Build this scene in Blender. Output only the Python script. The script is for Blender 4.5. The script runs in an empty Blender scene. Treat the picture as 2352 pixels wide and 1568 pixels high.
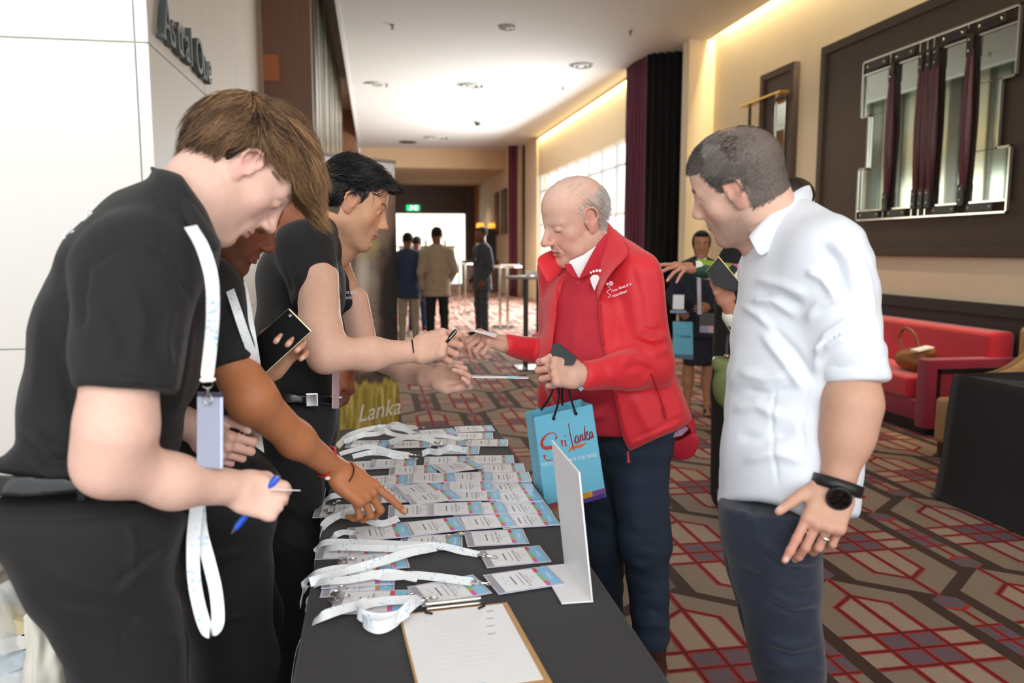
import bpy, bmesh, math, random
import numpy as np
from mathutils import Vector, Matrix
C = bpy.context.scene.collection
PI = math.pi
R = math.radians
random.seed(7)
rng = np.random.default_rng(7)

# ---------------------------------------------------------------- camera, sky, lights, exposure
FPX, CX, CY, PITCH, YAW, CAMH = 1829.0, 1176.0, 784.0, R(6.67), R(9.74), 1.45
cam_data = bpy.data.cameras.new('camera')
cam = bpy.data.objects.new('camera', cam_data)
C.objects.link(cam)
cam.location = (0, 0, CAMH)
cam.rotation_euler = (PI/2 - PITCH, 0, -YAW)
cam_data.sensor_width = 36.0
cam_data.lens = 36.0*FPX/2352.0
cam_data.clip_start = 0.05
cam_data.clip_end = 200
cam_data.dof.use_dof = True
cam_data.dof.focus_distance = 2.2
cam_data.dof.aperture_fstop = 3.2
scene = bpy.context.scene
scene.camera = cam
scene.view_settings.view_transform = 'Standard'
scene.view_settings.look = 'None'
scene.view_settings.exposure = 0.3
scene.view_settings.gamma = 1.0
scene.view_settings.use_curve_mapping = False
world = bpy.data.worlds.new('world')
scene.world = world
world.use_nodes = True
bgn = world.node_tree.nodes['Background']
bgn.inputs[0].default_value = (0.93, 0.97, 1.0, 1)
bgn.inputs[1].default_value = 1.9

def area_light(name, loc, target, sx, sy, power, color=(1, 1, 1)):
    l = bpy.data.lights.new(name, 'AREA')
    l.shape = 'RECTANGLE'
    l.size, l.size_y, l.energy, l.color = sx, sy, power, color
    o = bpy.data.objects.new(name, l)
    C.objects.link(o)
    o.location = loc
    o.rotation_euler = (Vector(target)-Vector(loc)).to_track_quat('-Z', 'Y').to_euler()
    return o
area_light('flash_bounce_light', (0.3, -1.4, 2.9), (0.5, 2.6, 1.0), 1.6, 1.2, 34, (1, 0.985, 0.97))
area_light('pier_fill_light', (-2.3, 1.9, 3.4), (-2.0, 5.0, 1.6), 1.5, 1.0, 36, (1, 0.99, 0.96))  # added fill aimed at the white pier, no fixture hangs there
area_light('window_daylight', (4.35, 17.3, 2.1), (0, 17.0, 1.4), 8.0, 2.4, 850, (0.93, 0.97, 1))
sp = bpy.data.lights.new('flash_head', 'SPOT'); sp.energy = 260; sp.spot_size = R(110); sp.spot_blend = 1.0; sp.shadow_soft_size = 0.15
so_ = bpy.data.objects.new('flash_head', sp); C.objects.link(so_); so_.location = (0.0, -0.25, 1.75); so_.rotation_euler = (PI-R(38), 0, 0)

# ---------------------------------------------------------------- measuring helpers
def ray(px, py):
    r = (px-CX)/FPX
    u = (CY-py)/FPX
    F = math.cos(PITCH)+u*math.sin(PITCH)
    Z = -math.sin(PITCH)+u*math.cos(PITCH)
    return np.array((F*math.sin(YAW)+r*math.cos(YAW), F*math.cos(YAW)-r*math.sin(YAW), Z))
def D(px, py, d):
    return ray(px, py)*d+np.array((0, 0, CAMH))
def Zp(px, py, z):
    a = ray(px, py)
    return a*((z-CAMH)/a[2])+np.array((0, 0, CAMH))
def Xp(px, py, X):
    a = ray(px, py)
    return a*(X/a[0])+np.array((0, 0, CAMH))
def proj(P):
    P = np.asarray(P, float)
    x, y, z = P[..., 0], P[..., 1], P[..., 2]-CAMH
    F = x*math.sin(YAW)+y*math.cos(YAW)
    r = x*math.cos(YAW)-y*math.sin(YAW)
    d = F*math.cos(PITCH)-z*math.sin(PITCH)
    u = F*math.sin(PITCH)+z*math.cos(PITCH)
    return CX+FPX*r/d, CY-FPX*u/d, d
VIEW_R = np.array((math.cos(YAW), -math.sin(YAW), 0.0))   # image right as a direction in the room
VIEW_F = np.array((math.sin(YAW), math.cos(YAW), 0.0))
def unit(v):
    v = np.asarray(v, float)
    return v/np.linalg.norm(v)

# ---------------------------------------------------------------- materials
def lin(c):
    c = c/255.0
    return c/12.92 if c <= 0.04045 else ((c+0.055)/1.055)**2.4
def rgb(h):
    if isinstance(h, str):
        return tuple(lin(int(h[i:i+2], 16)) for i in (0, 2, 4))
    return tuple(h)
MATS = {}
def mat(name, col, rough=0.6, metal=0.0, noise=0.0, nscale=20.0, bump=0.0, bscale=60.0, emit=None, es=1.0,
        sheen=0.0, coat=0.0, trans=0.0, alpha=1.0, attr=False, sss=0.0, stretch=(1, 1, 1), spec=0.5, double=False):
    if name in MATS:
        return MATS[name]
    m = bpy.data.materials.new(name)
    m.use_nodes = True
    nt = m.node_tree
    b = nt.nodes['Principled BSDF']
    c = rgb(col)+(1,)
    b.inputs['Base Color'].default_value = c
    b.inputs['Roughness'].default_value = rough
    b.inputs['Metallic'].default_value = metal
    b.inputs['Specular IOR Level'].default_value = spec
    if sheen: b.inputs['Sheen Weight'].default_value = sheen
    if coat: b.inputs['Coat Weight'].default_value = coat
    if trans: b.inputs['Transmission Weight'].default_value = trans
    if alpha < 1: b.inputs['Alpha'].default_value = alpha
    if sss:
        b.inputs['Subsurface Weight'].default_value = sss
        b.inputs['Subsurface Radius'].default_value = (0.012, 0.004, 0.002)
        b.inputs['Subsurface Scale'].default_value = 1.0
    if emit is not None:
        b.inputs['Emission Color'].default_value = rgb(emit)+(1,)
        b.inputs['Emission Strength'].default_value = es
    src = None
    if attr:
        a = nt.nodes.new('ShaderNodeAttribute')
        a.attribute_name = 'Col'
        src = a.outputs['Color']
    tc = nt.nodes.new('ShaderNodeTexCoord')
    mp = nt.nodes.new('ShaderNodeMapping')
    mp.inputs['Scale'].default_value = stretch
    nt.links.new(tc.outputs['Object'], mp.inputs['Vector'])
    if noise or attr:
        mx = nt.nodes.new('ShaderNodeMix')
        mx.data_type = 'RGBA'
        mx.blend_type = 'MULTIPLY'
        mx.inputs[0].default_value = 1.0
        if src is not None:
            nt.links.new(src, mx.inputs[6])
        else:
            mx.inputs[6].default_value = c
        tn = nt.nodes.new('ShaderNodeTexNoise')
        tn.inputs['Scale'].default_value = nscale
        tn.inputs['Detail'].default_value = 4
        nt.links.new(mp.outputs[0], tn.inputs['Vector'])
        mr = nt.nodes.new('ShaderNodeMapRange')
        mr.inputs[1].default_value = 0.25
        mr.inputs[2].default_value = 0.75
        mr.inputs[3].default_value = 1.0-noise
        mr.inputs[4].default_value = 1.0+noise*0.35
        nt.links.new(tn.outputs['Fac'], mr.inputs[0])
        nt.links.new(mr.outputs[0], mx.inputs[7])
        nt.links.new(mx.outputs[2], b.inputs['Base Color'])
    if bump:
        tb = nt.nodes.new('ShaderNodeTexNoise')
        tb.inputs['Scale'].default_value = bscale
        tb.inputs['Detail'].default_value = 5
        nt.links.new(mp.outputs[0], tb.inputs['Vector'])
        bp = nt.nodes.new('ShaderNodeBump')
        bp.inputs['Strength'].default_value = 1.0
        bp.inputs['Distance'].default_value = bump
        nt.links.new(tb.outputs['Fac'], bp.inputs['Height'])
        nt.links.new(bp.outputs[0], b.inputs['Normal'])
    MATS[name] = m
    return m

# ---------------------------------------------------------------- object helpers
def link(o, parent=None):
    C.objects.link(o)
    if parent is not None:
        o.parent = parent
    return o
def tag(o, label=None, cat=None, group=None, kind=None):
    if label: o['label'] = label
    if cat: o['category'] = cat
    if group: o['group'] = group
    if kind: o['kind'] = kind
    return o
def thing(name, label, cat, loc=(0, 0, 0), group=None):
    o = bpy.data.objects.new(name, None)
    o.empty_display_size = 0.05
    link(o)
    o.location = tuple(float(v) for v in loc)
    return tag(o, label, cat, group)
def put(name, me, m, parent=None):
    """one mesh object; mesh data is in room coordinates, moved to its parent's frame"""
    if m is not None and len(me.materials) == 0:
        for mm in (m if isinstance(m, (list, tuple)) else [m]):
            me.materials.append(mm)
    o = bpy.data.objects.new(name, me)
    link(o)
    if parent is not None:
        o.parent = parent
        w = Vector(parent.location) if parent.parent is None else Vector((0, 0, 0))
        o.matrix_parent_inverse = Matrix.Translation(-w)
    return o
def pymesh(name, v, f, smooth=False, mi=None):
    me = bpy.data.meshes.new(name)
    me.from_pydata([tuple(map(float, a)) for a in v], [], [tuple(a) for a in f])
    if mi is not None:
        me.polygons.foreach_set('material_index', mi)
    if smooth:
        me.polygons.foreach_set('use_smooth', [True]*len(me.polygons))
    me.update()
    return me
def npmesh(name, V, Q, smooth=True, col=None):
    me = bpy.data.meshes.new(name)
    V = np.ascontiguousarray(V, np.float32)
    Q = np.ascontiguousarray(Q, np.int32)
    me.vertices.add(len(V))
    me.vertices.foreach_set('co', V.ravel())
    n = Q.shape[1]
    me.loops.add(Q.size)
    me.loops.foreach_set('vertex_index', Q.ravel())
    me.polygons.add(len(Q))
    me.polygons.foreach_set('loop_start', np.arange(0, Q.size, n, dtype=np.int32))
    me.polygons.foreach_set('loop_total', np.full(len(Q), n, np.int32))
    if smooth:
        me.polygons.foreach_set('use_smooth', np.ones(len(Q), bool))
    me.update(calc_edges=True)
    me.validate()
    if col is not None:
        at = me.color_attributes.new('Col', 'FLOAT_COLOR', 'POINT')
        c4 = np.ones((len(V), 4), np.float32)
        c4[:, :3] = col
        at.data.foreach_set('color', c4.ravel())
    return me
class MB:
    """collects simple solids into one mesh"""
    def __init__(s): s.v = []; s.f = []; s.mi = []
    def add(s, v, f, mi=0):
        n = len(s.v)
        s.v += [tuple(map(float, a)) for a in v]
        s.f += [tuple(i+n for i in a) for a in f]
        s.mi += [mi]*len(f)
        return s
    def box(s, lo, hi, mi=0):
        x0, y0, z0 = lo; x1, y1, z1 = hi
        return s.add([(x0,y0,z0),(x1,y0,z0),(x1,y1,z0),(x0,y1,z0),(x0,y0,z1),(x1,y0,z1),(x1,y1,z1),(x0,y1,z1)],
                     [(3,2,1,0),(4,5,6,7),(0,1,5,4),(1,2,6,5),(2,3,7,6),(3,0,4,7)], mi)
    def obox(s, c, ax, ay, az, mi=0):
        """box from its centre and three half-axis vectors"""
        c, ax, ay, az = map(np.asarray, (c, ax, ay, az))
        if np.dot(np.cross(ax, ay), az) < 0: az = -az
        v = [c+i*ax+j*ay+k*az for k in (-1, 1) for (i, j) in ((-1,-1),(1,-1),(1,1),(-1,1))]
        return s.add(v, [(3,2,1,0),(4,5,6,7),(0,1,5,4),(1,2,6,5),(2,3,7,6),(3,0,4,7)], mi)
    def tube(s, pts, r, n=8, caps=True, mi=0):
        pts = [np.asarray(p, float) for p in pts]
        rs = r if isinstance(r, (list, tuple, np.ndarray)) else [r]*len(pts)
        ref = None
        rings = []
        for i, p in enumerate(pts):
            t = unit(pts[min(i+1, len(pts)-1)]-pts[max(i-1, 0)])
            if ref is None:
                ref = np.array((0, 0, 1.0)) if abs(t[2]) < 0.9 else np.array((1.0, 0, 0))
            a = unit(np.cross(t, ref)); b = np.cross(a, t); ref = b if abs(np.dot(b, t)) < 0.9 else ref
            rings.append([p+rs[i]*(math.cos(2*PI*k/n)*a+math.sin(2*PI*k/n)*b) for k in range(n)])
        v = [q for rg in rings for q in rg]
        f = [(i*n+k, i*n+(k+1) % n, (i+1)*n+(k+1) % n, (i+1)*n+k) for i in range(len(pts)-1) for k in range(n)]
        if caps:
            f += [tuple(range(n))[::-1], tuple((len(pts)-1)*n+k for k in range(n))]
        return s.add(v, f, mi)
    def ribbon(s, pts, wdir, w, th=0.0008, mi=0):
        """flat band along pts, wdir one or a list of width directions"""
        pts = [np.asarray(p, float) for p in pts]
        n = len(pts)
        wd = wdir if isinstance(wdir, list) else [wdir]*n
        v = []
        for i, p in enumerate(pts):
            t = unit(pts[min(i+1, n-1)]-pts[max(i-1, 0)])
            a = unit(wd[i]-np.dot(wd[i], t)*t)
            nn = np.cross(t, a)
            v += [p-a*w/2-nn*th/2, p+a*w/2-nn*th/2, p+a*w/2+nn*th/2, p-a*w/2+nn*th/2]
        f = []
        for i in range(n-1):
            o = 4*i
            for k in range(4):
                f.append((o+k, o+(k+1) % 4, o+4+(k+1) % 4, o+4+k))
        f += [(3, 2, 1, 0), tuple(4*(n-1)+k for k in range(4))]
        return s.add(v, f, mi)
    def prism(s, poly, lift, mi=0):
        """closed outline poly (3-D points) thickened by vector lift"""
        n = len(poly)
        v = [np.asarray(p, float) for p in poly]
        v = v+[p+np.asarray(lift, float) for p in v]
        f = [tuple(range(n))[::-1], tuple(n+i for i in range(n))]+[(i, (i+1) % n, n+(i+1) % n, n+i) for i in range(n)]
        return s.add(v, f, mi)
    def lathe(s, c, prof, n=24, axis=(0, 0, 1), mi=0):
        axis = unit(axis)
        a = unit(np.cross(axis, (1, 0, 0) if abs(axis[0]) < 0.9 else (0, 1, 0)))
        b = np.cross(axis, a)
        c = np.asarray(c, float)
        v = [c+axis*z+r*(math.cos(2*PI*k/n)*a+math.sin(2*PI*k/n)*b) for r, z in prof for k in range(n)]
        f = [(i*n+k, i*n+(k+1) % n, (i+1)*n+(k+1) % n, (i+1)*n+k) for i in range(len(prof)-1) for k in range(n)]
        f += [tuple(range(n))[::-1], tuple((len(prof)-1)*n+k for k in range(n))]
        return s.add(v, f, mi)
    def mesh(s, name, smooth=False, bevel=0, seg=2):
        me = pymesh(name, s.v, s.f, False, s.mi)
        bm = bmesh.new()
        bm.from_mesh(me)
        bmesh.ops.recalc_face_normals(bm, faces=bm.faces)
        if bevel:
            ed = [e for e in bm.edges if len(e.link_faces) == 2 and e.calc_face_angle(0) > 0.6]
            bmesh.ops.bevel(bm, geom=ed, offset=bevel, segments=seg, affect='EDGES', profile=0.6, clamp_overlap=True)
        bm.to_mesh(me)
        bm.free()
        if smooth:
            me.polygons.foreach_set('use_smooth', [True]*len(me.polygons))
            try: me.set_sharp_from_angle(angle=R(42))
            except Exception: pass
        return me
    def build(s, name, m, parent=None, smooth=False, bevel=0, seg=2):
        return put(name, s.mesh(name, smooth, bevel, seg), m, parent)
def boxo(name, lo, hi, m, parent=None, bevel=0, smooth=False):
    return MB().box(lo, hi).build(name, m, parent, smooth, bevel)
def struct(name, mb, m, smooth=False, bevel=0):
    return tag(mb.build(name, m, None, smooth, bevel), kind='structure')
def text_mesh(txt, size, ext=0.0, align='CENTER', shear=0.0, font=None, spacing=1.0):
    cu = bpy.data.curves.new('t', 'FONT')
    cu.body = txt
    cu.size = size
    cu.extrude = ext
    cu.align_x = align
    cu.align_y = 'CENTER'
    cu.shear = shear
    cu.space_character = spacing
    cu.resolution_u = 3
    o = bpy.data.objects.new('t', cu)
    C.objects.link(o)
    dg = bpy.context.evaluated_depsgraph_get()
    me = bpy.data.meshes.new_from_object(o.evaluated_get(dg))
    bpy.data.objects.remove(o)
    v = np.empty(len(me.vertices)*3)
    me.vertices.foreach_get('co', v)
    v = v.reshape(-1, 3)
    f = [tuple(p.vertices) for p in me.polygons]
    bpy.data.meshes.remove(me)
    return v, f
def text_on(name, txt, size, origin, ux, uy, m, parent=None, ext=0.0, **kw):
    """lettering whose x runs along ux and y along uy"""
    v, f = text_mesh(txt, size, ext, **kw)
    ux, uy = unit(ux), unit(uy)
    uz = np.cross(ux, uy)
    o = np.asarray(origin, float)
    P = o+v[:, :1]*ux+v[:, 1:2]*uy+v[:, 2:3]*uz
    return put(name, pymesh(name, P, f), m, parent)
def spline(pts, n=8):
    """smooth curve through points (Catmull-Rom)"""
    P = [np.asarray(p, float) for p in pts]
    P = [2*P[0]-P[1]]+P+[2*P[-1]-P[-2]]
    out = []
    for i in range(1, len(P)-2):
        for k in range(n):
            t = k/n
            out.append(0.5*((2*P[i])+(P[i+1]-P[i-1])*t+(2*P[i-1]-5*P[i]+4*P[i+1]-P[i+2])*t*t+(-P[i-1]+3*P[i]-3*P[i+1]+P[i+2])*t**3))
    out.append(P[-2])
    return out

# ---------------------------------------------------------------- sculpting with distance fields
class Sdf:
    def __init__(s, lo, hi, h):
        s.lo = np.asarray(lo, float); s.h = h
        s.n = np.ceil((np.asarray(hi, float)-s.lo)/h).astype(int)+1
        s.F = np.full(s.n, 1.0, np.float32)
    def blk(s, lo, hi):
        a = np.clip(np.floor((lo-s.lo)/s.h).astype(int), 0, s.n-1)
        b = np.clip(np.ceil((hi-s.lo)/s.h).astype(int)+1, 1, s.n)
        sl = tuple(slice(int(i), int(max(j, i+1))) for i, j in zip(a, b))
        g = [(s.lo[k]+s.h*np.arange(sl[k].start, sl[k].stop)).astype(np.float32) for k in range(3)]
        return sl, g[0][:, None, None], g[1][None, :, None], g[2][None, None, :]
    def apply(s, sl, d, k, mode):
        F = s.F[sl]
        if mode == 'add':
            if k > 0:
                hh = np.maximum(k-np.abs(F-d), 0)/k
                s.F[sl] = np.minimum(F, d)-hh*hh*k*0.25
            else:
                s.F[sl] = np.minimum(F, d)
        else:
            d = -d
            if k > 0:
                hh = np.maximum(k-np.abs(F-d), 0)/k
                s.F[sl] = np.maximum(F, d)+hh*hh*k*0.25
            else:
                s.F[sl] = np.maximum(F, d)
    def cap(s, a, b, ra, rb, k=0.02, u=None, q=1.0, qb=None, mode='add', plane=None):
        a = np.asarray(a, float); b = np.asarray(b, float)
        m = max(ra, rb)*max(q, qb or q, 1.0)+k+3*s.h
        sl, X, Y, Z = s.blk(np.minimum(a, b)-m, np.maximum(a, b)+m)
        ab = b-a
        L = max(float(ab @ ab), 1e-12)
        x, y, z = X-a[0], Y-a[1], Z-a[2]
        t = np.clip((x*ab[0]+y*ab[1]+z*ab[2])/L, 0, 1)
        x = x-t*ab[0]; y = y-t*ab[1]; z = z-t*ab[2]
        l2 = x*x+y*y+z*z
        if u is not None:
            u = unit(u)
            c = x*u[0]+y*u[1]+z*u[2]
            qq = q if qb is None else q+(qb-q)*t
            l2 = l2-c*c+(c/qq)**2
            d = (np.sqrt(np.maximum(l2, 0))-(ra+(rb-ra)*t))*min(1.0, q, qb or q)
        else:
            d = np.sqrt(l2)-(ra+(rb-ra)*t)
        if plane is not None:
            c, n = np.asarray(plane[0], float), unit(plane[1])
            d = np.maximum(d, (X-c[0])*n[0]+(Y-c[1])*n[1]+(Z-c[2])*n[2])
        s.apply(sl, d, k, mode)
        return s
    def chain(s, pts, rs, k=0.01, **kw):
        for i in range(len(pts)-1):
            s.cap(pts[i], pts[i+1], rs[i], rs[i+1], k if i == 0 else min(k, 0.01) if kw.get('tight') else k,
                  **{a: b for a, b in kw.items() if a != 'tight'})
        return s
    def ell(s, c, r, M=None, k=0.02, mode='add'):
        c = np.asarray(c, float); r = np.asarray(r, float)
        m = r.max()+k+3*s.h
        sl, X, Y, Z = s.blk(c-m, c+m)
        x, y, z = X-c[0], Y-c[1], Z-c[2]
        if M is None: M = np.eye(3)
        p = [x*M[i][0]+y*M[i][1]+z*M[i][2] for i in range(3)]
        k0 = np.sqrt((p[0]/r[0])**2+(p[1]/r[1])**2+(p[2]/r[2])**2)
        k1 = np.sqrt((p[0]/r[0]**2)**2+(p[1]/r[1]**2)**2+(p[2]/r[2]**2)**2)+1e-6
        s.apply(sl, k0*(k0-1)/k1, k, mode)
        return s
    def box(s, c, hf, M, rd=0.005, k=0.005, mode='add'):
        c = np.asarray(c, float); hf = np.asarray(hf, float)
        m = np.linalg.norm(hf)+rd+k+3*s.h
        sl, X, Y, Z = s.blk(c-m, c+m)
        x, y, z = X-c[0], Y-c[1], Z-c[2]
        q = [np.abs(x*M[i][0]+y*M[i][1]+z*M[i][2])-hf[i]+rd for i in range(3)]
        o = np.sqrt(sum(np.maximum(a, 0)**2 for a in q))+np.minimum(np.maximum(np.maximum(q[0], q[1]), q[2]), 0)-rd
        s.apply(sl, o, k, mode)
        return s
    def cut(s, c, n, lo=None, hi=None, k=0.0):
        """remove what lies beyond the plane through c with outward normal n (inside lo..hi)"""
        n = unit(n)
        c = np.asarray(c, float)
        lo = s.lo if lo is None else np.asarray(lo, float)
        hi = s.lo+s.h*s.n if hi is None else np.asarray(hi, float)
        sl, X, Y, Z = s.blk(lo, hi)
        d = (X-c[0])*n[0]+(Y-c[1])*n[1]+(Z-c[2])*n[2]
        F = s.F[sl]
        if k:
            hh = np.maximum(k-np.abs(F-d), 0)/k
            s.F[sl] = np.maximum(F, d)+hh*hh*k*0.25
        else:
            s.F[sl] = np.maximum(F, d)
        return s
    def mesh(s):
        F = s.F.copy()
        F[0], F[-1] = 1, 1; F[:, 0] = 1; F[:, -1] = 1; F[:, :, 0] = 1; F[:, :, -1] = 1
        I = F < 0
        nx, ny, nz = (np.array(F.shape)-1)
        cnt = np.zeros((nx, ny, nz), np.int8)
        for i in (0, 1):
            for j in (0, 1):
                for k in (0, 1):
                    cnt += I[i:nx+i, j:ny+j, k:nz+k]
        act = (cnt > 0) & (cnt < 8)
        idx = np.argwhere(act)
        vid = np.full(act.shape, -1, np.int32)
        vid[act] = np.arange(len(idx))
        P = np.zeros((len(idx), 3)); W = np.zeros(len(idx))
        cor = [(i, j, k) for i in (0, 1) for j in (0, 1) for k in (0, 1)]
        val = {c: F[idx[:, 0]+c[0], idx[:, 1]+c[1], idx[:, 2]+c[2]] for c in cor}
        for a in cor:
            for ax in range(3):
                if a[ax] == 0:
                    b = list(a); b[ax] = 1; b = tuple(b)
                    fa, fb = val[a], val[b]
                    m = (fa < 0) != (fb < 0)
                    t = fa[m]/(fa[m]-fb[m])
                    q = np.tile(np.array(a, float), (m.sum(), 1))
                    q[:, ax] += t
                    P[m] += q; W[m] += 1
        V = s.lo+s.h*(idx+P/W[:, None])
        Q = []
        for ax in range(3):
            o1, o2 = [(1, 2), (2, 0), (0, 1)][ax]
            sa = [slice(None)]*3; sb = [slice(None)]*3
            sa[ax] = slice(0, -1); sb[ax] = slice(1, None)
            A, B = I[tuple(sa)], I[tuple(sb)]
            e = np.argwhere(A != B)
            e = e[(e[:, o1] > 0) & (e[:, o2] > 0) & (e[:, o1] < F.shape[o1]-1) & (e[:, o2] < F.shape[o2]-1)]
            ins = A[e[:, 0], e[:, 1], e[:, 2]]
            def g(d1, d2):
                q = e.copy(); q[:, o1] -= d1; q[:, o2] -= d2
                return vid[q[:, 0], q[:, 1], q[:, 2]]
            q = np.stack([g(1, 1), g(0, 1), g(0, 0), g(1, 0)], 1)
            q[~ins] = q[~ins][:, ::-1]
            Q.append(q)
        return V, np.concatenate(Q)
def vnormals(V, Q):
    a = V[Q[:, 2]]-V[Q[:, 0]]; b = V[Q[:, 3]]-V[Q[:, 1]]
    fn = np.cross(a, b)
    N = np.zeros_like(V)
    for k in range(4): 
        for c in range(3):
            N[:, c] += np.bincount(Q[:, k], fn[:, c], len(V))
    return N/(np.linalg.norm(N, axis=1, keepdims=True)+1e-12)
def relax(V, Q, it=1, lam=0.5):
    for _ in range(it):
        S = np.zeros_like(V); n = np.zeros(len(V))
        for k in range(4):
            j = (k+1) % 4
            for c in range(3):
                S[:, c] += np.bincount(Q[:, k], V[Q[:, j], c], len(V))+np.bincount(Q[:, j], V[Q[:, k], c], len(V))
            n += np.bincount(Q[:, k], minlength=len(V))+np.bincount(Q[:, j], minlength=len(V))
        V = V+lam*(S/np.maximum(n, 1)[:, None]-V)
    return V
def joinm(parts):
    Vs, Qs, n = [], [], 0
    for V, Q in parts:
        Vs.append(V); Qs.append(Q+n); n += len(V)
    return np.concatenate(Vs), np.concatenate(Qs)
def wave(P, dirs):
    """soft cloth unevenness: sum of warped sines; dirs = [(direction, wavelength, amount, phase)]"""
    o = np.zeros(len(P))
    w = 0.02*np.sin(P[:, 0]*17+P[:, 2]*11)+0.018*np.sin(P[:, 1]*13-P[:, 2]*19+1)
    for d, L, a, ph in dirs:
        s = P @ unit(d)+w
        o += a*np.sin(2*PI*s/L+ph)
    return o
def folds(V, N, lines, d0, dd=0.4):
    """raise (+) or press in (-) cloth along lines seen in the photograph: lines = [(pts, width px, height m)]"""
    px, py, dep = proj(V)
    face = (N @ np.array((-math.sin(YAW), -math.cos(YAW), 0.1)) > 0.0) & (np.abs(dep-d0) < dd)
    disp = np.zeros(len(V))
    for pts, w, hgt in lines:
        best = np.full(len(V), 1e9); tt = np.zeros(len(V))
        n = len(pts)-1
        for i in range(n):
            a = np.array(pts[i], float); b = np.array(pts[i+1], float)
            ab = b-a
            t = np.clip(((px-a[0])*ab[0]+(py-a[1])*ab[1])/(ab @ ab+1e-9), 0, 1)
            d = np.hypot(px-a[0]-t*ab[0], py-a[1]-t*ab[1])
            m = d < best
            best[m] = d[m]; tt[m] = (i+t[m])/n
        disp += hgt*np.exp(-(best/w)**2)*np.clip(np.sin(PI*np.clip(tt, 0.02, 0.98))*1.6, 0, 1)
    return V+N*(disp*face)[:, None]
# ---------------------------------------------------------------- the room
WHITE = mat('white_panel', 'F5F3EE', 0.45)
CREAM = mat('cream_paint', 'E6D6B8', 0.8, noise=0.03, nscale=3)
CEIL = mat('ceiling_paint', 'C6C5BF', 0.9)
DARKWOOD = mat('dark_wood', '4A3022', 0.5, noise=0.25, nscale=6, stretch=(6, 6, 0.4))
WOOD = mat('brown_wood', '7A5338', 0.45, noise=0.2, nscale=5, stretch=(8, 8, 0.4))
BROWNLEATHER = mat('brown_leather_panel', '4B3C31', 0.55, noise=0.12, nscale=30, bump=0.0006, bscale=180)
CHROME = mat('chrome', 'D9D6CC', 0.12, 1.0)
MIRROR = mat('mirror_glass', 'A9AFA6', 0.03, 1.0)
BLACK = mat('black_satin', '141414', 0.5)

# carpet: dark brown ground, long hexagons, red lattice, every shape its own raised pile field
cmats = [mat('carpet_brown', '4A3428', 0.95, noise=0.25, nscale=220, bump=0.002, bscale=900),
         mat('carpet_taupe', '9A8676', 0.95, noise=0.22, nscale=200, bump=0.002, bscale=900),
         mat('carpet_sand', 'B49C89', 0.95, noise=0.2, nscale=200, bump=0.002, bscale=900),
         mat('carpet_lilac', '75606A', 0.95, noise=0.22, nscale=200, bump=0.002, bscale=900),
         mat('carpet_red', 'C42C22', 0.95, noise=0.25, nscale=200, bump=0.002, bscale=900),
         mat('carpet_wine', '5E1C20', 0.95, noise=0.25, nscale=200, bump=0.002, bscale=900)]
DX, DY = 0.372, 1.005
def carpet():
    P = []      # (verts, material, layer)
    def poly(v, m, l): P.append((v, m, l))
    def line(a, b, w, m, l):
        a = np.array(a); b = np.array(b); t = unit(b-a); n = np.array((-t[1], t[0]))*w/2
        a = a-t*w*0.45; b = b+t*w*0.45
        poly([a-n, b-n, b+n, a+n], m, l)
    poly([(0, -.615), (.25, -.415), (.25, .415), (0, .615), (-.25, .415), (-.25, -.415)], 1, 1)
    poly([(0, -.445), (.12, -.354), (.12, .354), (0, .445), (-.12, .354), (-.12, -.354)], 2, 2)
    for s in (-1, 1):
        poly([(s*.12, -.115), (s*.25, -.115), (s*.25, .115), (s*.12, .115)][::s], 2, 2)
    poly([(-.12, -.115), (.12, -.115), (.12, .115), (-.12, .115)], 3, 3)
    L = [((0, -.61), (0, .61))]
    for s in (-1, 1):
        L += [((s*.12, -.354), (s*.12, .354)), ((0, -.445), (s*.12, -.354)), ((0, .445), (s*.12, .354))]
    L += [((-.238, y), (.238, y)) for y in (-.115, 0, .115)]
    for a, b in L:
        line(a, b, .026, 4, 4); line(a, b, .011, 5, 5)
    c = (DX, 0)
    q = lambda v: [(x+c[0], y+c[1]) for x, y in v]
    poly(q([(0, -.392), (.058, -.355), (.058, .355), (0, .392), (-.058, .355), (-.058, -.355)]), 1, 1)
    for s in (-1, 1):
        poly(q([(0, s*.392), (-.058, s*.355), (-.058, s*.285), (0, s*.25), (.058, s*.285), (.058, s*.355)][::s]), 3, 2)
        for k in (-1, 1):
            line((c[0], s*.245), (c[0]+k*.05, s*.278), .018, 4, 4)
    poly(q([(-.058, -.115), (.058, -.115), (.058, .115), (-.058, .115)]), 3, 2)
    for y in (-.115, 0, .115):
        line((c[0]-.05, y), (c[0]+.05, y), .02, 4, 4); line((c[0]-.05, y), (c[0]+.05, y), .008, 5, 5)
    line((c[0], -.245), (c[0], .245), .022, 4, 4); line((c[0], -.245), (c[0], .245), .008, 5, 5)
    v, f, mi = [], [], []
    x0, x1, y0, y1 = -1.15, 5.3, -2.0, 33.0
    v += [(x0, y0, 0), (x1, y0, 0), (x1, y1, 0), (x0, y1, 0)]; f.append((0, 1, 2, 3)); mi.append(0)
    cxs, cys = 1.94, 2.465
    cnt = 0
    for n in range(-9, 10):
        for m in range(-5, 31):
            if (n+m) % 2: continue
            X, Y = cxs+n*DX, cys+m*DY
            if X < x0+.3 or X > x1-.7 or Y < y0+.7 or Y > y1-.7: continue
            for pv, pm, pl in P:
                k = len(v)
                cnt = (cnt+1) % 61
                v += [(a+X, b+Y, 0.0005*pl+cnt*4e-6) for a, b in pv]
                f.append(tuple(range(k, k+len(pv)))); mi.append(pm)
    me = pymesh('floor', v, f, False, mi)
    return me
fl = put('floor', carpet(), cmats)
tag(fl, kind='structure')
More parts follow.
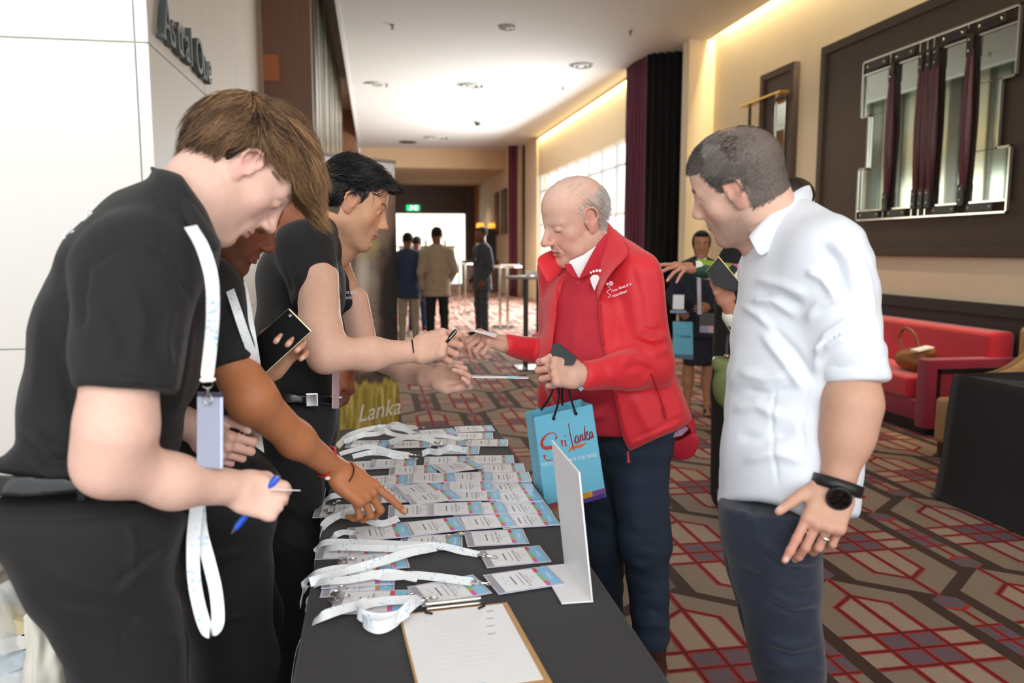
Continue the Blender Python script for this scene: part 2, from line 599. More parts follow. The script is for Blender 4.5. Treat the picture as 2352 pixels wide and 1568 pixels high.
# stone-tiled strip behind the counter on the left
tiles = thing('tile_floor', None, None, (-3.5, 2, 0)); tiles['kind'] = 'structure'
TILE = mat('rosy_tile', 'A7938A', 0.5, noise=0.12, nscale=12)
boxo('tile_bed', (-6.1, -2, -0.03), (-1.15, 33, -0.004), mat('tile_joint', '4F4743', 0.9), tiles)
tme = MB().box((-0.297, -0.297, -0.004), (0.297, 0.297, 0.001)).mesh('tile', bevel=0.002, seg=1)
tme.materials.append(TILE)
for i in range(8):
    for j in range(9):
        o = bpy.data.objects.new('tile', tme); link(o, tiles)
        o.location = (-1.45-0.6*i+3.5, -0.1+0.6*j-2, 0)

# ceiling, raised left bay, far lower ceiling
m = MB()
m.box((-0.37, -3, 4.48), (4.88, 25, 4.62)); m.box((4.88, -3, 4.95), (5.6, 13, 5.0))
struct('ceiling', m, CEIL)
struct('ceiling', MB().box((-6.2, -3, 5.2), (-0.37, 33, 5.3)), mat('ceiling_grey', '8F8B84', 0.9))
struct('ceiling', MB().box((-0.37, 25, 3.9), (4.9, 33, 4.62)), mat('ceiling_warm', 'BFA27E', 0.9))
struct('trim_1', MB().box((-0.42, -3, 4.46), (-0.37, 25, 5.2)), CEIL)
# right wall
m = MB(); m.box((5.0, -3, 0), (5.2, 11.7, 5.0)); m.box((4.6, 11.45, 0), (5.2, 11.7, 4.48))
struct('wall_right', m, CREAM)
m = MB(); m.box((4.5, 12.6, 3.42), (4.7, 24.0, 4.95)); m.box((4.45, 21.9, 0), (4.75, 24.3, 4.48)); m.box((4.5, 12.6, 0), (4.7, 24.0, 0.75))
m.box((4.5, 12.3, 0), (4.7, 12.9, 4.9))
struct('wall_window_side', m, CREAM)
struct('wall_far_right', MB().box((4.1, 24.4, 0), (4.3, 33, 4.48)), CREAM)
struct('wall_behind_curtain', MB().box((4.3, 24.2, 0), (5.2, 24.4, 4.48)), CREAM)
# end wall with its bright opening
m = MB(); m.box((-0.4, 32, 2.82), (4.1, 32.2, 4.6)); m.box((3.6, 31.9, 0), (3.95, 32.2, 3.9)); m.box((-3, 32, 0), (0.7, 32.2, 4.6))
struct('wall_end', m, DARKWOOD)
struct('trim_2', MB().box((3.95, 31.7, 0), (4.1, 32.2, 3.88)), mat('amber_wood', 'A65F2A', 0.5))
struct('wall_bright_room', MB().box((0.2, 34, 0), (4.4, 34.1, 3.2)), mat('glowing_back_wall', 'F4F1E4', 0.8, emit='FFFBEA', es=1.0))  # the wall itself glows, standing in for the room's lighting
# windows of the right side
wn = thing('window_1', None, None, (4.6, 17, 0.75)); wn['kind'] = 'structure'
MULL = mat('white_mullion', 'E4E8E6', 0.5)
for y in np.arange(12.9, 22.0, 1.0):
    boxo('mullion', (4.56, y-0.025, 0.75), (4.64, y+0.025, 3.42), MULL, wn)
for z in (0.77, 2.1, 3.0):
    boxo('transom', (4.57, 12.9, z-0.02), (4.63, 21.9, z+0.02), MULL, wn)
boxo('pane', (4.595, 12.9, 0.75), (4.601, 21.9, 3.42), mat('window_glass', 'F4FBFA', 0.02, alpha=0.12), wn)
# dado band and skirting on the right wall
struct('trim_3', MB().box((4.955, -3, 0.9), (5.0, 11.45, 1.0)), mat('dado_cap', '2B2725', 0.5), bevel=0.004)
struct('trim_4', MB().box((4.975, -3, 0.0), (5.0, 11.45, 0.9)), mat('dado_panel', '3D3335', 0.7))
struct('trim_5', MB().box((4.96, 5.4, 1.375), (5.0, -3, 1.46)) if False else MB().box((4.975, -3, 1.375), (5.0, 8.42, 1.40)), mat('sage_band', '5C6258', 0.6))  # thin greenish band along the lower edge of the wall art

# white panelled pier, left
pier = MB(); pier.box((-6.2, 5.012, 0), (-1.262, 9.95, 5.2))
struct('wall_left', pier, mat('panel_joint', 'B7B4AE', 0.8))
wl = bpy.data.objects['wall_left']
def panel(lo, hi, m=WHITE):
    boxo('panel', lo, hi, m, wl, bevel=0.002)
zs = [(0.0, 0.864), (0.872, 2.612), (2.62, 5.2)]
for z0, z1 in zs:
    for x0, x1 in ((-1.318, -1.25), (-3.3, -1.326), (-5.3, -3.308)):
        panel((x0, 5.0, z0), (x1, 5.012, z1))
SIDEW = mat('beige_panel', 'CFC8BB', 0.5)
for z0, z1 in zs:
    for y0, y1 in ((5.012, 6.55), (6.558, 8.05), (8.058, 9.95)):
        panel((-1.262, y0, z0), (-1.25, y1, z1), SIDEW)
LET = mat('slate_letters', '4A5253', 0.45)
sg = thing('wall_sign', 'slate grey raised lettering high on the beige side of the white pier', 'sign', (-1.25, 5.9, 2.72))
def letters():
    txt = 'Astral One'
    x = 5.18
    adv = {'A': .19, 's': .15, 't': .105, 'r': .115, 'a': .155, 'l': .08, ' ': .085, 'O': .235, 'n': .155, 'e': .15}
    for ch in txt:
        if ch != ' ':
            v, f = text_mesh(ch, 0.36, 0.02, align='LEFT')
            v[:, 0] -= v[:, 0].min(); lo = 0
            w = v[:, 0].max()
            P = np.stack([np.full(len(v), -1.222)+v[:, 2], x+v[:, 0]*0.86, 2.80+v[:, 1]], 1)
            # a slab serif foot and a thickened stem give the sign its heavy face
            me = pymesh('letter', P, f)
            put('letter', me, LET, sg)
            mbb = MB()
            if ch in 'Alrn':
                mbb.box((-1.243, x-0.012, 2.69), (-1.203, x+min(w, .12)*0.86*(1 if ch == 'l' else .6), 2.712)).build('serif', LET, bpy.data.objects[-1] if False else sg)
        x += adv[ch]*1.02
letters()
# brown timber return and strip-mirror wall beyond the pier
struct('wall_left_return', MB().box((-1.25, 10.0, 0), (-0.69, 10.2, 5.2)), WOOD)
nb = boxo('niche_panel', (-1.24, 9.97, 3.4), (-1.06, 10.0, 3.7), mat('lit_niche_amber', 'B5672A', 0.5))  # amber colour stands for the light inside a niche
tag(nb, 'small amber block coloured as a lit niche, on the dark timber return beside the white pier', 'panel')
struct('wall_mirror_side', MB().box((-0.9, 10.2, 0), (-0.70, 18.5, 5.2)), mat('grey_rail', '6B675E', 0.6))
wmr = bpy.data.objects['wall_mirror_side']
GLS = [mat('strip_glass_a', '8F9488', 0.15, 0.8), mat('strip_glass_b', '4F4B42', 0.3, 0.5), mat('strip_glass_c', 'B9B49C', 0.2, 0.7)]
yy = 10.25; k = 0
while yy < 18.4:
    w = (0.42, 0.16, 0.3, 0.1)[k % 4]
    boxo('mirror_strip', (-0.70, yy, 0.05), (-0.66-0.02*(k % 2), yy+w, 5.1), GLS[k % 3], wmr, bevel=0.004)
    yy += w+0.04; k += 1
struct('wall_left_far', MB().box((-1.5, 22.5, 0), (-0.75, 22.7, 3.9)).box((-1.7, 18.5, 0), (-1.5, 33, 5.2)).box((-0.95, 22.7, 3.8), (-0.45, 32, 5.2)), WOOD)
struct('wall_left_outer', MB().box((-6.3, -3, 0), (-6.2, 5.0, 5.2)), WHITE)

# cove lamps that wash the right wall
for y0, y1, xx in ((-2.5, 11.3, 4.94), (12.8, 21.8, 4.44)):
    l = bpy.data.lights.new('cove_lamp', 'AREA'); l.shape = 'RECTANGLE'; l.size = 0.08; l.size_y = y1-y0
    l.energy = 26*(y1-y0); l.color = (1.0, 0.78, 0.42)
    o = bpy.data.objects.new('cove_lamp', l); link(o); o.location = (xx, (y0+y1)/2, 4.85 if xx > 4.6 else 4.44)
    if xx < 4.6: l.energy *= 0.25
# downlights of the hall
for i, (x, y, z, e) in enumerate(((1.2, 27.5, 3.85, 60), (2.8, 29, 3.85, 60), (-0.9, 20, 5.1, 90), (2, 15, 4.4, 200), (2, 21, 4.4, 200), (3.2, 8, 4.4, 60))):
    l = bpy.data.lights.new('down_lamp', 'SPOT'); l.energy = e*2; l.spot_size = R(120); l.spot_blend = 0.8; l.color = (1, 0.82, 0.6); l.shadow_soft_size = 0.1
    o = bpy.data.objects.new('down_lamp', l); link(o); o.location = (x, y, z)

# ceiling fittings
GR = mat('fitting_grey', 'B9B8B2', 0.5); DK = mat('fitting_dark', '3A3835', 0.5)
def diffuser(px, py, r, label, m=GR):
    c = Zp(px, py, 4.476); t = thing('air_diffuser', label, 'vent', c, 'round air diffusers of the ceiling')
    MB().lathe(c, [(r, 0), (r, -0.012), (r*0.93, -0.02), (r*0.86, -0.008), (r*0.86, 0)], 32).build('rim', m, t, True)
    MB().lathe(c, [(r*0.68, 0), (r*0.68, -0.014), (r*0.55, -0.02), (r*0.5, -0.006), (r*0.5, 0)], 32).build('ring', m, t, True)
    MB().lathe(c, [(r*0.3, 0), (r*0.3, -0.02), (r*0.1, -0.024)], 24).build('cap', m, t, True)
diffuser(1082, 196, 0.26, 'largest round air diffuser in the middle of the white ceiling')
diffuser(860, 192, 0.17, 'small round air diffuser near the left ceiling edge')
diffuser(1335, 150, 0.2, 'faint round air diffuser right of the largest one, near the wall light')
diffuser(1003, 316, 0.36, 'far round air diffuser low in the ceiling, nearest the hall end')
diffuser(1165, 62, 0.12, 'nearest round ceiling plate, with a bright pin beside it')
diffuser(937, 326, 0.25, 'dark round air diffuser at the far left of the ceiling', DK)
for px, py, lab in ((901, 57, 'sprinkler head nearest the left ceiling edge at the top'), (1448, 72, 'sprinkler head nearest the black curtain'),
                    (1293, 200, 'sprinkler head right of the largest diffuser'), (888, 193, 'sprinkler head beside the small left diffuser')):
    c = Zp(px, py, 4.48)
    t = thing('sprinkler', lab, 'sprinkler', c, 'ceiling sprinklers')
    MB().lathe(c, [(0.03, 0), (0.03, -0.006), (0.012, -0.01), (0.012, -0.05)], 16).build('stem', DK, t, True)
    MB().lathe(c, [(0.002, -0.05), (0.026, -0.052), (0.026, -0.056), (0.002, -0.058)], 16).build('deflector', DK, t, True)
c = Zp(1097, 278, 4.48)
t = thing('camera_dome', 'small black dome on the far part of the white ceiling', 'camera', c)
MB().lathe(c, [(0.11, 0), (0.11, -0.03), (0.09, -0.035)], 24).build('base', GR, t, True)
MB().lathe(c, [(0.08, -0.03), (0.075, -0.07), (0.05, -0.1), (0.01, -0.115)], 24).build('dome', BLACK, t, True)
c = Yp0 = Zp(766, 266, 5.2)
t = thing('downlight', 'tiny glowing downlight in the raised ceiling left of the white slab', 'lamp', c)
MB().lathe(c, [(0.09, 0), (0.09, -0.02), (0.07, -0.02)], 20).build('rim', GR, t, True)
MB().lathe(c, [(0.07, -0.012), (0.01, -0.016)], 20).build('bulb', mat('bulb', 'FFFFFF', emit='FFF3D0', es=8), t, True)

# exit sign on the end wall
c = np.array((1.53, 31.9, 3.02))
t = thing('exit_sign', 'green lit running-man exit sign on the dark end wall', 'sign', c)
boxo('box', c+(-0.26, -0.03, -0.1), c+(0.26, 0.06, 0.12), mat('exit_green', '18B26B', 0.4, emit='20D080', es=1.2), t, 0.01)
mk = MB(); z = c[2]; y = c[1]-0.034
mk.box((c[0]+0.06, y-.004, z-.07), (c[0]+0.16, y, z+.09)); mk.box((c[0]-0.1, y-.004, z-.03), (c[0]-0.03, y, z+.05)); mk.box((c[0]-0.08, y-.004, z+.06), (c[0]-0.04, y, z+.095)); mk.box((c[0]-0.15, y-.004, z-.07), (c[0]-0.06, y, z-.045))
mk.build('pictogram', mat('exit_white', 'FFFFFF', emit='FFFFFF', es=2), t)

# ---------------------------------------------------------------- curtains
def curtain(name, label, path, z0, z1, m, amp=0.05, wl=0.14):
    P = spline([np.array(p+(0,)) for p in path], 24)
    L = [0]
    for a, b in zip(P, P[1:]): L.append(L[-1]+np.linalg.norm(b-a))
    N = max(60, int(L[-1]/wl*8)); v = []
    zsl = np.linspace(z0, z1, 9)
    Pa = np.array(P); Ls = np.array(L)
    for i in range(N+1):
        s = L[-1]*i/N
        x = np.interp(s, Ls, Pa[:, 0]); y = np.interp(s, Ls, Pa[:, 1])
        x2 = np.interp(min(s+.02, L[-1]), Ls, Pa[:, 0])-np.interp(max(s-.02, 0), Ls, Pa[:, 0]); y2 = np.interp(min(s+.02, L[-1]), Ls, Pa[:, 1])-np.interp(max(s-.02, 0), Ls, Pa[:, 1])
        t = unit((x2, y2)); n = np.array((-t[1], t[0]))
        for k, z in enumerate(zsl):
            a = amp*(0.6+0.4*math.sin(s*3.1+1))*math.sin(2*PI*s/wl+0.6*math.sin(z*1.3+s*4))
            v.append((x+n[0]*a, y+n[1]*a, z))
    nz = len(zsl)
    f = [(i*nz+k, (i+1)*nz+k, (i+1)*nz+k+1, i*nz+k+1) for i in range(N) for k in range(nz-1)]
    me = pymesh(name, v, f, True)
    o = put(name, me, m)
    sm = o.modifiers.new('t', 'SOLIDIFY'); sm.thickness = 0.006
    return tag(o, label, 'curtain')
PUR = mat('purple_velvet', '5A0F30', 0.8, sheen=0.15, noise=0.15, nscale=3)
BLKC = mat('black_velvet', '0C0C0C', 0.9)
curtain('curtain', 'near plum curtain hanging left of the black curtain', [(4.32, 13.5), (4.28, 12.95), (4.32, 12.46)], 0.01, 4.48, PUR, 0.045, 0.13)
curtain('curtain', 'wide black floor-length curtain beside the cream wall', [(4.30, 12.40), (4.50, 12.27), (4.78, 12.1), (4.93, 11.85), (4.95, 11.52)], 0.01, 4.48, BLKC, 0.045, 0.12)
curtain('curtain', 'far plum curtain at the end of the windows', [(4.0, 23.9), (4.12, 23.85), (4.26, 23.8)], 0.01, 4.48, PUR, 0.04, 0.14)
curtain('curtain', 'narrow far black curtain beside the far plum one', [(4.40, 23.72), (4.43, 23.68), (4.48, 23.6)], 0.01, 4.48, BLKC, 0.02, 0.1)

# ---------------------------------------------------------------- wall art
art = thing('wall_art', 'large brown leather wall panel with stepped mirrors, chrome rails and dark red tassels', 'wall art', (5.0, 5.8, 1.46))
boxo('backing', (4.95, -1.5, 1.40), (5.0, 8.36, 3.58), BROWNLEATHER, art)
fr = MB(); fr.box((4.915, -1.5, 3.56), (5.0, 8.42, 3.655)); fr.box((4.915, 8.33, 1.40), (5.0, 8.42, 3.56)); fr.box((4.915, -1.5, 1.38), (5.0, 8.42, 1.46))
fr.build('frame', BROWNLEATHER, art, bevel=0.008)
XA = 4.90
def A(px, py, X=None):
    """zoomed photo position on the artwork -> (y, z) on its plane"""
    p = Xp(1940+px*412/1196, py*412/1196, XA if X is None else X)
    return p[1], p[2]
out = [(122, 432), (1170, 22), (1148, 512), (1048, 530), (1022, 990), (1108, 965), (1080, 1430), (88, 1480), (100, 1125), (158, 1122), (168, 765), (112, 790)]
o3 = [np.array((XA,)+A(*p)) for p in out]
# straighten the outline: verticals and horizontals of the real object
ys = [A(110, 900)[0], A(160, 900)[0], A(1035, 800)[0], A(1095, 1200)[0], A(1160, 300)[0]]
yl, yl2, yr2, yr1, yr0 = ys
zt, zb = 3.30, 1.735
z1, z2 = A(110, 790)[1], A(158, 1122)[1]
z3, z4 = A(1048, 525)[1], A(1022, 985)[1]
outline = [(yl, zt), (yr0, zt), (yr0, z3), (yr2, z3), (yr2, z4), (yr1, z4), (yr1, zb), (yl, zb), (yl, z2), (yl2, z2), (yl2, z1), (yl, z1)]
pts = [np.array((XA, y, z)) for y, z in outline]
fm = MB()
for a, b in zip(pts, pts[1:]+pts[:1]):
    d = unit(b-a); n = np.array((1, 0, 0)); fm.obox((a+b)/2, (b-a)/2+d*0.009, np.cross(d, n)*0.009, n*0.014)
fm.build('chrome_outline', CHROME, art, bevel=0.002)
def yAt(px, z):           # y on the art plane at zoom x (taken near mid height)
    return A(px, 800)[0]
MIRX = XA+0.012
cols = [(118, 292, yl), (346, 478, None), (628, 790, None), (868, 1095, None)]
def mir(y0, y1, z0, z1):
    MB().box((MIRX, min(y0, y1), z0), (MIRX+0.01, max(y0, y1), z1)).build('mirror', MIRROR, art, bevel=0.004)
mir(yl-0.02, A(290, 600)[0], z1+.01, zt-.13); mir(yl2-0.01, A(284, 900)[0], z2+.0, z1+.01); mir(yl-0.02, A(280, 1250)[0], zb+.1, z2)
ztop, zbot = zt-.13, zb+.1
for a, b in ((345, 470), (640, 790)):
    mir(A(a, 900)[0], A(b, 900)[0], zbot, ztop)
a0 = A(862, 900)[0]
mir(a0, yr0+.02, z3+.01, ztop); mir(a0, yr2+.02, z4, z3+.01); mir(a0, yr1+.02, zbot, z4)
# horizontal chrome rails and little posts, leather straps with rivets
boxo('chrome_rail', (XA-.004, yr0, ztop), (XA+.006, yl, ztop+.014), CHROME, art)
boxo('chrome_rail', (XA-.004, yr1, zbot-.014), (XA+.006, yl, zbot), CHROME, art)
STR = mat('black_leather_strap', '1B1613', 0.35)
VELV = mat('wine_silk', '54101F', 0.4, noise=0.4, nscale=60, stretch=(1, 1, 0.05), bump=0.004, bscale=90)
RIV = mat('rivet', 'E0DCD0', 0.2, 1.0)
for k, (px) in enumerate((305, 500, 548, 592, 815)):
    yc = A(px+6, 850)[0]; w = 0.04
    boxo('post', (XA-.006, yc+.052, zb), (XA+.006, yc+.064, zt), CHROME, art)
    tb = MB(); n = 14; prof = []
    for z in np.linspace(zbot+.1, ztop-.1, n):
        u = (z-zbot-.1)/(ztop-zbot-.2)
        prof.append((0.034+0.014*math.sin(PI*u), z))
    tb.lathe((XA-.02, yc, 0), prof, 14)
    vv = np.array(tb.v); ang = np.arctan2(vv[:, 1]-yc, vv[:, 0]-XA+.02)
    r = 1+0.12*np.sin(ang*5+vv[:, 2]*3)
    vv[:, 0] = XA-.02+(vv[:, 0]-XA+.02)*r*0.6; vv[:, 1] = yc+(vv[:, 1]-yc)*r
    tb.v = [tuple(q) for q in vv]
    tb.build('tassel', VELV, art, True)
    for zc, zz in ((ztop-.06, 1), (zbot+.06, -1)):
        st = boxo('strap', (XA-.04, yc-.032, zc-.09), (XA-.02, yc+.032, zc+.09), STR, art, 0.004)
        for dz in (-.045, .045):
            MB().lathe((XA-.04, yc, zc+dz), [(0.011, 0), (0.011, -0.004), (0.004, -0.009)][::1], 12, axis=(1, 0, 0)).build('rivet', RIV, st, True)
for (pa, pb) in ((160, 300), (350, 480), (655, 820), (885, 1080)):
    for zc in (zt-.065, zb+.045):
        ya, yb = A(pa, 400)[0], A(pb, 400)[0]
        st = boxo('strap', (XA-.03, min(ya, yb)+.01, zc-.032), (XA-.012, max(ya, yb)-.01, zc+.032), STR, art, 0.004)
        for yc in (ya-.04, yb+.04):
            MB().lathe((XA-.03, yc, zc), [(0.012, 0), (0.012, -0.004), (0.004, -0.009)], 12, axis=(1, 0, 0)).build('rivet', RIV, st, True)
# narrow second panel and the brass wall lamp beside it
a2 = thing('wall_art', 'narrow brown leather wall panel with a tall slim mirror', 'wall art', (5.0, 9.4, 1.4))
boxo('backing', (4.96, 9.08, 1.4), (5.0, 9.76, 3.57), BROWNLEATHER, a2)
fr = MB(); fr.box((4.92, 9.0, 3.56), (5.0, 9.85, 3.645)); fr.box((4.92, 9.76, 1.38), (5.0, 9.85, 3.56)); fr.box((4.92, 9.0, 1.38), (5.0, 9.09, 3.56)); fr.box((4.92, 9.09, 1.38), (5.0, 9.76, 1.46))
fr.build('frame', BROWNLEATHER, a2, bevel=0.008)
ya, yb = Xp(1782, 300, 4.94)[1], Xp(1803, 300, 4.94)[1]
boxo('mirror', (4.935, yb, 1.75), (4.955, ya, 3.27), MIRROR, a2, 0.003)
boxo('chrome_edge', (4.925, ya, 1.74), (4.96, ya+.02, 3.28), CHROME, a2); boxo('chrome_edge', (4.925, yb-.02, 1.74), (4.96, yb, 3.28), CHROME, a2)
BRASS = mat('brass', 'C9A04C', 0.25, 1.0)
pc = Xp(1722, 270, 4.85)
wlamp = thing('wall_lamp', 'brass bar wall lamp with a dark stem, left of the narrow brown panel', 'lamp', (5.0, pc[1], 2.6))
pa, pb = Xp(1708, 245, 4.8), Xp(1800, 243, 4.8)
MB().box((4.74, pb[1], pa[2]-.015), (4.86, pa[1], pa[2]+.012)).build('shade', BRASS, wlamp, bevel=0.004)
MB().tube([(4.85, pc[1], pa[2]-.02), (4.85, pc[1], pa[2]-.33)], 0.02, 12).build('stem', mat('dark_bronze', '3F3A2C', 0.4, 0.7), wlamp, True)
MB().tube([(4.85, pc[1], pa[2]-.31), (5.0, pc[1], pa[2]-.31)], 0.015, 12).build('arm', BRASS, wlamp, True)
# far pictures and table lamps on the far right wall
for (p0, p1, lab) in ((1137, 1145, 'slim dark picture on the far cream wall'), (1152, 1164, 'wider dark picture beside the far plum curtain')):
    ya, yb = Xp(p0, 480, 4.08)[1], Xp(p1, 480, 4.08)[1]
    t = thing('picture', lab, 'picture', (4.1, (ya+yb)/2, 2.0))
    boxo('frame', (4.05, min(ya, yb), 1.9), (4.1, max(ya, yb), 3.3), DARKWOOD, t, 0.01)
    boxo('canvas', (4.04, min(ya, yb)+.1, 2.0), (4.052, max(ya, yb)-.1, 3.2), mat('canvas_brown', '6B5038', 0.7), t)
# ---------------------------------------------------------------- registration table
TZ = 0.742
CLOTH = mat('black_table_linen', '2E2E2F', 0.85, noise=0.08, nscale=60, sheen=0.1, bump=0.0003, bscale=1500)
tab = thing('table', 'long registration table covered to the floor with a plain black cloth', 'table', (0.16, 2.0, 0))
mb = MB()
mb.box((-0.125, 0.60, 0.70), (0.445, 3.12, 0.735)); mb.build('table_top', mat('trestle_top', '8A7A66', .6), tab)
for x in (-0.08, 0.40):
    for y in (0.75, 2.95):
        MB().tube([(x, y, 0.0), (x, y, 0.70)], 0.014, 10).build('leg', STEEL if 'STEEL' in globals() else CHROME, tab, True)
def cloth_mesh():
    x0, x1, y0, y1 = -0.142, 0.462, 0.58, 3.145
    per = []
    def seg(a, b, n):
        for i in range(n): per.append(np.array(a)+(np.array(b)-np.array(a))*i/n)
    seg((x0, y0), (x1, y0), 24); seg((x1, y0), (x1, y1), 90); seg((x1, y1), (x0, y1), 24); seg((x0, y1), (x0, y0), 90)
    c = np.array(((x0+x1)/2, (y0+y1)/2)); n = len(per)
    rows = [(.96, TZ-.0015, 0), (.995, TZ-.0015, 0), (1.0, TZ-.004, .002), (1.0, TZ-.012, .006), (1.0, TZ-.08, .007), (1.0, .5, .008), (1.0, .25, .010), (1.0, .012, .012)]
    v = [(c[0], c[1], TZ-.0015)]
    for k, z, o in rows:
        for i, p in enumerate(per):
            nx = 1 if abs(p[0]-x1) < 1e-6 else -1 if abs(p[0]-x0) < 1e-6 else 0
            ny = 1 if abs(p[1]-y1) < 1e-6 else -1 if abs(p[1]-y0) < 1e-6 else 0
            d = max(0, (TZ-.02-z))/.72
            w = d*.022*(math.sin(i*.52)+.6*math.sin(i*.23+1))
            q = c+(p-c)*k if k < 1 else p
            v.append((q[0]+nx*(o+w), q[1]+ny*(o+w), z))
    f = [(0, 1+(i+1) % n, 1+i)[::-1] for i in range(n)]
    for r in range(len(rows)-1):
        f += [(1+r*n+i, 1+r*n+(i+1) % n, 1+(r+1)*n+(i+1) % n, 1+(r+1)*n+i) for i in range(n)]
    me = pymesh('tablecloth', v, f, True)
    for i in range(2*n): me.polygons[i].use_smooth = False
    return me
tcl = tag(put('tablecloth', cloth_mesh(), CLOTH), 'black cloth draped over the long registration table in front', 'tablecloth')
sm_ = tcl.modifiers.new('s', 'SOLIDIFY'); sm_.thickness = 0.0015; sm_.offset = -1

# ---------------------------------------------------------------- name badges
PLAST = mat('clear_vinyl', 'D9D9E6', 0.12, alpha=0.45)
PEDGE = mat('vinyl_edge', 'CFCEDC', 0.2)
CARD = mat('badge_card', 'F2F3F5', 0.5)
BLUEB = mat('badge_blue', '8CCBEE', 0.45)
INK = mat('badge_ink', 'B4B6BC', 0.7); INKD = mat('badge_ink_dark', '85868C', 0.7)
BW, BL = 0.102, 0.150
def badge_meshes():
    """badge data in its own frame: x along the long side to the blue end, y across, z up; origin at the near right corner"""
    out = {}
    m = MB(); m.box((-BL, 0, 0), (0, BW, 0.0012)); out['holder'] = (m.mesh('holder', bevel=0.003, seg=1), PLAST)
    m = MB(); e = .0032
    m.box((-BL, 0, -.0002), (0, e, .0014)).box((-BL, BW-e, -.0002), (0, BW, .0014)).box((-BL, e, -.0002), (-BL+e, BW-e, .0014)).box((-e, e, -.0002), (0, BW-e, .0014))
    out['rim'] = (m.mesh('rim'), PEDGE)
    x0, x1, y0, y1 = -BL+.018, -.006, .005, BW-.005
    out['insert'] = (MB().box((x0, y0, .0004), (x1, y1, .0016)).mesh('insert'), CARD)
    out['blue_band'] = (MB().box((x1-.024, y0, .0014), (x1, y1, .0019)).mesh('blue_band'), BLUEB)
    z0, z1 = .0014, .0019; a = x1-.034; n = (y1-y0)
    m = MB(); m.box((a, y1-.24*n, z0), (x1-.024, y1, z1), 0); m.box((a, y0+.42*n, z0), (x1-.024, y1-.24*n, z1), 1); m.box((a, y0+.24*n, z0), (x1-.024, y0+.42*n, z1), 2); m.box((a, y0, z0), (x1-.024, y0+.24*n, z1), 3)
    out['colour_strip'] = (m.mesh('colour_strip'), [mat('strip_coral', 'D8565C', .6), mat('strip_mint', '8FC3B5', .6), mat('strip_lime', 'B3BE4A', .6), mat('strip_pink', 'E55FA8', .6)])
    def txt(name, s, size, x, y, mt):
        v, f = text_mesh(s, size)
        P = np.stack([x-v[:, 1], y+v[:, 0], np.full(len(v), .00195)], 1)
        out[name] = (pymesh(name, P, f), mt)
    yc = BW/2
    txt('word', 'Delegate', .0105, x1-.0125, yc, mat('badge_white', 'FFFFFF', .5))
    txt('event_line', 'SRI LANKA TOURISM', .0078, x1-.066, yc, INKD)
    txt('event_place', 'ROADSHOW', .0072, x1-.058, yc, INK)
    txt('event_year', '2025', .0065, x1-.048, yc, INK)
    m = MB()
    m.box((x1-.094, yc-.021, .0017), (x1-.0905, yc+.021, .00195)); out['name_line'] = (m.mesh('name_line'), INKD)
    m = MB(); m.box((x1-.0785, yc-.027, .0017), (x1-.0762, yc+.027, .00195)); out['role_line'] = (m.mesh('role_line'), INK)
    m = MB(); pts = spline([(x0+.028, yc-.012, .0019), (x0+.016, yc-.018, .0019), (x0+.012, yc-.006, .0019), (x0+.022, yc, .0019), (x0+.014, yc+.012, .0019), (x0+.020, yc+.024, .0019)], 5)
    m.ribbon(pts, np.array((.7, .7, 0)), .0010, .0002); out['logo_stroke'] = (m.mesh('logo_stroke'), mat('logo_blue', 'B4D4EA', .6))
    for k, (me, mt) in out.items():
        for mm in (mt if isinstance(mt, list) else [mt]): me.materials.append(mm)
    return out
BM = badge_meshes()
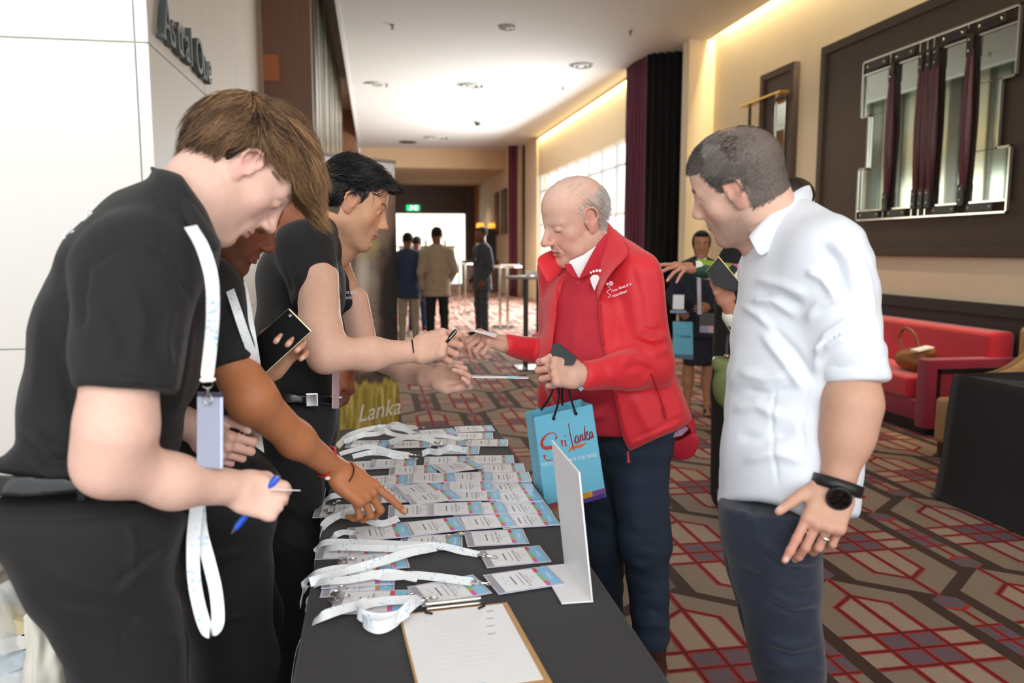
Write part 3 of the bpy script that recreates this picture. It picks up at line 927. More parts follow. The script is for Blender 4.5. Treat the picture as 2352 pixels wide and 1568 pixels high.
BADGES = [  # near edge left px, right px, layer, label
    (962, 1003, 1052, 997, 4, 'badge on top of the small stack at the far end of the table'),
    (967, 1009, 1054, 1003, 0, 'badge under the top one in the far stack'),
    (1058, 993, 1137, 990, 0, 'farthest right badge, at the far table edge'),
    (1044, 1009, 1133, 1008, 1, 'second badge from the far right corner, its blue end by the edge'),
    (1073, 1025, 1167, 1025, 0, 'badge reaching furthest right in the third row from the far end'),
    (990, 1024, 1072, 1023, 1, 'badge in the third row from the far end, middle of the table'),
    (786, 1028, 889, 1027, 0, 'badge alone at the far left below the far heap of straps'),
    (897, 1030, 990, 1027, 2, 'badge covered by straps in the far middle'),
    (1000, 1043, 1100, 1043, 0, 'badge in the fourth row with a strap loop lying across it'),
    (1078, 1065, 1182, 1064, 1, 'badge at the right edge, fifth row from the far end'),
    (975, 1068, 1078, 1066, 0, 'badge under the upright white strap loop, centre of the far half'),
    (812, 1080, 906, 1075, 1, 'left badge of the fifth row beside the pointing arm'),
    (870, 1074, 955, 1072, 2, 'second badge of the fifth row, overlapping its left neighbour'),
    (1100, 1086, 1207, 1084, 0, 'badge at the right edge, sixth row'),
    (1015, 1088, 1117, 1074, 4, 'badge lying askew on top of the sixth row'),
    (892, 1091, 1003, 1088, 2, 'badge left of the askew one in the sixth row'),
    (1134, 1108, 1222, 1106, 1, 'badge at the right edge, seventh row'),
    (1040, 1107, 1137, 1105, 2, 'seventh row badge second from the right'),
    (942, 1110, 1050, 1107, 3, 'seventh row badge third from the right'),
    (840, 1116, 940, 1112, 1, 'seventh row badge beside the pointing hand wrist'),
    (1140, 1132, 1232, 1127, 0, 'badge at the right edge, eighth row'),
    (1026, 1131, 1138, 1128, 3, 'eighth row badge second from the right'),
    (948, 1138, 1034, 1126, 2, 'eighth row badge third from the right, slightly turned'),
    (862, 1132, 955, 1130, 0, 'eighth row badge behind the knuckles'),
    (1152, 1157, 1250, 1151, 1, 'badge at the right edge, ninth row'),
    (1052, 1151, 1153, 1149, 2, 'ninth row badge second from the right'),
    (965, 1158, 1064, 1146, 3, 'ninth row badge turned towards the far side'),
    (880, 1155, 984, 1152, 1, 'ninth row badge next to the pointing hand'),
    (1165, 1185, 1270, 1178, 0, 'badge at the right edge, tenth row'),
    (1070, 1184, 1170, 1179, 1, 'tenth row badge second from the right'),
    (1003, 1184, 1112, 1180, 3, 'tenth row badge third from the right, lying flat on the others'),
    (905, 1189, 1022, 1184, 2, 'tenth row badge right beside the pointing fingertip'),
    (1178, 1213, 1288, 1206, 1, 'badge at the right edge just behind the white sign stand'),
    (1068, 1218, 1190, 1208, 2, 'badge left of the one behind the sign stand'),
    (948, 1231, 1073, 1217, 3, 'badge directly right of the pointed-at badge'),
    (805, 1246, 948, 1232, 4, 'badge being pointed at by the index finger'),
    (758, 1188, 850, 1184, 1, 'badge at the left edge under the pointing hand'),
    (1073, 1256, 1216, 1248, 0, 'badge on bare cloth with a metal clip, just before the full rows'),
    (920, 1266, 1063, 1262, 1, 'badge whose lower right carries a strap clip'),
    (1112, 1305, 1267, 1290, 0, 'badge alone on bare cloth, clipped to the long straight strap'),
    (787, 1319, 942, 1303, 1, 'left badge crossed by a twisting strap'),
    (752, 1284, 875, 1278, 0, 'left edge badge almost hidden under flat straps'),
    (1147, 1365, 1299, 1341, 2, 'nearest right badge, its blue end on the foot of the white sign stand'),
    (975, 1393, 1130, 1362, 1, 'badge left of the nearest right one, above the clipboard'),
    (742, 1352, 905, 1342, 2, 'near left badge between two wide straps, the further one'),
    (735, 1372, 905, 1364, 0, 'near left badge between two wide straps, the nearer one'),
    (762, 1411, 935, 1406, 1, 'nearest left badge under the knotted straps'),
]
for i, (ax_, ay_, bx_, by_, lay, lab) in enumerate(BADGES):
    z = TZ+.0008+lay*.0021
    a, b = Zp(ax_, ay_, z), Zp(bx_, by_, z)
    ang = math.atan2(b[1]-a[1], b[0]-a[0])
    t = thing('name_badge', 'name badge: '+lab if len(lab.split()) < 14 else lab, 'badge', b, 'name badges laid out on the black table')
    t.rotation_euler = (0, 0, ang)
    for k, (me, mt) in BM.items():
        o = bpy.data.objects.new(k, me); link(o, t)

# ---------------------------------------------------------------- lanyards
def lanyard_mat():
    m = bpy.data.materials.new('lanyard_strap'); m.use_nodes = True
    nt = m.node_tree; b = nt.nodes['Principled BSDF']; b.inputs['Roughness'].default_value = .35; b.inputs['Sheen Weight'].default_value = .3
    tc = nt.nodes.new('ShaderNodeTexCoord'); n1 = nt.nodes.new('ShaderNodeTexNoise'); n1.inputs['Scale'].default_value = 150; n1.inputs['Detail'].default_value = 1.5
    n2 = nt.nodes.new('ShaderNodeTexNoise'); n2.inputs['Scale'].default_value = 24
    r1 = nt.nodes.new('ShaderNodeMapRange'); r1.inputs[1].default_value = .60; r1.inputs[2].default_value = .64
    r2 = nt.nodes.new('ShaderNodeMapRange'); r2.inputs[1].default_value = .46; r2.inputs[2].default_value = .52
    mu = nt.nodes.new('ShaderNodeMath'); mu.operation = 'MULTIPLY'
    mx = nt.nodes.new('ShaderNodeMix'); mx.data_type = 'RGBA'; mx.inputs[6].default_value = rgb('F2F5F7')+(1,); mx.inputs[7].default_value = rgb('AFD4EA')+(1,)
    L = nt.links.new
    L(tc.outputs['Object'], n1.inputs['Vector']); L(tc.outputs['Object'], n2.inputs['Vector']); L(n1.outputs['Fac'], r1.inputs[0]); L(n2.outputs['Fac'], r2.inputs[0])
    L(r1.outputs[0], mu.inputs[0]); L(r2.outputs[0], mu.inputs[1]); L(mu.outputs[0], mx.inputs[0]); L(mx.outputs[2], b.inputs['Base Color'])
    return m
LAN = lanyard_mat(); CHR = mat('clip_metal', 'D8D6CE', .22, 1.0)
def clip(p, d, parent, up=Zv if 'Zv' in globals() else np.array((0, 0, 1.0)), k=1.0):
    """strap end, swivel and lobster hook starting at p and pointing along d"""
    d = unit(d); s = unit(np.cross(up, d)); n = np.cross(d, s)
    MB().obox(p+d*.004*k, d*.006*k, s*.0085*k, n*.0018*k).build('crimp', CHR, parent, bevel=.0006)
    lp = [p+d*.010*k+s*y*k+d*x*k for x, y in ((0, -.007), (0, .007), (.006, .007), (.009, .003), (.009, -.003), (.006, -.007), (0, -.007))]
    MB().tube(lp, .0011*k, 6).build('ring', CHR, parent, True)
    c = p+d*.032*k
    hk = [c+d*x*k+s*y*k for x, y in ((-.012, 0), (-.004, .001), (.002, .006), (.009, .005), (.012, 0), (.009, -.005), (.002, -.006), (-.003, -.002))]
    MB().tube(hk, [.0024*k, .0018*k, .0013*k, .0013*k, .0013*k, .0013*k, .0013*k, .0011*k], 7).build('hook', CHR, parent, True)
    return c+d*.012*k
YD, XD, ZD = np.array((0, 1.0, 0)), np.array((1.0, 0, 0)), np.array((0, 0, 1.0))
def strap(name_pts, label, tw=None, w=.0155, group='white lanyards heaped along the staff side of the table', cl=True, n=7, parent=None):
    """name_pts = (px, py, height above the cloth[, lean]); lean 0 lies flat, 1 stands on its edge"""
    P = [Zp(q[0], q[1], TZ+.002+q[2]) for q in name_pts]
    le = [min(1, .30+.7*(q[3] if len(q) > 3 else 0)) for q in name_pts]
    w = w*1.22
    P = [p+np.array((0, 0, .45*w*math.sin(l*PI/2))) for p, l in zip(P, le)]
    C_ = spline([np.append(p, l) for p, l in zip(P, le)], n)
    pts = [c[:3] for c in C_]; wd = []
    for i, c in enumerate(C_):
        t = unit(pts[min(i+1, len(pts)-1)]-pts[max(i-1, 0)])
        hz = unit(np.cross(t, ZD)) if abs(t[2]) < .95 else YD
        if wd and np.dot(hz, hz0) < 0: hz = -hz
        if abs(hz[1]) > .2 and hz[1] < 0: hz = -hz
        hz0 = hz
        wd.append(unit(hz*math.cos(c[3]*PI/2)+ZD*math.sin(c[3]*PI/2)))
    t_ = thing('lanyard', label, 'lanyard', P[0], group)
    MB().ribbon(pts, wd, w, .0009).build('strap', LAN, t_, True)
    if cl: clip(pts[-1], pts[-1]-pts[-3], t_)
    return t_
# ---------------------------------------------------------------- figures
def perp(px, py):
    """horizontal direction square to the line of sight (towards image right)"""
    r = ray(px, py)
    return unit((r[1], -r[0], 0))
def away(px, py):
    r = ray(px, py)
    return unit((r[0], r[1], 0))
Zv = np.array((0, 0, 1.0))
class Head:
    def __init__(s, O, fwd, up=(0, 0, 1), scale=1.0):
        s.O = np.asarray(O, float)
        s.f = unit(fwd); s.u = unit(np.asarray(up, float)-np.dot(up, s.f)*s.f); s.r = np.cross(s.f, s.u)
        s.M = np.stack([s.r, s.f, s.u]); s.k = scale
    def w(s, p): return s.O+s.k*(np.asarray(p, float) @ s.M)
    def loc(s, V): return (V-s.O) @ s.M.T/s.k
    def ell(s, S, c, r, k=0.02, mode='add', rx=0.0):
        M = s.M
        if rx:
            c_, s_ = math.cos(rx), math.sin(rx)
            M = np.stack([s.r, c_*s.f+s_*s.u, -s_*s.f+c_*s.u])
        S.ell(s.w(c), np.asarray(r)*s.k, M, k, mode)
    def cap(s, S, a, b, ra, rb, k=0.01, mode='add', **kw): S.cap(s.w(a), s.w(b), ra*s.k, rb*s.k, k, mode=mode, **kw)
def head_sdf(S, h, nose=1.0, jaw=1.0, old=0.0, open_eyes=False, ear=1.0, fem=0.0, jowl=0.0):
    E, K = h.ell, h.cap
    E(S, (0, -.018, .036), (.0755, .098, .086), .0)
    E(S, (0, .020, .045), (.066, .068, .066), .03)
    E(S, (0, .026, -.020), (.061, .058, .075), .03)
    E(S, (0, .030, -.062), (.048, .050, .048), .03)
    for x in (-1, 1):
        K(S, (x*.045*jaw, -.004, -.060), (x*.012, .064, -.102), .018, .015, .035)
        E(S, (x*.041, .050, -.024), (.020, .019, .019), .024)
        K(S, (x*.010, .083, .022), (x*.043, .066, .021), .0095, .0085, .018)      # brow ridge
        K(S, (x*.010, .070, .010), (x*.016, .076, -.034), .010, .011, .016)       # sides of the nose root
        if jowl:
            E(S, (x*.044, .036, -.080), (.022, .028, .028), .025)
            E(S, (x*.03, .07, -.05), (.017, .014, .02), .02)
    E(S, (0, .074, -.103), (.021, .016, .015), .020)                       # chin
    E(S, (0, .04, -.105), (.030, .035, .014), .03)                         # under the chin
    for x in (-1, 1):
        E(S, (x*.0315, .099, .002), (.0165, .0135, .0100), .010, 'sub')      # sockets
        E(S, (x*.0305, .0735, .002), (.0170, .0145, .0120), .004)            # lids over the eyeball
        if open_eyes:
            E(S, (x*.0310, .0905, -.0003), (.0128, .0088, .0042), .0012, 'sub')
        else:
            K(S, (x*.0425, .084, -.004), (x*.020, .087, -.005), .0012, .0012, .002, 'sub')
        K(S, (x*.018, .086, .0125), (x*.046, .074, .010), .0010, .0010, .004, 'sub')  # lid crease
    n = nose
    K(S, (0, .078, .004), (0, .086, -.040), .013, .0145, .012)
    K(S, (0, .083, .016), (0, .084+.026*n, -.026), .0085, .0095, .012)
    E(S, (0, .084+.027*n, -.031), (.0115, .0120, .0100), .007)
    for x in (-1, 1):
        E(S, (x*.0125, .094+.007*n, -.035), (.0078, .012, .0075), .007)
        E(S, (x*.0065, .101+.007*n, -.0435), (.0032, .005, .003), .002, 'sub')
    # mouth
    E(S, (0, .078, -.066), (.027, .016, .020), .016)
    K(S, (0, .0965, -.048), (0, .0975, -.058), .0016, .0016, .005, 'sub')
    for x in (-1, 1):
        K(S, (x*.004, .0965, -.0625), (x*.021, .087, -.068), .0048, .003, .004)
        K(S, (0, .0955, -.0745), (x*.018, .087, -.071), .0058, .0035, .004)
        K(S, (0, .1015, -.0685), (x*.024, .088, -.0695), .0014, .0014, .002, 'sub')
        if old:
            K(S, (x*.019, .094, -.036), (x*.034, .08, -.07), .002, .002, .004, 'sub')
    E(S, (0, .096, -.088), (.016, .006, .005), .012, 'sub')
    # ears
    for x in (-1, 1):
        e = ear
        E(S, (x*.0755, -.010, -.002), (.006, .018*e, .031*e), .006, rx=-.15)
        pts = [(x*.0775, .008, .010*e), (x*.080, .006, .020*e), (x*.0815, .0, .028*e), (x*.0825, -.010, .031*e), (x*.084, -.020*e, .027*e), (x*.085, -.027*e, .016*e), (x*.084, -.027*e, .003), (x*.080, -.021, -.010*e), (x*.0755, -.013, -.021*e), (x*.072, -.005, -.028*e)]
        for a, b in zip(pts, pts[1:]): K(S, a, b, .0036, .0036, .003)
        E(S, (x*.073, -.005, -.027*e), (.0045, .007, .009), .004)
        E(S, (x*.084, -.007, .002), (.0065, .0095, .015), .003, 'sub')
        K(S, (x*.079, .006, -.002), (x*.079, .005, -.011), .0035, .003, .003)
def paint_skin(h, V, base, lips, blush, brow=None, brow_w=.0055, stubble=None, scalp=None, sfun=None, lash=(0.03, 0.02, 0.02), browb=.4, lz=-.0045, lw=.0015):
    L = h.loc(V)
    x, y, z = L[:, 0], L[:, 1], L[:, 2]
    col = np.tile(np.array(base), (len(V), 1))
    def mix(c, a):
        nonlocal col
        a = np.clip(a, 0, 1)[:, None]
        col = col*(1-a)+np.array(c)*a
    ax = np.abs(x)
    if blush is not None:
        mix(blush, .5*np.exp(-((ax-.045)/.02)**2-((z+.03)/.022)**2)*(y > .02))
        mix(blush, .55*np.exp(-(x/.014)**2-((z+.032)/.014)**2)*(y > .09))
        mix(blush, .5*(ax > .077)*(z > -.04)*(y < .02))
    if stubble is not None:
        c, a = stubble
        beard = (y > .0)*np.clip((-.038-z-.25*np.clip(.05-ax, 0, 1))/.02, 0, 1)*np.clip((.118+z)/.02+1, 0, 1)
        tash = np.exp(-((z+.053)/.006)**2)*(ax < .028)*(y > .07)
        side = np.exp(-((y-.0)/.02)**2)*(z > -.09)*(z < .0)*(ax > .05)
        mix(c, a*np.maximum(np.maximum(beard, tash), side*.8))
    mix(lips, .9*np.exp(-((z+.0685)/.0068)**4)*(ax < .022-.4*np.abs(z+.0685))*(y > .082))
    mix(np.array(lips)*.35, .8*np.exp(-((z+.0688)/.0013)**2)*(ax < .023)*(y > .08))
    if brow is not None:
        zb = .021+.010*np.sin(np.clip((ax-.012)/.035, 0, 1)*PI*.75)
        mix(brow, browb*2.2*np.exp(-((z-zb)/brow_w)**4)*(ax > .012)*(ax < .05)*(y > .05))
    mix(lash, .85*np.exp(-((z-lz)/lw)**2)*(ax > .02)*(ax < .0425)*(y > .07))
    if scalp is not None:
        c, a = scalp
        mix(c, a*sfun(x, y, z))
    return col
def hand_sdf(S, wrist, d, palm, thumb=1, curl=((20, 30, 20),)*4, spread=(6, 2, -3, -8), k=1.0, thumb_pts=None, fk=.0028):
    """wrist position, direction to the knuckles, direction the palm faces; thumb=+1 or -1 chooses its side"""
    y = unit(d); z = -unit(np.asarray(palm)-np.dot(palm, y)*y); x = np.cross(y, z)*thumb
    M = np.stack([x, y, z])
    W = lambda p: np.asarray(wrist, float)+k*(np.asarray(p, float) @ M)
    S.cap(W((0, -.03, 0)), W((0, .02, 0)), .0225*k, .022*k, .012, u=x, q=1.22)
    S.box(W((0, .054, 0)), np.array((.040, .040, .0135))*k, M, .0125*k, .016)
    S.ell(W((.022, .036, -.010)), np.array((.017, .030, .015))*k, M, .012)
    S.ell(W((-.024, .034, -.007)), np.array((.013, .032, .013))*k, M, .012)
    bx = (.0305, .0105, -.0100, -.0290); by = (.088, .092, .088, .080)
    ln = ((.043, .026, .021), (.047, .030, .022), (.043, .028, .021), (.034, .021, .018))
    rd = ((.0098, .0088, .0082, .0068), (.0100, .0090, .0083, .0068), (.0095, .0086, .0080, .0066), (.0085, .0077, .0071, .0060))
    nails = []
    tips = []
    for i in range(4):
        p = np.array((bx[i], by[i]-.008, .000)); a = 0
        S.ell(W((bx[i], by[i], .004)), np.array((.0105, .012, .0105))*k, M, .006)
        sp = R(spread[i])
        for j in range(3):
            a += R(curl[i][j])
            dv = np.array((math.sin(sp)*math.cos(a), math.cos(a)*math.cos(sp), -math.sin(a)))
            L = ln[i][j]+(.008 if j == 0 else 0)
            q = p+dv*L
            S.cap(W(p), W(q), rd[i][j]*k, rd[i][j+1]*k, fk if j else .006)
            if j < 2: S.ell(W(q), np.array((.0093, .0093, .0093))*k*(rd[i][j+1]/.0088), M, .002)
            nd = np.array((math.sin(sp)*math.sin(a), math.sin(a), math.cos(a)))
            p = q
        nails.append((W(p-dv*.004+nd*.006), W(nd)-W((0, 0, 0)), .0062*k)); tips.append(W(p))
    tp = thumb_pts or ((.026, .018, -.006), (.046, .046, -.016), (.055, .074, -.020), (.054, .100, -.022))
    r = (.0155, .0125, .0108, .0082)
    for j in range(3):
        S.cap(W(tp[j]), W(tp[j+1]), r[j]*k, r[j+1]*k, .010 if j == 0 else .003)
    dv = unit(np.array(tp[3])-np.array(tp[2])); nn = unit(np.cross(dv, (0, 0, 1)) + .3*np.array((0, 0, 1))); nn = nn if nn[0] > 0 else -nn
    nails.append((W(np.array(tp[3])-dv*.003+nn*.006), nn @ M, .0072*k)); tips.append(W(tp[3]))
    return nails, tips, W
def paint_hand(V, col, nails, W, base, red, nail):
    N = None
    for c, n, r in nails:
        d2 = ((V-c)**2).sum(1)
        a = np.clip(1.3-np.sqrt(d2)/r, 0, 1)[:, None]*.8
        col = col*(1-a)+np.array(nail)*a
    return col
def limb(S, pts, rs, k=.02, **kw):
    for i in range(len(pts)-1):
        S.cap(pts[i], pts[i+1], rs[i], rs[i+1], k, **kw)
def body_mesh(name, parts, cols, m, parent, label=None):
    """parts: [(V,Q)], cols: list of colour arrays -> one skin object"""
    V, Q = joinm(parts)
    me = npmesh(name, V, Q, True, np.concatenate(cols))
    o = put(name, me, m, parent)
    if label: o['label'] = label
    return o
def sdfobj(name, S, m, parent, rel=1, fold=None, d0=0, dd=.5, waves=None, label=None, col=None):
    V, Q = S.mesh()
    V = relax(V, Q, rel)
    if fold or waves:
        N = vnormals(V, Q)
        if waves: V = V+N*wave(V, waves)[:, None]
        if fold: V = folds(V, N, fold, d0, dd)
        V = relax(V, Q, 1, .35)
    c = None
    if col is not None: c = col(V)
    o = put(name, npmesh(name, V, Q, True, c), m, parent)
    if label: o['label'] = label
    return o
def bounds(pts, m):
    P = np.array(pts)
    return P.min(0)-m, P.max(0)+m
def strands(name, h, roots, norms, flow, length, m, parent, base, tint, rad=.0007, K=9, lift=.5, grav=.3, curlv=.15, clump=24, seed=1, hug=None, rootdark=.6, push=1.02):
    """hair strands: roots/norms in head space, flow(P)->direction field in head space"""
    g = np.random.default_rng(seed)
    n = len(roots)
    L = length if np.ndim(length) else np.full(n, length)
    L = L*g.uniform(.75, 1.1, n)
    P = roots.copy()
    down = (np.array((0, 0, -1.0)) @ h.M.T)
    paths = [P.copy()]
    cid = g.integers(0, clump, n)
    cen = roots[g.integers(0, n, clump)]
    d2 = ((roots[:, None, :]-cen[None])**2).sum(2); cid = d2.argmin(1)
    cj = g.normal(0, 1, (clump, 3))
    ij = g.normal(0, 1, (n, 3))
    ph = g.uniform(0, 6.28, clump)[cid]+g.normal(0, .3, n)
    D0 = norms*lift+flow(roots)*(1-lift)+.22*cj[cid]*curlv*3+.1*ij
    D0 /= np.linalg.norm(D0, axis=1, keepdims=True)
    dcur = D0
    for i in range(1, K):
        t = i/(K-1)
        F = flow(P)
        F = F+.34*curlv*cj[cid]*np.sin(t*5+ph)[:, None]
        side = np.cross(F, P-np.array((0, -.01, .02)))
        side /= np.linalg.norm(side, axis=1, keepdims=True)+1e-9
        dcur = dcur*.62+.38*(F+grav*t*down)+side*(curlv*np.sin(t*6+ph))[:, None]*.6+.02*ij
        dcur /= np.linalg.norm(dcur, axis=1, keepdims=True)
        P = P+dcur*(L/(K-1))[:, None]
        q = (P-np.array((0, -.018, .036)))/(np.array((.0755, .098, .086))*push)
        rr = np.linalg.norm(q, axis=1)
        inn = (rr < 1) & (P[:, 1] < .075)
        P[inn] = np.array((0, -.018, .036))+(q[inn]/rr[inn][:, None])*(np.array((.0755, .098, .086))*push)
        paths.append(P.copy())
    A = np.stack(paths, 1)                       # n,K,3
    T = np.gradient(A, axis=1)
    T /= np.linalg.norm(T, axis=2, keepdims=True)+1e-9
    s1 = np.cross(T, ij[:, None, :]+np.array((.01, .02, .03))); s1 /= np.linalg.norm(s1, axis=2, keepdims=True)+1e-9
    s2 = np.cross(T, s1)
    w = rad*np.array([1-.85*(i/(K-1))**1.5 for i in range(K)])[None, :, None]
    ring = [A+w*(math.cos(a)*s1+math.sin(a)*s2) for a in (0, 2.094, 4.189)]
    V = np.stack(ring, 2).reshape(-1, 3)
    b = (np.arange(n)*K*3)[:, None, None]+(np.arange(K-1)*3)[None, :, None]
    Q = np.concatenate([np.stack([b+j, b+(j+1) % 3, b+3+(j+1) % 3, b+3+j], 3).reshape(-1, 4) for j in range(3)])
    cc = np.array(base)[None]*(1-g.uniform(0, 1, n)[:, None]**1.6)+np.array(tint)[None]*(g.uniform(0, 1, n)[:, None]**1.6)
    mixv = (np.clip(.5+.35*cj[cid, 0]+.12*ij[:, 1], 0, 1))[:, None]
    cc = np.array(base)*(1-mixv)+np.array(tint)*mixv
    C3 = np.repeat(cc, K*3, axis=0)
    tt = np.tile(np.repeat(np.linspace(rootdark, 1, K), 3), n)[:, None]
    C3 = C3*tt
    Vw = h.O+h.k*(V @ h.M)
    o = put(name, npmesh(name, Vw, Q, True, C3), m, parent)
    return o
def scalp_points(n, test, seed=3, grow=1.0):
    g = np.random.default_rng(seed)
    out = []
    while len(out) < n:
        v = g.normal(0, 1, (n*3, 3)); v /= np.linalg.norm(v, axis=1, keepdims=True)
        p = np.array((0, -.018, .036))+v*np.array((.0755, .098, .086))*grow
        ok = test(p[:, 0], p[:, 1], p[:, 2])
        out += list(p[ok])
    P = np.array(out[:n])
    N = (P-np.array((0, -.018, .036)))/np.array((.0755, .098, .086))**2
    N /= np.linalg.norm(N, axis=1, keepdims=True)
    return P, N
def mesh_points(h, part, n, test, seed=3, off=.0):
    V, Q = part
    N = vnormals(V, Q); L = h.loc(V); NL = N @ h.M.T
    ok = np.where(test(L[:, 0], L[:, 1], L[:, 2]))[0]
    g = np.random.default_rng(seed)
    i = g.choice(ok, n)
    return L[i]+g.normal(0, .0009, (n, 3))+NL[i]*off, NL[i]
def hairline(x, y, z, top=.072, side=.012, nape=-.045):
    """True where hair grows: above the forehead line, around the ears, down to the nape"""
    lim = np.where(y > .045, top, np.where(y > .012, .012+side, np.where(y > -.03, .025, nape+.0*y)))
    blend = np.where((y > .012) & (y <= .045), side+(top-side)*np.clip((y-.02)/.03, 0, 1), lim)
    return z > blend
def collar(name, cen, axis, front, r1, r2, hgt, drop, gap, m, parent, flare=.018, thick=.003, stand=.0):
    """folded collar round a neck: stand rises hgt, leaf falls drop outside it; gap = half opening angle at the front"""
    ax = unit(axis); fr = unit(np.asarray(front)-np.dot(front, ax)*ax); sd = np.cross(ax, fr)
    n = 40; v = []
    for i in range(n+1):
        a = gap+(2*PI-2*gap)*i/n
        e = math.cos(a)*fr*r1+math.sin(a)*sd*r2
        eu = unit(e); fdrop = .5+.5*math.cos(a)
        rows = [e+ax*(-.005), e*.985+ax*hgt*(1-.35*fdrop), e*1.0+eu*.004+ax*(hgt*(1-.35*fdrop)+.003), e+eu*(.008+flare*.5)+ax*(hgt*.6*(1-.3*fdrop)), e+eu*(flare)+ax*(hgt-drop)*(1+.35*fdrop)-ax*.012*fdrop]
        v += [np.asarray(cen)+q for q in rows]
    f = [(5*i+k, 5*(i+1)+k, 5*(i+1)+k+1, 5*i+k+1) for i in range(n) for k in range(4)]
    o = put(name, pymesh(name, v, f, True), m, parent)
    sm = o.modifiers.new('s', 'SOLIDIFY'); sm.thickness = thick; sm.offset = 0
    ss = o.modifiers.new('b', 'SUBSURF'); ss.levels = 1; ss.render_levels = 1
    return o
def ringband(name, c, axis, r, w, th, m, parent, q=1.0, u=None):
    ax = unit(axis); a = unit(np.cross(ax, (0.3, 0.2, 0.9))) if u is None else unit(u-np.dot(u, ax)*ax); b = np.cross(ax, a)
    n = 32; v = []
    for i in range(n):
        t = 2*PI*i/n; e = math.cos(t)*a*q+math.sin(t)*b
        for rr, hh in ((r, -w/2), (r+th, -w/2), (r+th, w/2), (r, w/2)): v.append(np.asarray(c)+e*rr+ax*hh)
    f = [(4*i+k, 4*((i+1) % n)+k, 4*((i+1) % n)+(k+1) % 4, 4*i+(k+1) % 4) for i in range(n) for k in range(4)]
    return put(name, pymesh(name, v, f, True), m, parent)
SKIN = lambda nm: mat(nm, 'FFFFFF', 0.5, attr=True, noise=0.07, nscale=60, bump=0.0005, bscale=450, sss=0.12, spec=0.35)
SK1 = SKIN('skin_fair'); 
HAIRM = mat('hair', 'FFFFFF', 0.42, attr=True, noise=0.1, nscale=30, spec=0.35)
CLOTHB = mat('black_pique', '161617', 0.85, noise=0.1, nscale=40, sheen=0.06, bump=0.0004, bscale=900)
TROU = mat('black_twill', '19181A', 0.85, noise=0.12, nscale=30, sheen=0.05, bump=0.0004, bscale=700)
BELT = mat('belt_leather', '17181A', 0.3, coat=0.3)
STEEL = mat('steel', 'C8CACC', 0.2, 1.0)
def polysdf(poly):
    """signed distance (px) to an outline, negative inside; sampled on a coarse sheet"""
    P = np.array(poly, float)
    lo = P.min(0)-160; hi = P.max(0)+160; st = 5.0
    xs = np.arange(lo[0], hi[0]+st, st); ys = np.arange(lo[1], hi[1]+st, st)
    X, Y = np.meshgrid(xs, ys, indexing='ij')
    d = np.full(X.shape, 1e9); ins = np.zeros(X.shape, bool)
    n = len(P)
    for i in range(n):
        a, b = P[i], P[(i+1) % n]
        ab = b-a
        t = np.clip(((X-a[0])*ab[0]+(Y-a[1])*ab[1])/(ab @ ab+1e-9), 0, 1)
        d = np.minimum(d, np.hypot(X-a[0]-t*ab[0], Y-a[1]-t*ab[1]))
        c = ((a[1] > Y) != (b[1] > Y)) & (X < (b[0]-a[0])*(Y-a[1])/((b[1]-a[1]) if abs(b[1]-a[1]) > 1e-9 else 1e-9)+a[0])
        ins ^= c
    G = np.where(ins, -d, d).astype(np.float32)
    def f(px, py):
        u = np.clip((px-lo[0])/st, 0, G.shape[0]-1.001); v = np.clip((py-lo[1])/st, 0, G.shape[1]-1.001)
        i = u.astype(int); j = v.astype(int); fu = u-i; fv = v-j
        return (G[i, j]*(1-fu)*(1-fv)+G[i+1, j]*fu*(1-fv)+G[i, j+1]*(1-fu)*fv+G[i+1, j+1]*fu*fv)
    return f
def smooth_poly(poly, n=5):
    P = [np.array(p, float) for p in poly]
    m = len(P); out = []
    for i in range(m):
        p0, p1, p2, p3 = P[i-1], P[i], P[(i+1) % m], P[(i+2) % m]
        for k in range(n):
            t = k/n
            out.append(0.5*((2*p1)+(p2-p0)*t+(2*p0-5*p1+4*p2-p3)*t*t+(-p0+3*p1-3*p2+p3)*t**3))
    return out
def cookie(S, poly, k=0.03, mode='keep', d0=None, d1=None, smooth=True, grow=0.0, curve=None):
    """trim a volume to an outline seen from the camera's side of the room (or cut the outline out of it)"""
    f = polysdf(smooth_poly(poly) if smooth else poly)
    X, Y, Z = [(S.lo[i]+S.h*np.arange(S.F.shape[i])).astype(np.float32) for i in range(3)]
    X = X[:, None, None]; Y = Y[None, :, None]; Z = Z[None, None, :]-CAMH
    F_ = X*math.sin(YAW)+Y*math.cos(YAW); r = X*math.cos(YAW)-Y*math.sin(YAW)
    dep = F_*math.cos(PITCH)-Z*math.sin(PITCH); u = F_*math.sin(PITCH)+Z*math.cos(PITCH)
    dep = np.maximum(dep, .1)
    px = CX+FPX*r/dep; py = CY-FPX*u/dep
    d = (f(px, py)-grow)*dep/FPX
    if d0 is not None or d1 is not None:
        e = np.full(d.shape, -9.0, np.float32)
        if d0 is not None: e = np.maximum(e, d0-dep)
        if d1 is not None: e = np.maximum(e, dep-d1)
        d = np.maximum(d, e)
    A = S.F
    if mode == 'sub': d = -d
    hh = np.maximum(k-np.abs(A-d), 0)/max(k, 1e-6)
    S.F = (np.maximum(A, d)+hh*hh*k*0.25).astype(np.float32)
    return S
def box_of(pts, m):
    P = np.array(pts); return P.min(0)-m, P.max(0)+m
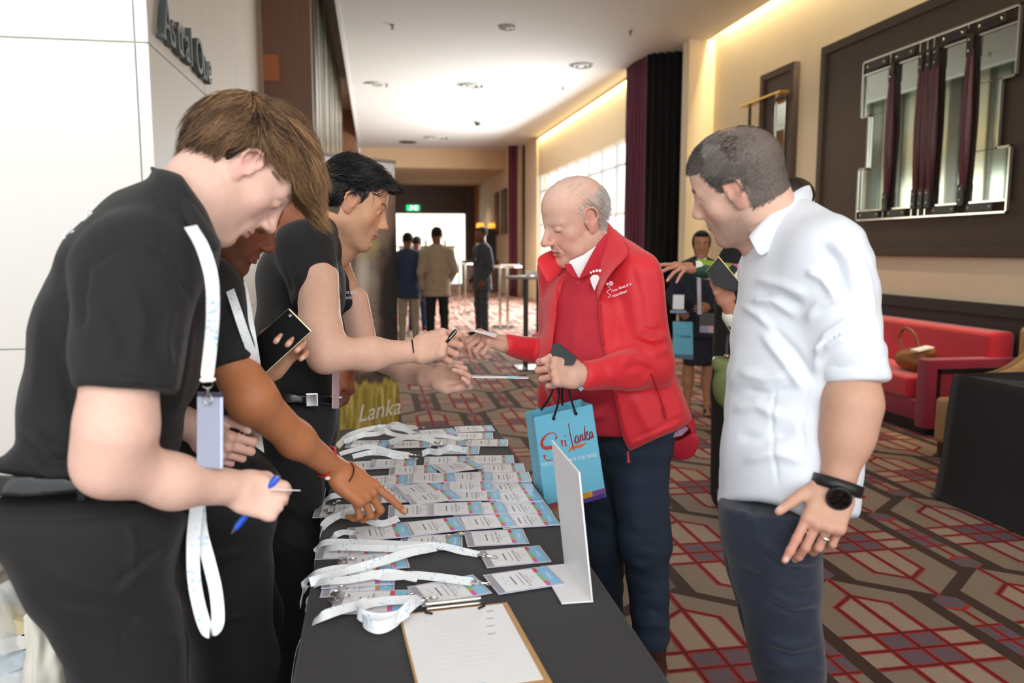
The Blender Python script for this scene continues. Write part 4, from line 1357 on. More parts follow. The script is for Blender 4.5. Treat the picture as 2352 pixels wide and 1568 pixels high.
def arm_part(pts, rs, hand, h=.0035, k=.03, extra=None, base=None, nail=(.8, .6, .55), red=None):
    """forearm and hand as one surface; hand = kwargs of hand_sdf"""
    hw = np.asarray(hand['wrist'])
    lo, hi = box_of(list(pts)+[hw], .085)
    lo = np.minimum(lo, hw-.22*hand.get('k', 1)); hi = np.maximum(hi, hw+.22*hand.get('k', 1))
    S = Sdf(lo, hi, h)
    limb(S, pts, rs, k)
    nails, tips, W = hand_sdf(S, **hand)
    if extra: extra(S)
    V, Q = S.mesh()
    V = relax(V, Q, 1, .4)
    col = np.tile(np.array(base), (len(V), 1))
    if red is not None:
        q = V-hw; dd = q @ unit(hand['d'])
        a = (.5*np.clip((dd-.07)/.06, 0, 1))[:, None]
        col = col*(1-a)+np.array(red)*a
    col = paint_hand(V, col, nails, W, base, red, nail)
    return (V, Q), col, tips, W
def core_part(chains, base, r=.045, h=.02):
    """the trunk and upper limbs under the clothes, tying head and hands into one body"""
    P = [p for c in chains for p in c]
    S = Sdf(*box_of(P, r+.06), h)
    for c in chains:
        for a, b in zip(c, c[1:]): S.cap(a, b, r, r, .02)
    V, Q = S.mesh()
    return (V, Q), np.tile(np.array(base), (len(V), 1))
def head_part(h, neck_pts, neck_rs, paint, hv=.0028, **kw):
    lo, hi = box_of([h.O], .175*h.k)
    P = np.array(neck_pts); lo = np.minimum(lo, P.min(0)-.07); hi = np.maximum(hi, P.max(0)+.07)
    S = Sdf(lo, hi, hv)
    head_sdf(S, h, **kw)
    for i in range(len(neck_pts)-1): S.cap(neck_pts[i], neck_pts[i+1], neck_rs[i], neck_rs[i+1], .03)
    V, Q = S.mesh()
    V = relax(V, Q, 1, .35)
    return (V, Q), paint(V)
def eyes(h, parent, iris='3A2417', gaze=(0, 0)):
    for x in (-1, 1):
        c = h.w((x*.0305, .0705, .002))
        m = MB()
        ico = bmesh.new(); bmesh.ops.create_uvsphere(ico, u_segments=20, v_segments=14, radius=.0132*h.k)
        V = [tuple(np.array(v.co)+c) for v in ico.verts]; F = [tuple(v.index for v in f.verts) for f in ico.faces]; ico.free()
        e = put('eye', pymesh('eye', V, F, True), mat('eyeball', 'DAD2CC', 0.15), parent)
        g = unit(h.f+gaze[0]*h.r+gaze[1]*h.u)
        MB().lathe(c+g*.0118*h.k, [(.0062*h.k, 0), (.0055*h.k, .0012*h.k), (.002*h.k, .0018*h.k)], 20, axis=g).build('iris', mat('iris_'+iris, iris, 0.1), e, True)
FAIR = np.array(rgb('E3B9A4')); FAIRR = np.array(rgb('D98E80')); FAIRL = np.array(rgb('C9877E'))
OLIVE = np.array(rgb('D3A07E')); OLIVER = np.array(rgb('C98468'))
DEEP = np.array(rgb('8C5236')); DEEPR = np.array(rgb('7C4434'))
OLD = np.array(rgb('DDAF9A')); OLDR = np.array(rgb('CF8472'))
TAN = np.array(rgb('B98B73'))
PALE = np.array(rgb('E6BBA9'))

# ================================================================= older man in the red jacket
def old_man():
    px0, py0 = 1353, 508
    PL, AW = -perp(px0, py0), away(px0, py0)
    ph, pt = R(30), R(22)
    fh = math.cos(ph)*PL-math.sin(ph)*AW
    f = math.cos(pt)*fh-math.sin(pt)*Zv
    up = Zv-0.12*AW
    h0 = Head((0, 0, 0), f, up)
    O = D(px0, py0, 2.38)+h0.r*.084
    h = Head(O, f, up, 1.035)
    t = thing('person', 'bald white-haired older man in a red jacket, holding out a card across the table', 'person', (0.95, 2.55, 0))
    sm = SK1
    nk = [h.w((0, -.03, -.05)), D(1378, 580, 2.48), D(1385, 650, 2.5)]
    def paint(V):
        c = paint_skin(h, V, OLD, rgb('B5746A'), OLDR, brow=rgb('C9AFA0'), browb=.3, lash=(.25, .15, .12))
        L = h.loc(V)
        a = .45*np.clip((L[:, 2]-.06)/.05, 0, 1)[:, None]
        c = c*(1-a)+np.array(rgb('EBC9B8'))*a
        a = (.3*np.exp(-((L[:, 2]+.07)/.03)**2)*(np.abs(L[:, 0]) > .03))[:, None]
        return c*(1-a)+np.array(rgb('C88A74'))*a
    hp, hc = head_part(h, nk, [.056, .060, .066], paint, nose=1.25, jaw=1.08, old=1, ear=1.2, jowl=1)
    # arms
    wl = D(1338, 860, 2.175)
    lh, lc, tl, Wl = arm_part([D(1385, 862, 2.215), wl], [.028, .028],
                              dict(wrist=wl, d=D(1262, 852, 2.13)-wl, palm=AW*.9-Zv*.35, thumb=1, curl=((55, 75, 40), (62, 80, 45), (68, 80, 45), (75, 80, 45)), k=1.02,
                                   thumb_pts=((.024, .02, -.008), (.044, .05, -.018), (.045, .082, -.022), (.032, .108, -.026))), base=OLD, red=OLDR)
    wr = D(1160, 790, 2.465)
    rh, rc, tr, Wr = arm_part([D(1215, 808, 2.52), wr], [.026, .027],
                              dict(wrist=wr, d=D(1105, 772, 2.41)-wr, palm=AW*.4-Zv*.9, thumb=1, curl=((52, 60, 30), (62, 68, 35), (70, 74, 35), (76, 78, 35)), k=.98,
                                   thumb_pts=((.024, .02, -.008), (.034, .05, -.024), (.026, .082, -.034), (.014, .105, -.034))), base=OLD, red=OLDR)
    kp, kc = core_part([[D(1385, 650, 2.5), D(1400, 980, 2.52)], [D(1385, 650, 2.5), D(1468, 650, 2.38), D(1500, 838, 2.31), D(1400, 862, 2.225)], [D(1385, 650, 2.5), D(1275, 680, 2.62), D(1262, 815, 2.62), D(1215, 808, 2.53)]], OLD, .03)
    b = body_mesh('body', [hp, lh, rh, kp], [hc, lc, rc, kc], sm, t)
    # thin white hair round the back and sides
    def test(x, y, z): return (np.abs(x) < .0765) & (z > -.055) & (y < .028) & (z < .078-.2*np.abs(y+.06)) & ~((y > -.03) & (z < .012)) & (np.abs(x) > .0)
    P, N = mesh_points(h, hp, 2600, test, 5)
    strands('hair', h, P, N, lambda q: unit(np.array((0, -.55, -.8)))+0*q, .026, HAIRM, t, rgb('CDC5BE'), rgb('F4F0EA'), rad=.0006, K=6, lift=.22, grav=.4, curlv=.25, clump=60, seed=5, rootdark=.9, push=.9)
    P, N = mesh_points(h, hp, 400, lambda x, y, z: (y > -.02) & (z > .07), 6)
    strands('hair', h, P, N, lambda q: unit(np.array((0.1, -.9, .1)))+0*q, .02, HAIRM, t, rgb('D8CCC2'), rgb('F4F0EA'), rad=.0003, K=5, lift=.15, grav=.1, curlv=.1, clump=30, seed=6, rootdark=.9)
    # torso
    SL, SR = D(1468, 632, 2.36), D(1268, 640, 2.62)
    u = unit((SR-SL)*np.array((1, 1, 0)))
    fw = unit(np.cross(u, Zv)); fw = fw if fw @ AW < 0 else -fw
    ch = [D(1380, 600, 2.5), D(1375, 700, 2.5), D(1378, 830, 2.46), D(1405, 980, 2.52)]
    lo, hi = box_of(ch+[SL, SR], .26)
    red1 = mat('red_polo', 'C4283A', 0.8, noise=0.08, nscale=30, bump=0.0004, bscale=900)
    red2 = mat('red_softshell', 'E0202F', 0.55, noise=0.05, nscale=15, sheen=0.25, bump=0.0003, bscale=1200)
    S = Sdf(lo, hi, .006)
    S.cap(ch[0], ch[1], .062, .125, .03, u=u, q=1.35).cap(ch[1], ch[2], .125, .142, .03, u=u, q=1.3).cap(ch[2], ch[3], .142, .13, .03, u=u, q=1.25)
    S.cap(SL+fw*.02, SR+fw*.02, .055, .055, .05)
    S.cut(D(1380, 985, 2.5), (0, 0, -1)); S.cut(D(1380, 590, 2.5)+Zv*.0, (0, 0, 1), k=.02)
    cookie(S, [(1284, 600), (1330, 560), (1392, 520), (1430, 600), (1440, 1010), (1264, 1010), (1262, 800), (1276, 650)], .012, smooth=False)
    sdfobj('polo_shirt', S, red1, t, 2, [([(1410, 800), (1380, 850), (1330, 890)], 10, .006), ([(1395, 950), (1350, 962), (1300, 955)], 9, .007), ([(1405, 925), (1360, 935), (1310, 925)], 9, -.005), ([(1330, 690), (1320, 800), (1325, 900)], 14, .005)], 2.4)
    for pl, dd in (([(1392, 535), (1372, 560), (1356, 588), (1328, 642), (1350, 632), (1374, 618), (1388, 606), (1396, 575)], 2.355), ([(1296, 606), (1312, 606), (1330, 640), (1316, 636), (1302, 622)], 2.37)):
        MB().prism([D(x, y, dd+.0008*(x-1340)) for x, y in pl], AW*.006).build('polo_collar', red1, t, bevel=.0025, seg=2)
    MB().prism([D(x, y, 2.385) for x, y in [(1306, 600), (1340, 585), (1376, 560), (1368, 590), (1352, 618), (1331, 640), (1318, 626)]], AW*.01).build('undershirt', mat('white_cotton', 'F3F3F3', 0.8), t, bevel=.003, seg=2)
    p0 = D(1326, 650, 2.33)
    # jacket shell
    lo, hi = box_of(ch+[SL, SR, D(1560, 1000, 2.4), D(1150, 800, 2.5)], .28)
    lo[2] = .78
    S = Sdf(lo, hi, .0062)
    S.cap(ch[0], ch[1], .075, .142, .03, u=u, q=1.35).cap(ch[1], ch[2], .142, .158, .03, u=u, q=1.32).cap(ch[2], D(1440, 1000, 2.5), .158, .165, .03, u=u, q=1.35)
    S.cap(D(1460, 900, 2.42), D(1500, 1000, 2.42), .12, .13, .05)
    S.cap(D(1275, 700, 2.62), D(1262, 900, 2.6), .06, .07, .03)
    S.cap(D(1395, 560, 2.5), SL, .06, .07, .05); S.cap(D(1365, 590, 2.52), SR, .05, .06, .05)
    el = D(1500, 838, 2.3)
    S.cap(SL, el, .072, .062, .02).cap(el, D(1352, 862, 2.185), .062, .043, .02)
    S.cap(SR, D(1262, 822, 2.62), .066, .058, .03); S.cap(D(1250, 815, 2.58), D(1165, 790, 2.47), .052, .040, .02)
    sil = [(1380, 498), (1400, 512), (1440, 545), (1480, 562), (1508, 585), (1528, 640), (1540, 720), (1548, 790), (1560, 850), (1578, 910), (1592, 962), (1560, 985), (1500, 1012), (1446, 1038), (1436, 1020),
           (1415, 985), (1395, 960), (1330, 955), (1262, 960), (1232, 940), (1236, 880), (1238, 838), (1200, 832), (1158, 818), (1158, 762), (1200, 768), (1238, 765), (1236, 680), (1234, 620), (1226, 592), (1262, 560), (1330, 600), (1372, 560)]
    cookie(S, sil, .022, smooth=False)
    # the open front
    cookie(S, [(1285, 560), (1376, 530), (1384, 600), (1374, 690), (1384, 790), (1405, 870), (1418, 940), (1434, 1030), (1440, 1060), (1270, 1060), (1264, 900), (1272, 760), (1284, 640)], .006, 'sub', 1.9, 2.46)
    # the sleeve stays in front of the opening
    S.cap(D(1480, 845, 2.29), D(1350, 862, 2.185), .056, .041, .01)
    S.cut(D(1334, 862, 2.175), unit(D(1262, 852, 2.13)-D(1338, 860, 2.175)), lo=D(1290, 930, 2.1)-.06, hi=D(1352, 800, 2.2)+.03)
    fl = [([(1500, 590), (1515, 650), (1520, 720)], 10, 0.0054), ([(1445, 600), (1470, 680), (1478, 760)], 10, -0.0054),
          ([(1462, 770), (1500, 782), (1535, 770)], 9, 0.0121), ([(1470, 752), (1500, 762), (1530, 750)], 7, -0.0108), ([(1460, 795), (1505, 812), (1540, 800)], 10, 0.0108), ([(1462, 783), (1500, 797), (1535, 786)], 5, -0.0108),
          ([(1420, 830), (1460, 818), (1500, 840)], 9, 0.0081), ([(1430, 850), (1470, 838), (1505, 858)], 7, -0.0081), ([(1500, 860), (1470, 885), (1420, 888)], 8, 0.0081),
          ([(1450, 900), (1480, 960), (1500, 1000)], 14, 0.0081), ([(1530, 860), (1555, 920), (1565, 970)], 12, 0.0081), ([(1400, 640), (1420, 720), (1415, 800)], 12, 0.0068),
          ([(1440, 1022), (1500, 998), (1588, 958)], 4, 0.0041), ([(1442, 1014), (1500, 988), (1585, 948)], 3, -0.0054), ([(1190, 790), (1210, 800), (1230, 795)], 6, 0.0054)]
    j = sdfobj('jacket', S, red2, t, 1, fl, 2.4, .45, [((.3, .2, 1), .19, .0015, .5)])
    ringband('cuff', D(1345, 862, 2.185), D(1335, 862, 2.16)-D(1400, 862, 2.2), .0365, .03, .004, red2, t, q=1.0)
    # standing jacket collar
    inn = [(1378, 502, 2.50), (1383, 535, 2.46), (1385, 565, 2.42), (1380, 605, 2.385), (1374, 645, 2.35), (1373, 692, 2.325)]
    outr = [(1394, 508, 2.50), (1418, 538, 2.41), (1438, 566, 2.33), (1443, 590, 2.285), (1412, 612, 2.275), (1386, 655, 2.285)]
    v = []
    for p_, q_ in zip(inn, outr):
        a_, b_ = D(*p_), D(*q_); v += [a_+AW*.02, a_, (a_+b_)/2-AW*.010, b_, b_+AW*.012]
    fcs = [(5*i+k, 5*(i+1)+k, 5*(i+1)+k+1, 5*i+k+1) for i in range(len(inn)-1) for k in range(4)]
    o = put('jacket_collar', pymesh('jacket_collar', v, fcs, True), red2, t)
    o.modifiers.new('s', 'SOLIDIFY').thickness = .006; o.modifiers['s'].offset = 0; q = o.modifiers.new('b', 'SUBSURF'); q.levels = 2; q.render_levels = 2
    g = [(D(1226, 593, 2.44), D(1260, 657, 2.43)), (D(1254, 577, 2.47), D(1277, 640, 2.44)), (D(1286, 566, 2.52), D(1297, 614, 2.48))]
    v = [p for a, b in g for p in (a, (a+b)/2-AW*.006, b)]
    fcs = [(3*i+k, 3*(i+1)+k, 3*(i+1)+k+1, 3*i+k+1) for i in range(2) for k in range(2)]
    o = put('jacket_collar', pymesh('jacket_collar', v, fcs, True), red2, t)
    o.modifiers.new('s', 'SOLIDIFY').thickness = .009; o.modifiers['s'].offset = 0; q = o.modifiers.new('b', 'SUBSURF'); q.levels = 2; q.render_levels = 2
    # zips
    ZR = mat('red_zip', 'B3182A', 0.4)
    surf = lambda x, y, d: D(x, y, d)
    jm = j.data; co = np.empty(len(jm.vertices)*3); jm.vertices.foreach_get('co', co); co = co.reshape(-1, 3)
    cpx, cpy, cdp = proj(co)
    def front(x, y, off=.003):
        m = (np.abs(cpx-x) < 9) & (np.abs(cpy-y) < 9)
        d = cdp[m].min() if m.any() else 2.3
        return D(x, y, d-off)
    def onj(pts, off=.003): return [front(x, y, off) for x, y in pts]
    MB().tube(onj([(1413, 905), (1420, 935), (1429, 975), (1438, 1020)], .002), .0028, 6).build('zip', ZR, t, True)
    MB().tube(onj([(1376, 695), (1379, 745), (1386, 792)], .0), .0028, 6).build('zip', ZR, t, True)
    MB().tube(onj([(1496, 858), (1512, 900), (1526, 940)], .001), .0022, 6).build('pocket_zip', ZR, t, True)
    MB().tube(onj([(1524, 936), (1530, 962)], .005), .0035, 6).build('zip_pull', ZR, t, True)
    MB().tube([D(1442, 1036, 2.24), D(1444, 1062, 2.24)], [.003, .0055], 8).build('zip_pull', ZR, t, True)
    MB().lathe(front(1328, 651) if False else D(1328, 651, 2.325), [(.008, 0), (.008, -.002), (.005, -.003)], 18, axis=-fw).build('button', red1, t, True)
    # embroidery on the chest
    WH = mat('white_thread', 'F6F0F0', 0.6)
    a, b2, c2 = front(1402, 668, .004), front(1435, 655, .004), front(1402, 690, .004)
    ux = unit(b2-a); uy = unit(a-c2)
    text_on('embroidered_text', 'Two Feet & a', .0125, front(1402, 670, .005)+ux*.036, ux, uy, WH, t, ext=.0006, align='CENTER')
    text_on('embroidered_text', 'Heartbeat', .0125, front(1402, 682, .005)+ux*.0305-uy*.0005, ux, uy, WH, t, ext=.0006, align='CENTER')
    MB().tube([p for p in spline(onj([(1424, 664), (1430, 658), (1436, 660), (1440, 656)], .004), 4)], .0007, 5).build('embroidered_line', WH, t, True)
    MB().tube(spline(onj([(1396, 657), (1402, 663), (1394, 670), (1402, 678), (1396, 684)], .005), 5), .0011, 6).build('embroidered_line', WH, t, True)
    MB().lathe(front(1403, 651, .006), [(.0075, 0), (.006, .001)], 16, axis=-AW).build('embroidered_sole', mat('pale_pink_thread', 'E8B8C0', .6), t, True)
    MB().lathe(front(1395, 652, .006), [(.004, 0), (.003, .001)], 12, axis=-AW).build('embroidered_sole', WH, t, True)
    q0 = D(1368, 645, 2.335)
    pl = [tuple(q_[:2]) for q_ in spline([(-.012, .015, 0), (-.004, .018, 0), (.006, .017, 0), (.011, .009, 0), (.007, -.004, 0), (.001, -.018, 0), (-.003, -.028, 0), (-.008, -.018, 0), (-.013, -.006, 0), (-.016, .006, 0)], 3)]
    ux2, uy2 = -PL, Zv
    MB().prism([q0+ux2*x+uy2*y for x, y in pl], -AW*.002).build('foot_emblem', WH, t, bevel=.001)
    for x, y, r in ((-.014, .024, .0035), (-.006, .028, .004), (.003, .03, .0042), (.012, .03, .0045)):
        MB().lathe(q0+ux2*x+uy2*y, [(r, 0), (r*.8, -.002)], 12, axis=AW).build('foot_emblem_toe', WH, t, True)
    # jeans
    den = mat('dark_denim', '27364A', 0.85, noise=0.45, nscale=9, bump=0.0005, bscale=900, stretch=(1, 1, .35))
    hp1, hp2 = D(1462, 985, 2.5), D(1395, 1000, 2.62)
    kn1, kn2 = D(1482, 1240, 2.52), D(1385, 1240, 2.68)
    an1, an2 = D(1496, 1462, 2.64), D(1392, 1430, 2.86)
    S = Sdf(*box_of([hp1, hp2, kn1, kn2, an1, an2], .16), .007)
    S.cap(hp1, hp2, .12, .11, .05); S.cap(hp1-Zv*.05, kn1, .105, .074, .05).cap(kn1, an1, .074, .060, .05)
    S.cap(hp2-Zv*.05, kn2, .10, .072, .04).cap(kn2, an2, .072, .060, .05)
    S.cut(D(1430, 955, 2.5), (0, 0, 1)); S.cut(an1-Zv*.035, (0, 0, -1), k=.01)
    jf = [([(1440, 1200), (1480, 1215), (1520, 1205)], 12, .006), ([(1445, 1260), (1480, 1250), (1515, 1262)], 9, -.006), ([(1450, 1290), (1480, 1300), (1520, 1290)], 9, .006),
          ([(1450, 1380), (1490, 1372), (1530, 1385)], 10, .007), ([(1455, 1410), (1495, 1402), (1532, 1415)], 8, -.007), ([(1455, 1440), (1495, 1432), (1535, 1442)], 9, .008), ([(1400, 1010), (1440, 1045), (1500, 1040)], 10, .005)]
    sdfobj('jeans', S, den, t, 2, jf, 2.5, .6, [((.2, .1, 1), .09, .0015, 0)])
    # boots
    for an, fx in ((an1, 0), (an2, 0)):
        fo = np.array((an[0], an[1], 0)); fd = unit((-.55, -.75, 0))
        S = Sdf(*box_of([fo, fo+fd*.2, an], .09), .006)
        S.cap((an[0], an[1], .16), (an[0], an[1], .05), .052, .048, .02).cap(fo+Zv*.05-fd*.03, fo+Zv*.04+fd*.16, .045, .036, .03)
        S.cut((0, 0, .012), (0, 0, -1))
        sdfobj('boot', S, mat('brown_boot', '3A221B', .3, coat=.3), t)
        S = Sdf(*box_of([fo, fo+fd*.2], .09), .006); S.cap(fo-fd*.03+Zv*.012, fo+fd*.17+Zv*.012, .044, .037, .0); S.cut((0, 0, .014), (0, 0, 1)); S.cut((0, 0, .001), (0, 0, -1))
        sdfobj('sole', S, mat('boot_sole', '17110F', .7), t)
    return t, h, tl, Wl, tr, Wr
OM = old_man()

# ================================================================= man in the white shirt
def white_man():
    x0, y0 = 1690, 425
    PL, AW = -perp(x0, y0), away(x0, y0)
    ph, pt = R(17), R(20)
    f = math.cos(pt)*(math.cos(ph)*PL+math.sin(ph)*AW)-math.sin(pt)*Zv
    h = Head(D(1693, 423, 1.6), f, Zv-.36*AW, .895)
    t = thing('person', 'man with cropped greying hair in an untucked white shirt, hand resting on his hip', 'person', (1.05, 1.5, 0))
    nk = [h.w((0, -.035, -.04)), D(1775, 530, 1.64), D(1800, 600, 1.66)]
    def sc(x, y, z):
        return hairline(x, y, z, .066, .008, -.05)*1.0
    def paint(V):
        c = paint_skin(h, V, FAIR*.9+TAN*.1, rgb('B77A6C'), OLDR, brow=rgb('4A372E'), stubble=(rgb('6E5A50'), .45), scalp=(rgb('544B45'), .93), sfun=sc)
        L = h.loc(V)
        a = .55*np.exp(-((L[:, 0])/.025)**2-((L[:, 1]+.03)/.028)**2)*(L[:, 2] > .08)
        return c*(1-a[:, None])+np.array(rgb('C69E86'))*a[:, None]
    hp, hc = head_part(h, nk, [.060, .064, .075], paint, ear=1.08)
    wr = D(1922, 1112, 1.41)
    ap, ac, tp, Wp = arm_part([D(1955, 820, 1.45), D(1958, 930, 1.41), D(1946, 1000, 1.41), wr], [.047, .0455, .041, .0285],
                              dict(wrist=wr, d=D(1888, 1212, 1.375)-wr, palm=AW, thumb=1, curl=((12, 12, 8), (30, 35, 20), (40, 45, 25), (45, 50, 30)), spread=(3, -1, -5, -10), k=.93,
                                   thumb_pts=((.026, .015, -.004), (.050, .045, -.006), (.066, .072, -.006), (.080, .098, -.008))), base=TAN*.8+FAIR*.2, red=OLDR)
    kp, kc = core_part([[D(1800, 600, 1.66), D(1815, 1150, 1.62)], [D(1800, 600, 1.66), D(1895, 620, 1.52), D(1955, 820, 1.45)]], FAIR, .045)
    body_mesh('body', [hp, ap, kp], [hc, ac, kc], SK1, t)
    P, N = mesh_points(h, hp, 16000, lambda x, y, z: hairline(x, y, z, .068, .01, -.052) & ~((np.abs(x) < .016) & (np.abs(y+.03) < .018) & (z > .1)), 11)
    strands('hair', h, P, N, lambda q: unit(np.array((0, .55, -.25)))+0*q-q*2*np.array((0, 1, 0)), .0085, HAIRM, t, rgb('3F3833'), rgb('A09890'), rad=.00045, K=4, lift=.45, grav=.1, curlv=.05, clump=50, seed=12, rootdark=.8, push=.5)
    # shirt
    SW = mat('white_shirt', 'DBDFE7', 0.7, sheen=0.2, noise=0.02, nscale=12, bump=0.0003, bscale=500)
    u = unit(AW+.15*PL)
    ch = [D(1795, 560, 1.66), D(1850, 680, 1.63), D(1835, 850, 1.62), D(1818, 1020, 1.62), D(1815, 1180, 1.62)]
    SL = D(1905, 600, 1.49)
    lo, hi = box_of(ch+[SL, D(1690, 700, 1.4), D(2040, 880, 1.6)], .2)
    S = Sdf(lo, hi, .0055)
    rr = [.07, .135, .145, .148, .150]
    for i in range(4): S.cap(ch[i], ch[i+1], rr[i], rr[i+1], .03, u=u, q=1.3)
    S.cap(D(1800, 520, 1.66), SL, .065, .08, .06); S.cap(D(1780, 560, 1.7), D(1750, 620, 1.9), .06, .07, .06)
    S.cap(D(1750, 620, 1.9), D(1740, 800, 1.93), .065, .05, .04)
    S.cap(SL, D(1958, 800, 1.43), .078, .066, .03)
    sil = [(1855, 424), (1878, 450), (1935, 478), (1985, 530), (2012, 590), (2024, 660), (2032, 740), (2030, 780), (2042, 810), (2034, 850), (2044, 876), (1985, 884), (1975, 960), (1990, 1040), (1985, 1100), (1972, 1186),
           (1930, 1190), (1880, 1206), (1830, 1180), (1790, 1162), (1740, 1152), (1690, 1150), (1650, 1160), (1640, 1152), (1650, 1120), (1655, 1040), (1662, 960), (1668, 880), (1676, 800), (1674, 720), (1690, 650), (1690, 610), (1700, 590), (1730, 560), (1790, 480), (1830, 440)]
    cookie(S, sil, .016, smooth=False)
    S.cut(ch[4]-Zv*.0, (0, 0, -1)) if False else None
    fl = [([(1730, 640), (1800, 655), (1860, 680)], 10, 0.0096), ([(1720, 690), (1780, 690), (1840, 730)], 9, 0.0112), ([(1735, 672), (1790, 674), (1850, 705)], 6, -0.0096),
          ([(1760, 740), (1820, 800), (1868, 870)], 8, -0.0128), ([(1745, 760), (1800, 830), (1850, 900)], 9, 0.0096), ([(1705, 700), (1740, 720), (1800, 780)], 8, 0.0096),
          ([(1880, 560), (1920, 600), (1945, 690)], 9, -0.0128), ([(1905, 545), (1950, 600), (1965, 690)], 10, 0.0112), ([(1850, 620), (1890, 640), (1930, 700)], 8, 0.0112),
          ([(1870, 860), (1890, 800), (1960, 760)], 9, 0.0128), ([(1880, 820), (1900, 770), (1970, 720)], 8, 0.0112), ([(1875, 842), (1900, 785), (1968, 740)], 5, -0.0128), ([(1850, 740), (1880, 700), (1950, 680)], 9, 0.0096),
          ([(1690, 850), (1760, 870), (1820, 860)], 11, 0.0096), ([(1700, 890), (1760, 905), (1830, 890)], 8, -0.0080), ([(1680, 940), (1740, 930), (1800, 960)], 12, 0.0096), ([(1690, 1000), (1750, 1010), (1830, 990)], 12, -0.0080),
          ([(1700, 1060), (1780, 1040), (1860, 1060)], 12, 0.0080), ([(1935, 900), (1930, 1000), (1945, 1100)], 12, 0.0096), ([(1860, 880), (1840, 980), (1860, 1100)], 3, -0.0056), ([(1780, 880), (1772, 1000), (1790, 1130)], 3, -0.0048),
          ([(1960, 560), (1990, 640), (2005, 740)], 10, 0.0096), ([(1920, 510), (1960, 560), (1980, 620)], 9, -0.0080)]
    s = sdfobj('shirt', S, SW, t, 1, fl, 1.6, .5, [((.7, .1, .6), .11, .0014, 0), ((-.3, .1, .9), .07, .0009, 1)])
    # rolled cuff
    S = Sdf(*box_of([D(1966, 830, 1.43)], .13), .0045)
    S.cap(D(1962, 795, 1.44), D(1967, 862, 1.43), .060, .0625, .01).cap(D(1966, 825, 1.435), D(1967, 850, 1.43), .064, .067, .01)
    S.cut(D(1966, 882, 1.43), unit(D(1967, 880, 1.43)-D(1962, 800, 1.44)), k=.004)
    cookie(S, [(1888, 790), (1920, 770), (2000, 765), (2036, 790), (2040, 830), (2046, 876), (1975, 884), (1893, 880)], .012)
    sdfobj('rolled_cuff', S, SW, t, 1, [([(1900, 830), (1960, 815), (2030, 800)], 6, .005), ([(1900, 848), (1970, 835), (2035, 822)], 4, -.006), ([(1940, 800), (2000, 840), (2030, 860)], 7, .005)], 1.4, .3)
    # collar: stand behind the neck, leaf with its point at the front
    C0 = D(1782, 540, 1.64); axn = unit(nk[0]-nk[1])
    g = [((1862, 424, 1.67), (1868, 452, 1.67)), ((1835, 432, 1.60), (1862, 470, 1.585)), ((1800, 462, 1.555), (1838, 512, 1.55)), ((1755, 505, 1.54), (1790, 556, 1.535)), ((1718, 545, 1.55), (1745, 600, 1.54)), ((1688, 540+30, 1.58), (1738, 563, 1.55))]
    v = [];
    for (a, b) in g:
        A_, B_ = D(*a), D(*b); v += [A_+AW*.02, A_, (A_+B_)/2-AW*.006, B_]
    fcs = [(4*i+k, 4*(i+1)+k, 4*(i+1)+k+1, 4*i+k+1) for i in range(4) for k in range(3)]
    o = put('collar', pymesh('collar', v[:20], fcs, True), SW, t)
    o.modifiers.new('s', 'SOLIDIFY').thickness = .004; o.modifiers['s'].offset = 0; q = o.modifiers.new('b', 'SUBSURF'); q.levels = 2; q.render_levels = 2
    pv = [D(1716, 556, 1.555), D(1694, 590, 1.575), D(1690, 635, 1.57), D(1699, 668, 1.56), D(1726, 630, 1.55), D(1740, 602, 1.545)]
    if 0: MB().prism(pv, AW*.012).build('collar_inner', mat('pale_blue_lining', 'C3CFE3', .8), t, bevel=.003)
    # trousers
    NV = mat('navy_trousers', '151E31', 0.8, noise=0.1, nscale=20, sheen=0.15, bump=0.0003, bscale=800)
    h1, h2 = D(1790, 1150, 1.56), D(1745, 1150, 1.82)
    k1 = D(1815, 1480, 1.62); k2 = D(1775, 1500, 1.8)
    a1 = np.array((k1[0]+.02, k1[1]+.02, .09)); a2 = np.array((k2[0]-.02, k2[1]+.12, .09))
    S = Sdf(*box_of([h1, h2, k1, k2, a1, a2], .17), .0065)
    S.cap(h1, h2, .13, .12, .05).cap(h1-Zv*.06, k1, .118, .088, .05).cap(k1, a1, .088, .062, .05).cap(h2-Zv*.06, k2, .105, .08, .04).cap(k2, a2, .08, .06, .05)
    S.cut(D(1800, 1130, 1.6), (0, 0, 1)); S.cut((0, 0, .05), (0, 0, -1))
    sil = [(1646, 1120), (1900, 1120), (1893, 1220), (1890, 1330), (1888, 1430), (1900, 1560), (1915, 1700), (1930, 2600), (1700, 2600), (1760, 1700), (1740, 1560), (1712, 1470), (1690, 1380), (1668, 1320), (1654, 1240)]
    cookie(S, sil, .03, smooth=False)
    fl = [([(1700, 1170), (1722, 1195), (1745, 1200)], 6, .006), ([(1735, 1160), (1728, 1190), (1715, 1205)], 5, -.005), ([(1730, 1230), (1800, 1285), (1885, 1290)], 9, .006), ([(1740, 1260), (1800, 1305), (1885, 1312)], 7, -.006),
          ([(1740, 1310), (1820, 1345), (1885, 1340)], 10, .006), ([(1750, 1350), (1820, 1390), (1885, 1380)], 9, .006), ([(1750, 1375), (1820, 1408), (1885, 1400)], 6, -.006), ([(1690, 1300), (1740, 1320), (1760, 1322)], 5, -.004),
          ([(1740, 1460), (1820, 1485), (1890, 1470)], 10, .008), ([(1745, 1490), (1820, 1510), (1892, 1495)], 7, -.008), ([(1750, 1515), (1820, 1535), (1895, 1520)], 9, .008), ([(1755, 1545), (1830, 1560), (1898, 1548)], 8, .006)]
    sdfobj('trousers', S, NV, t, 2, fl, 1.6, .5, [((.1, .1, 1), .12, .0012, 0)])
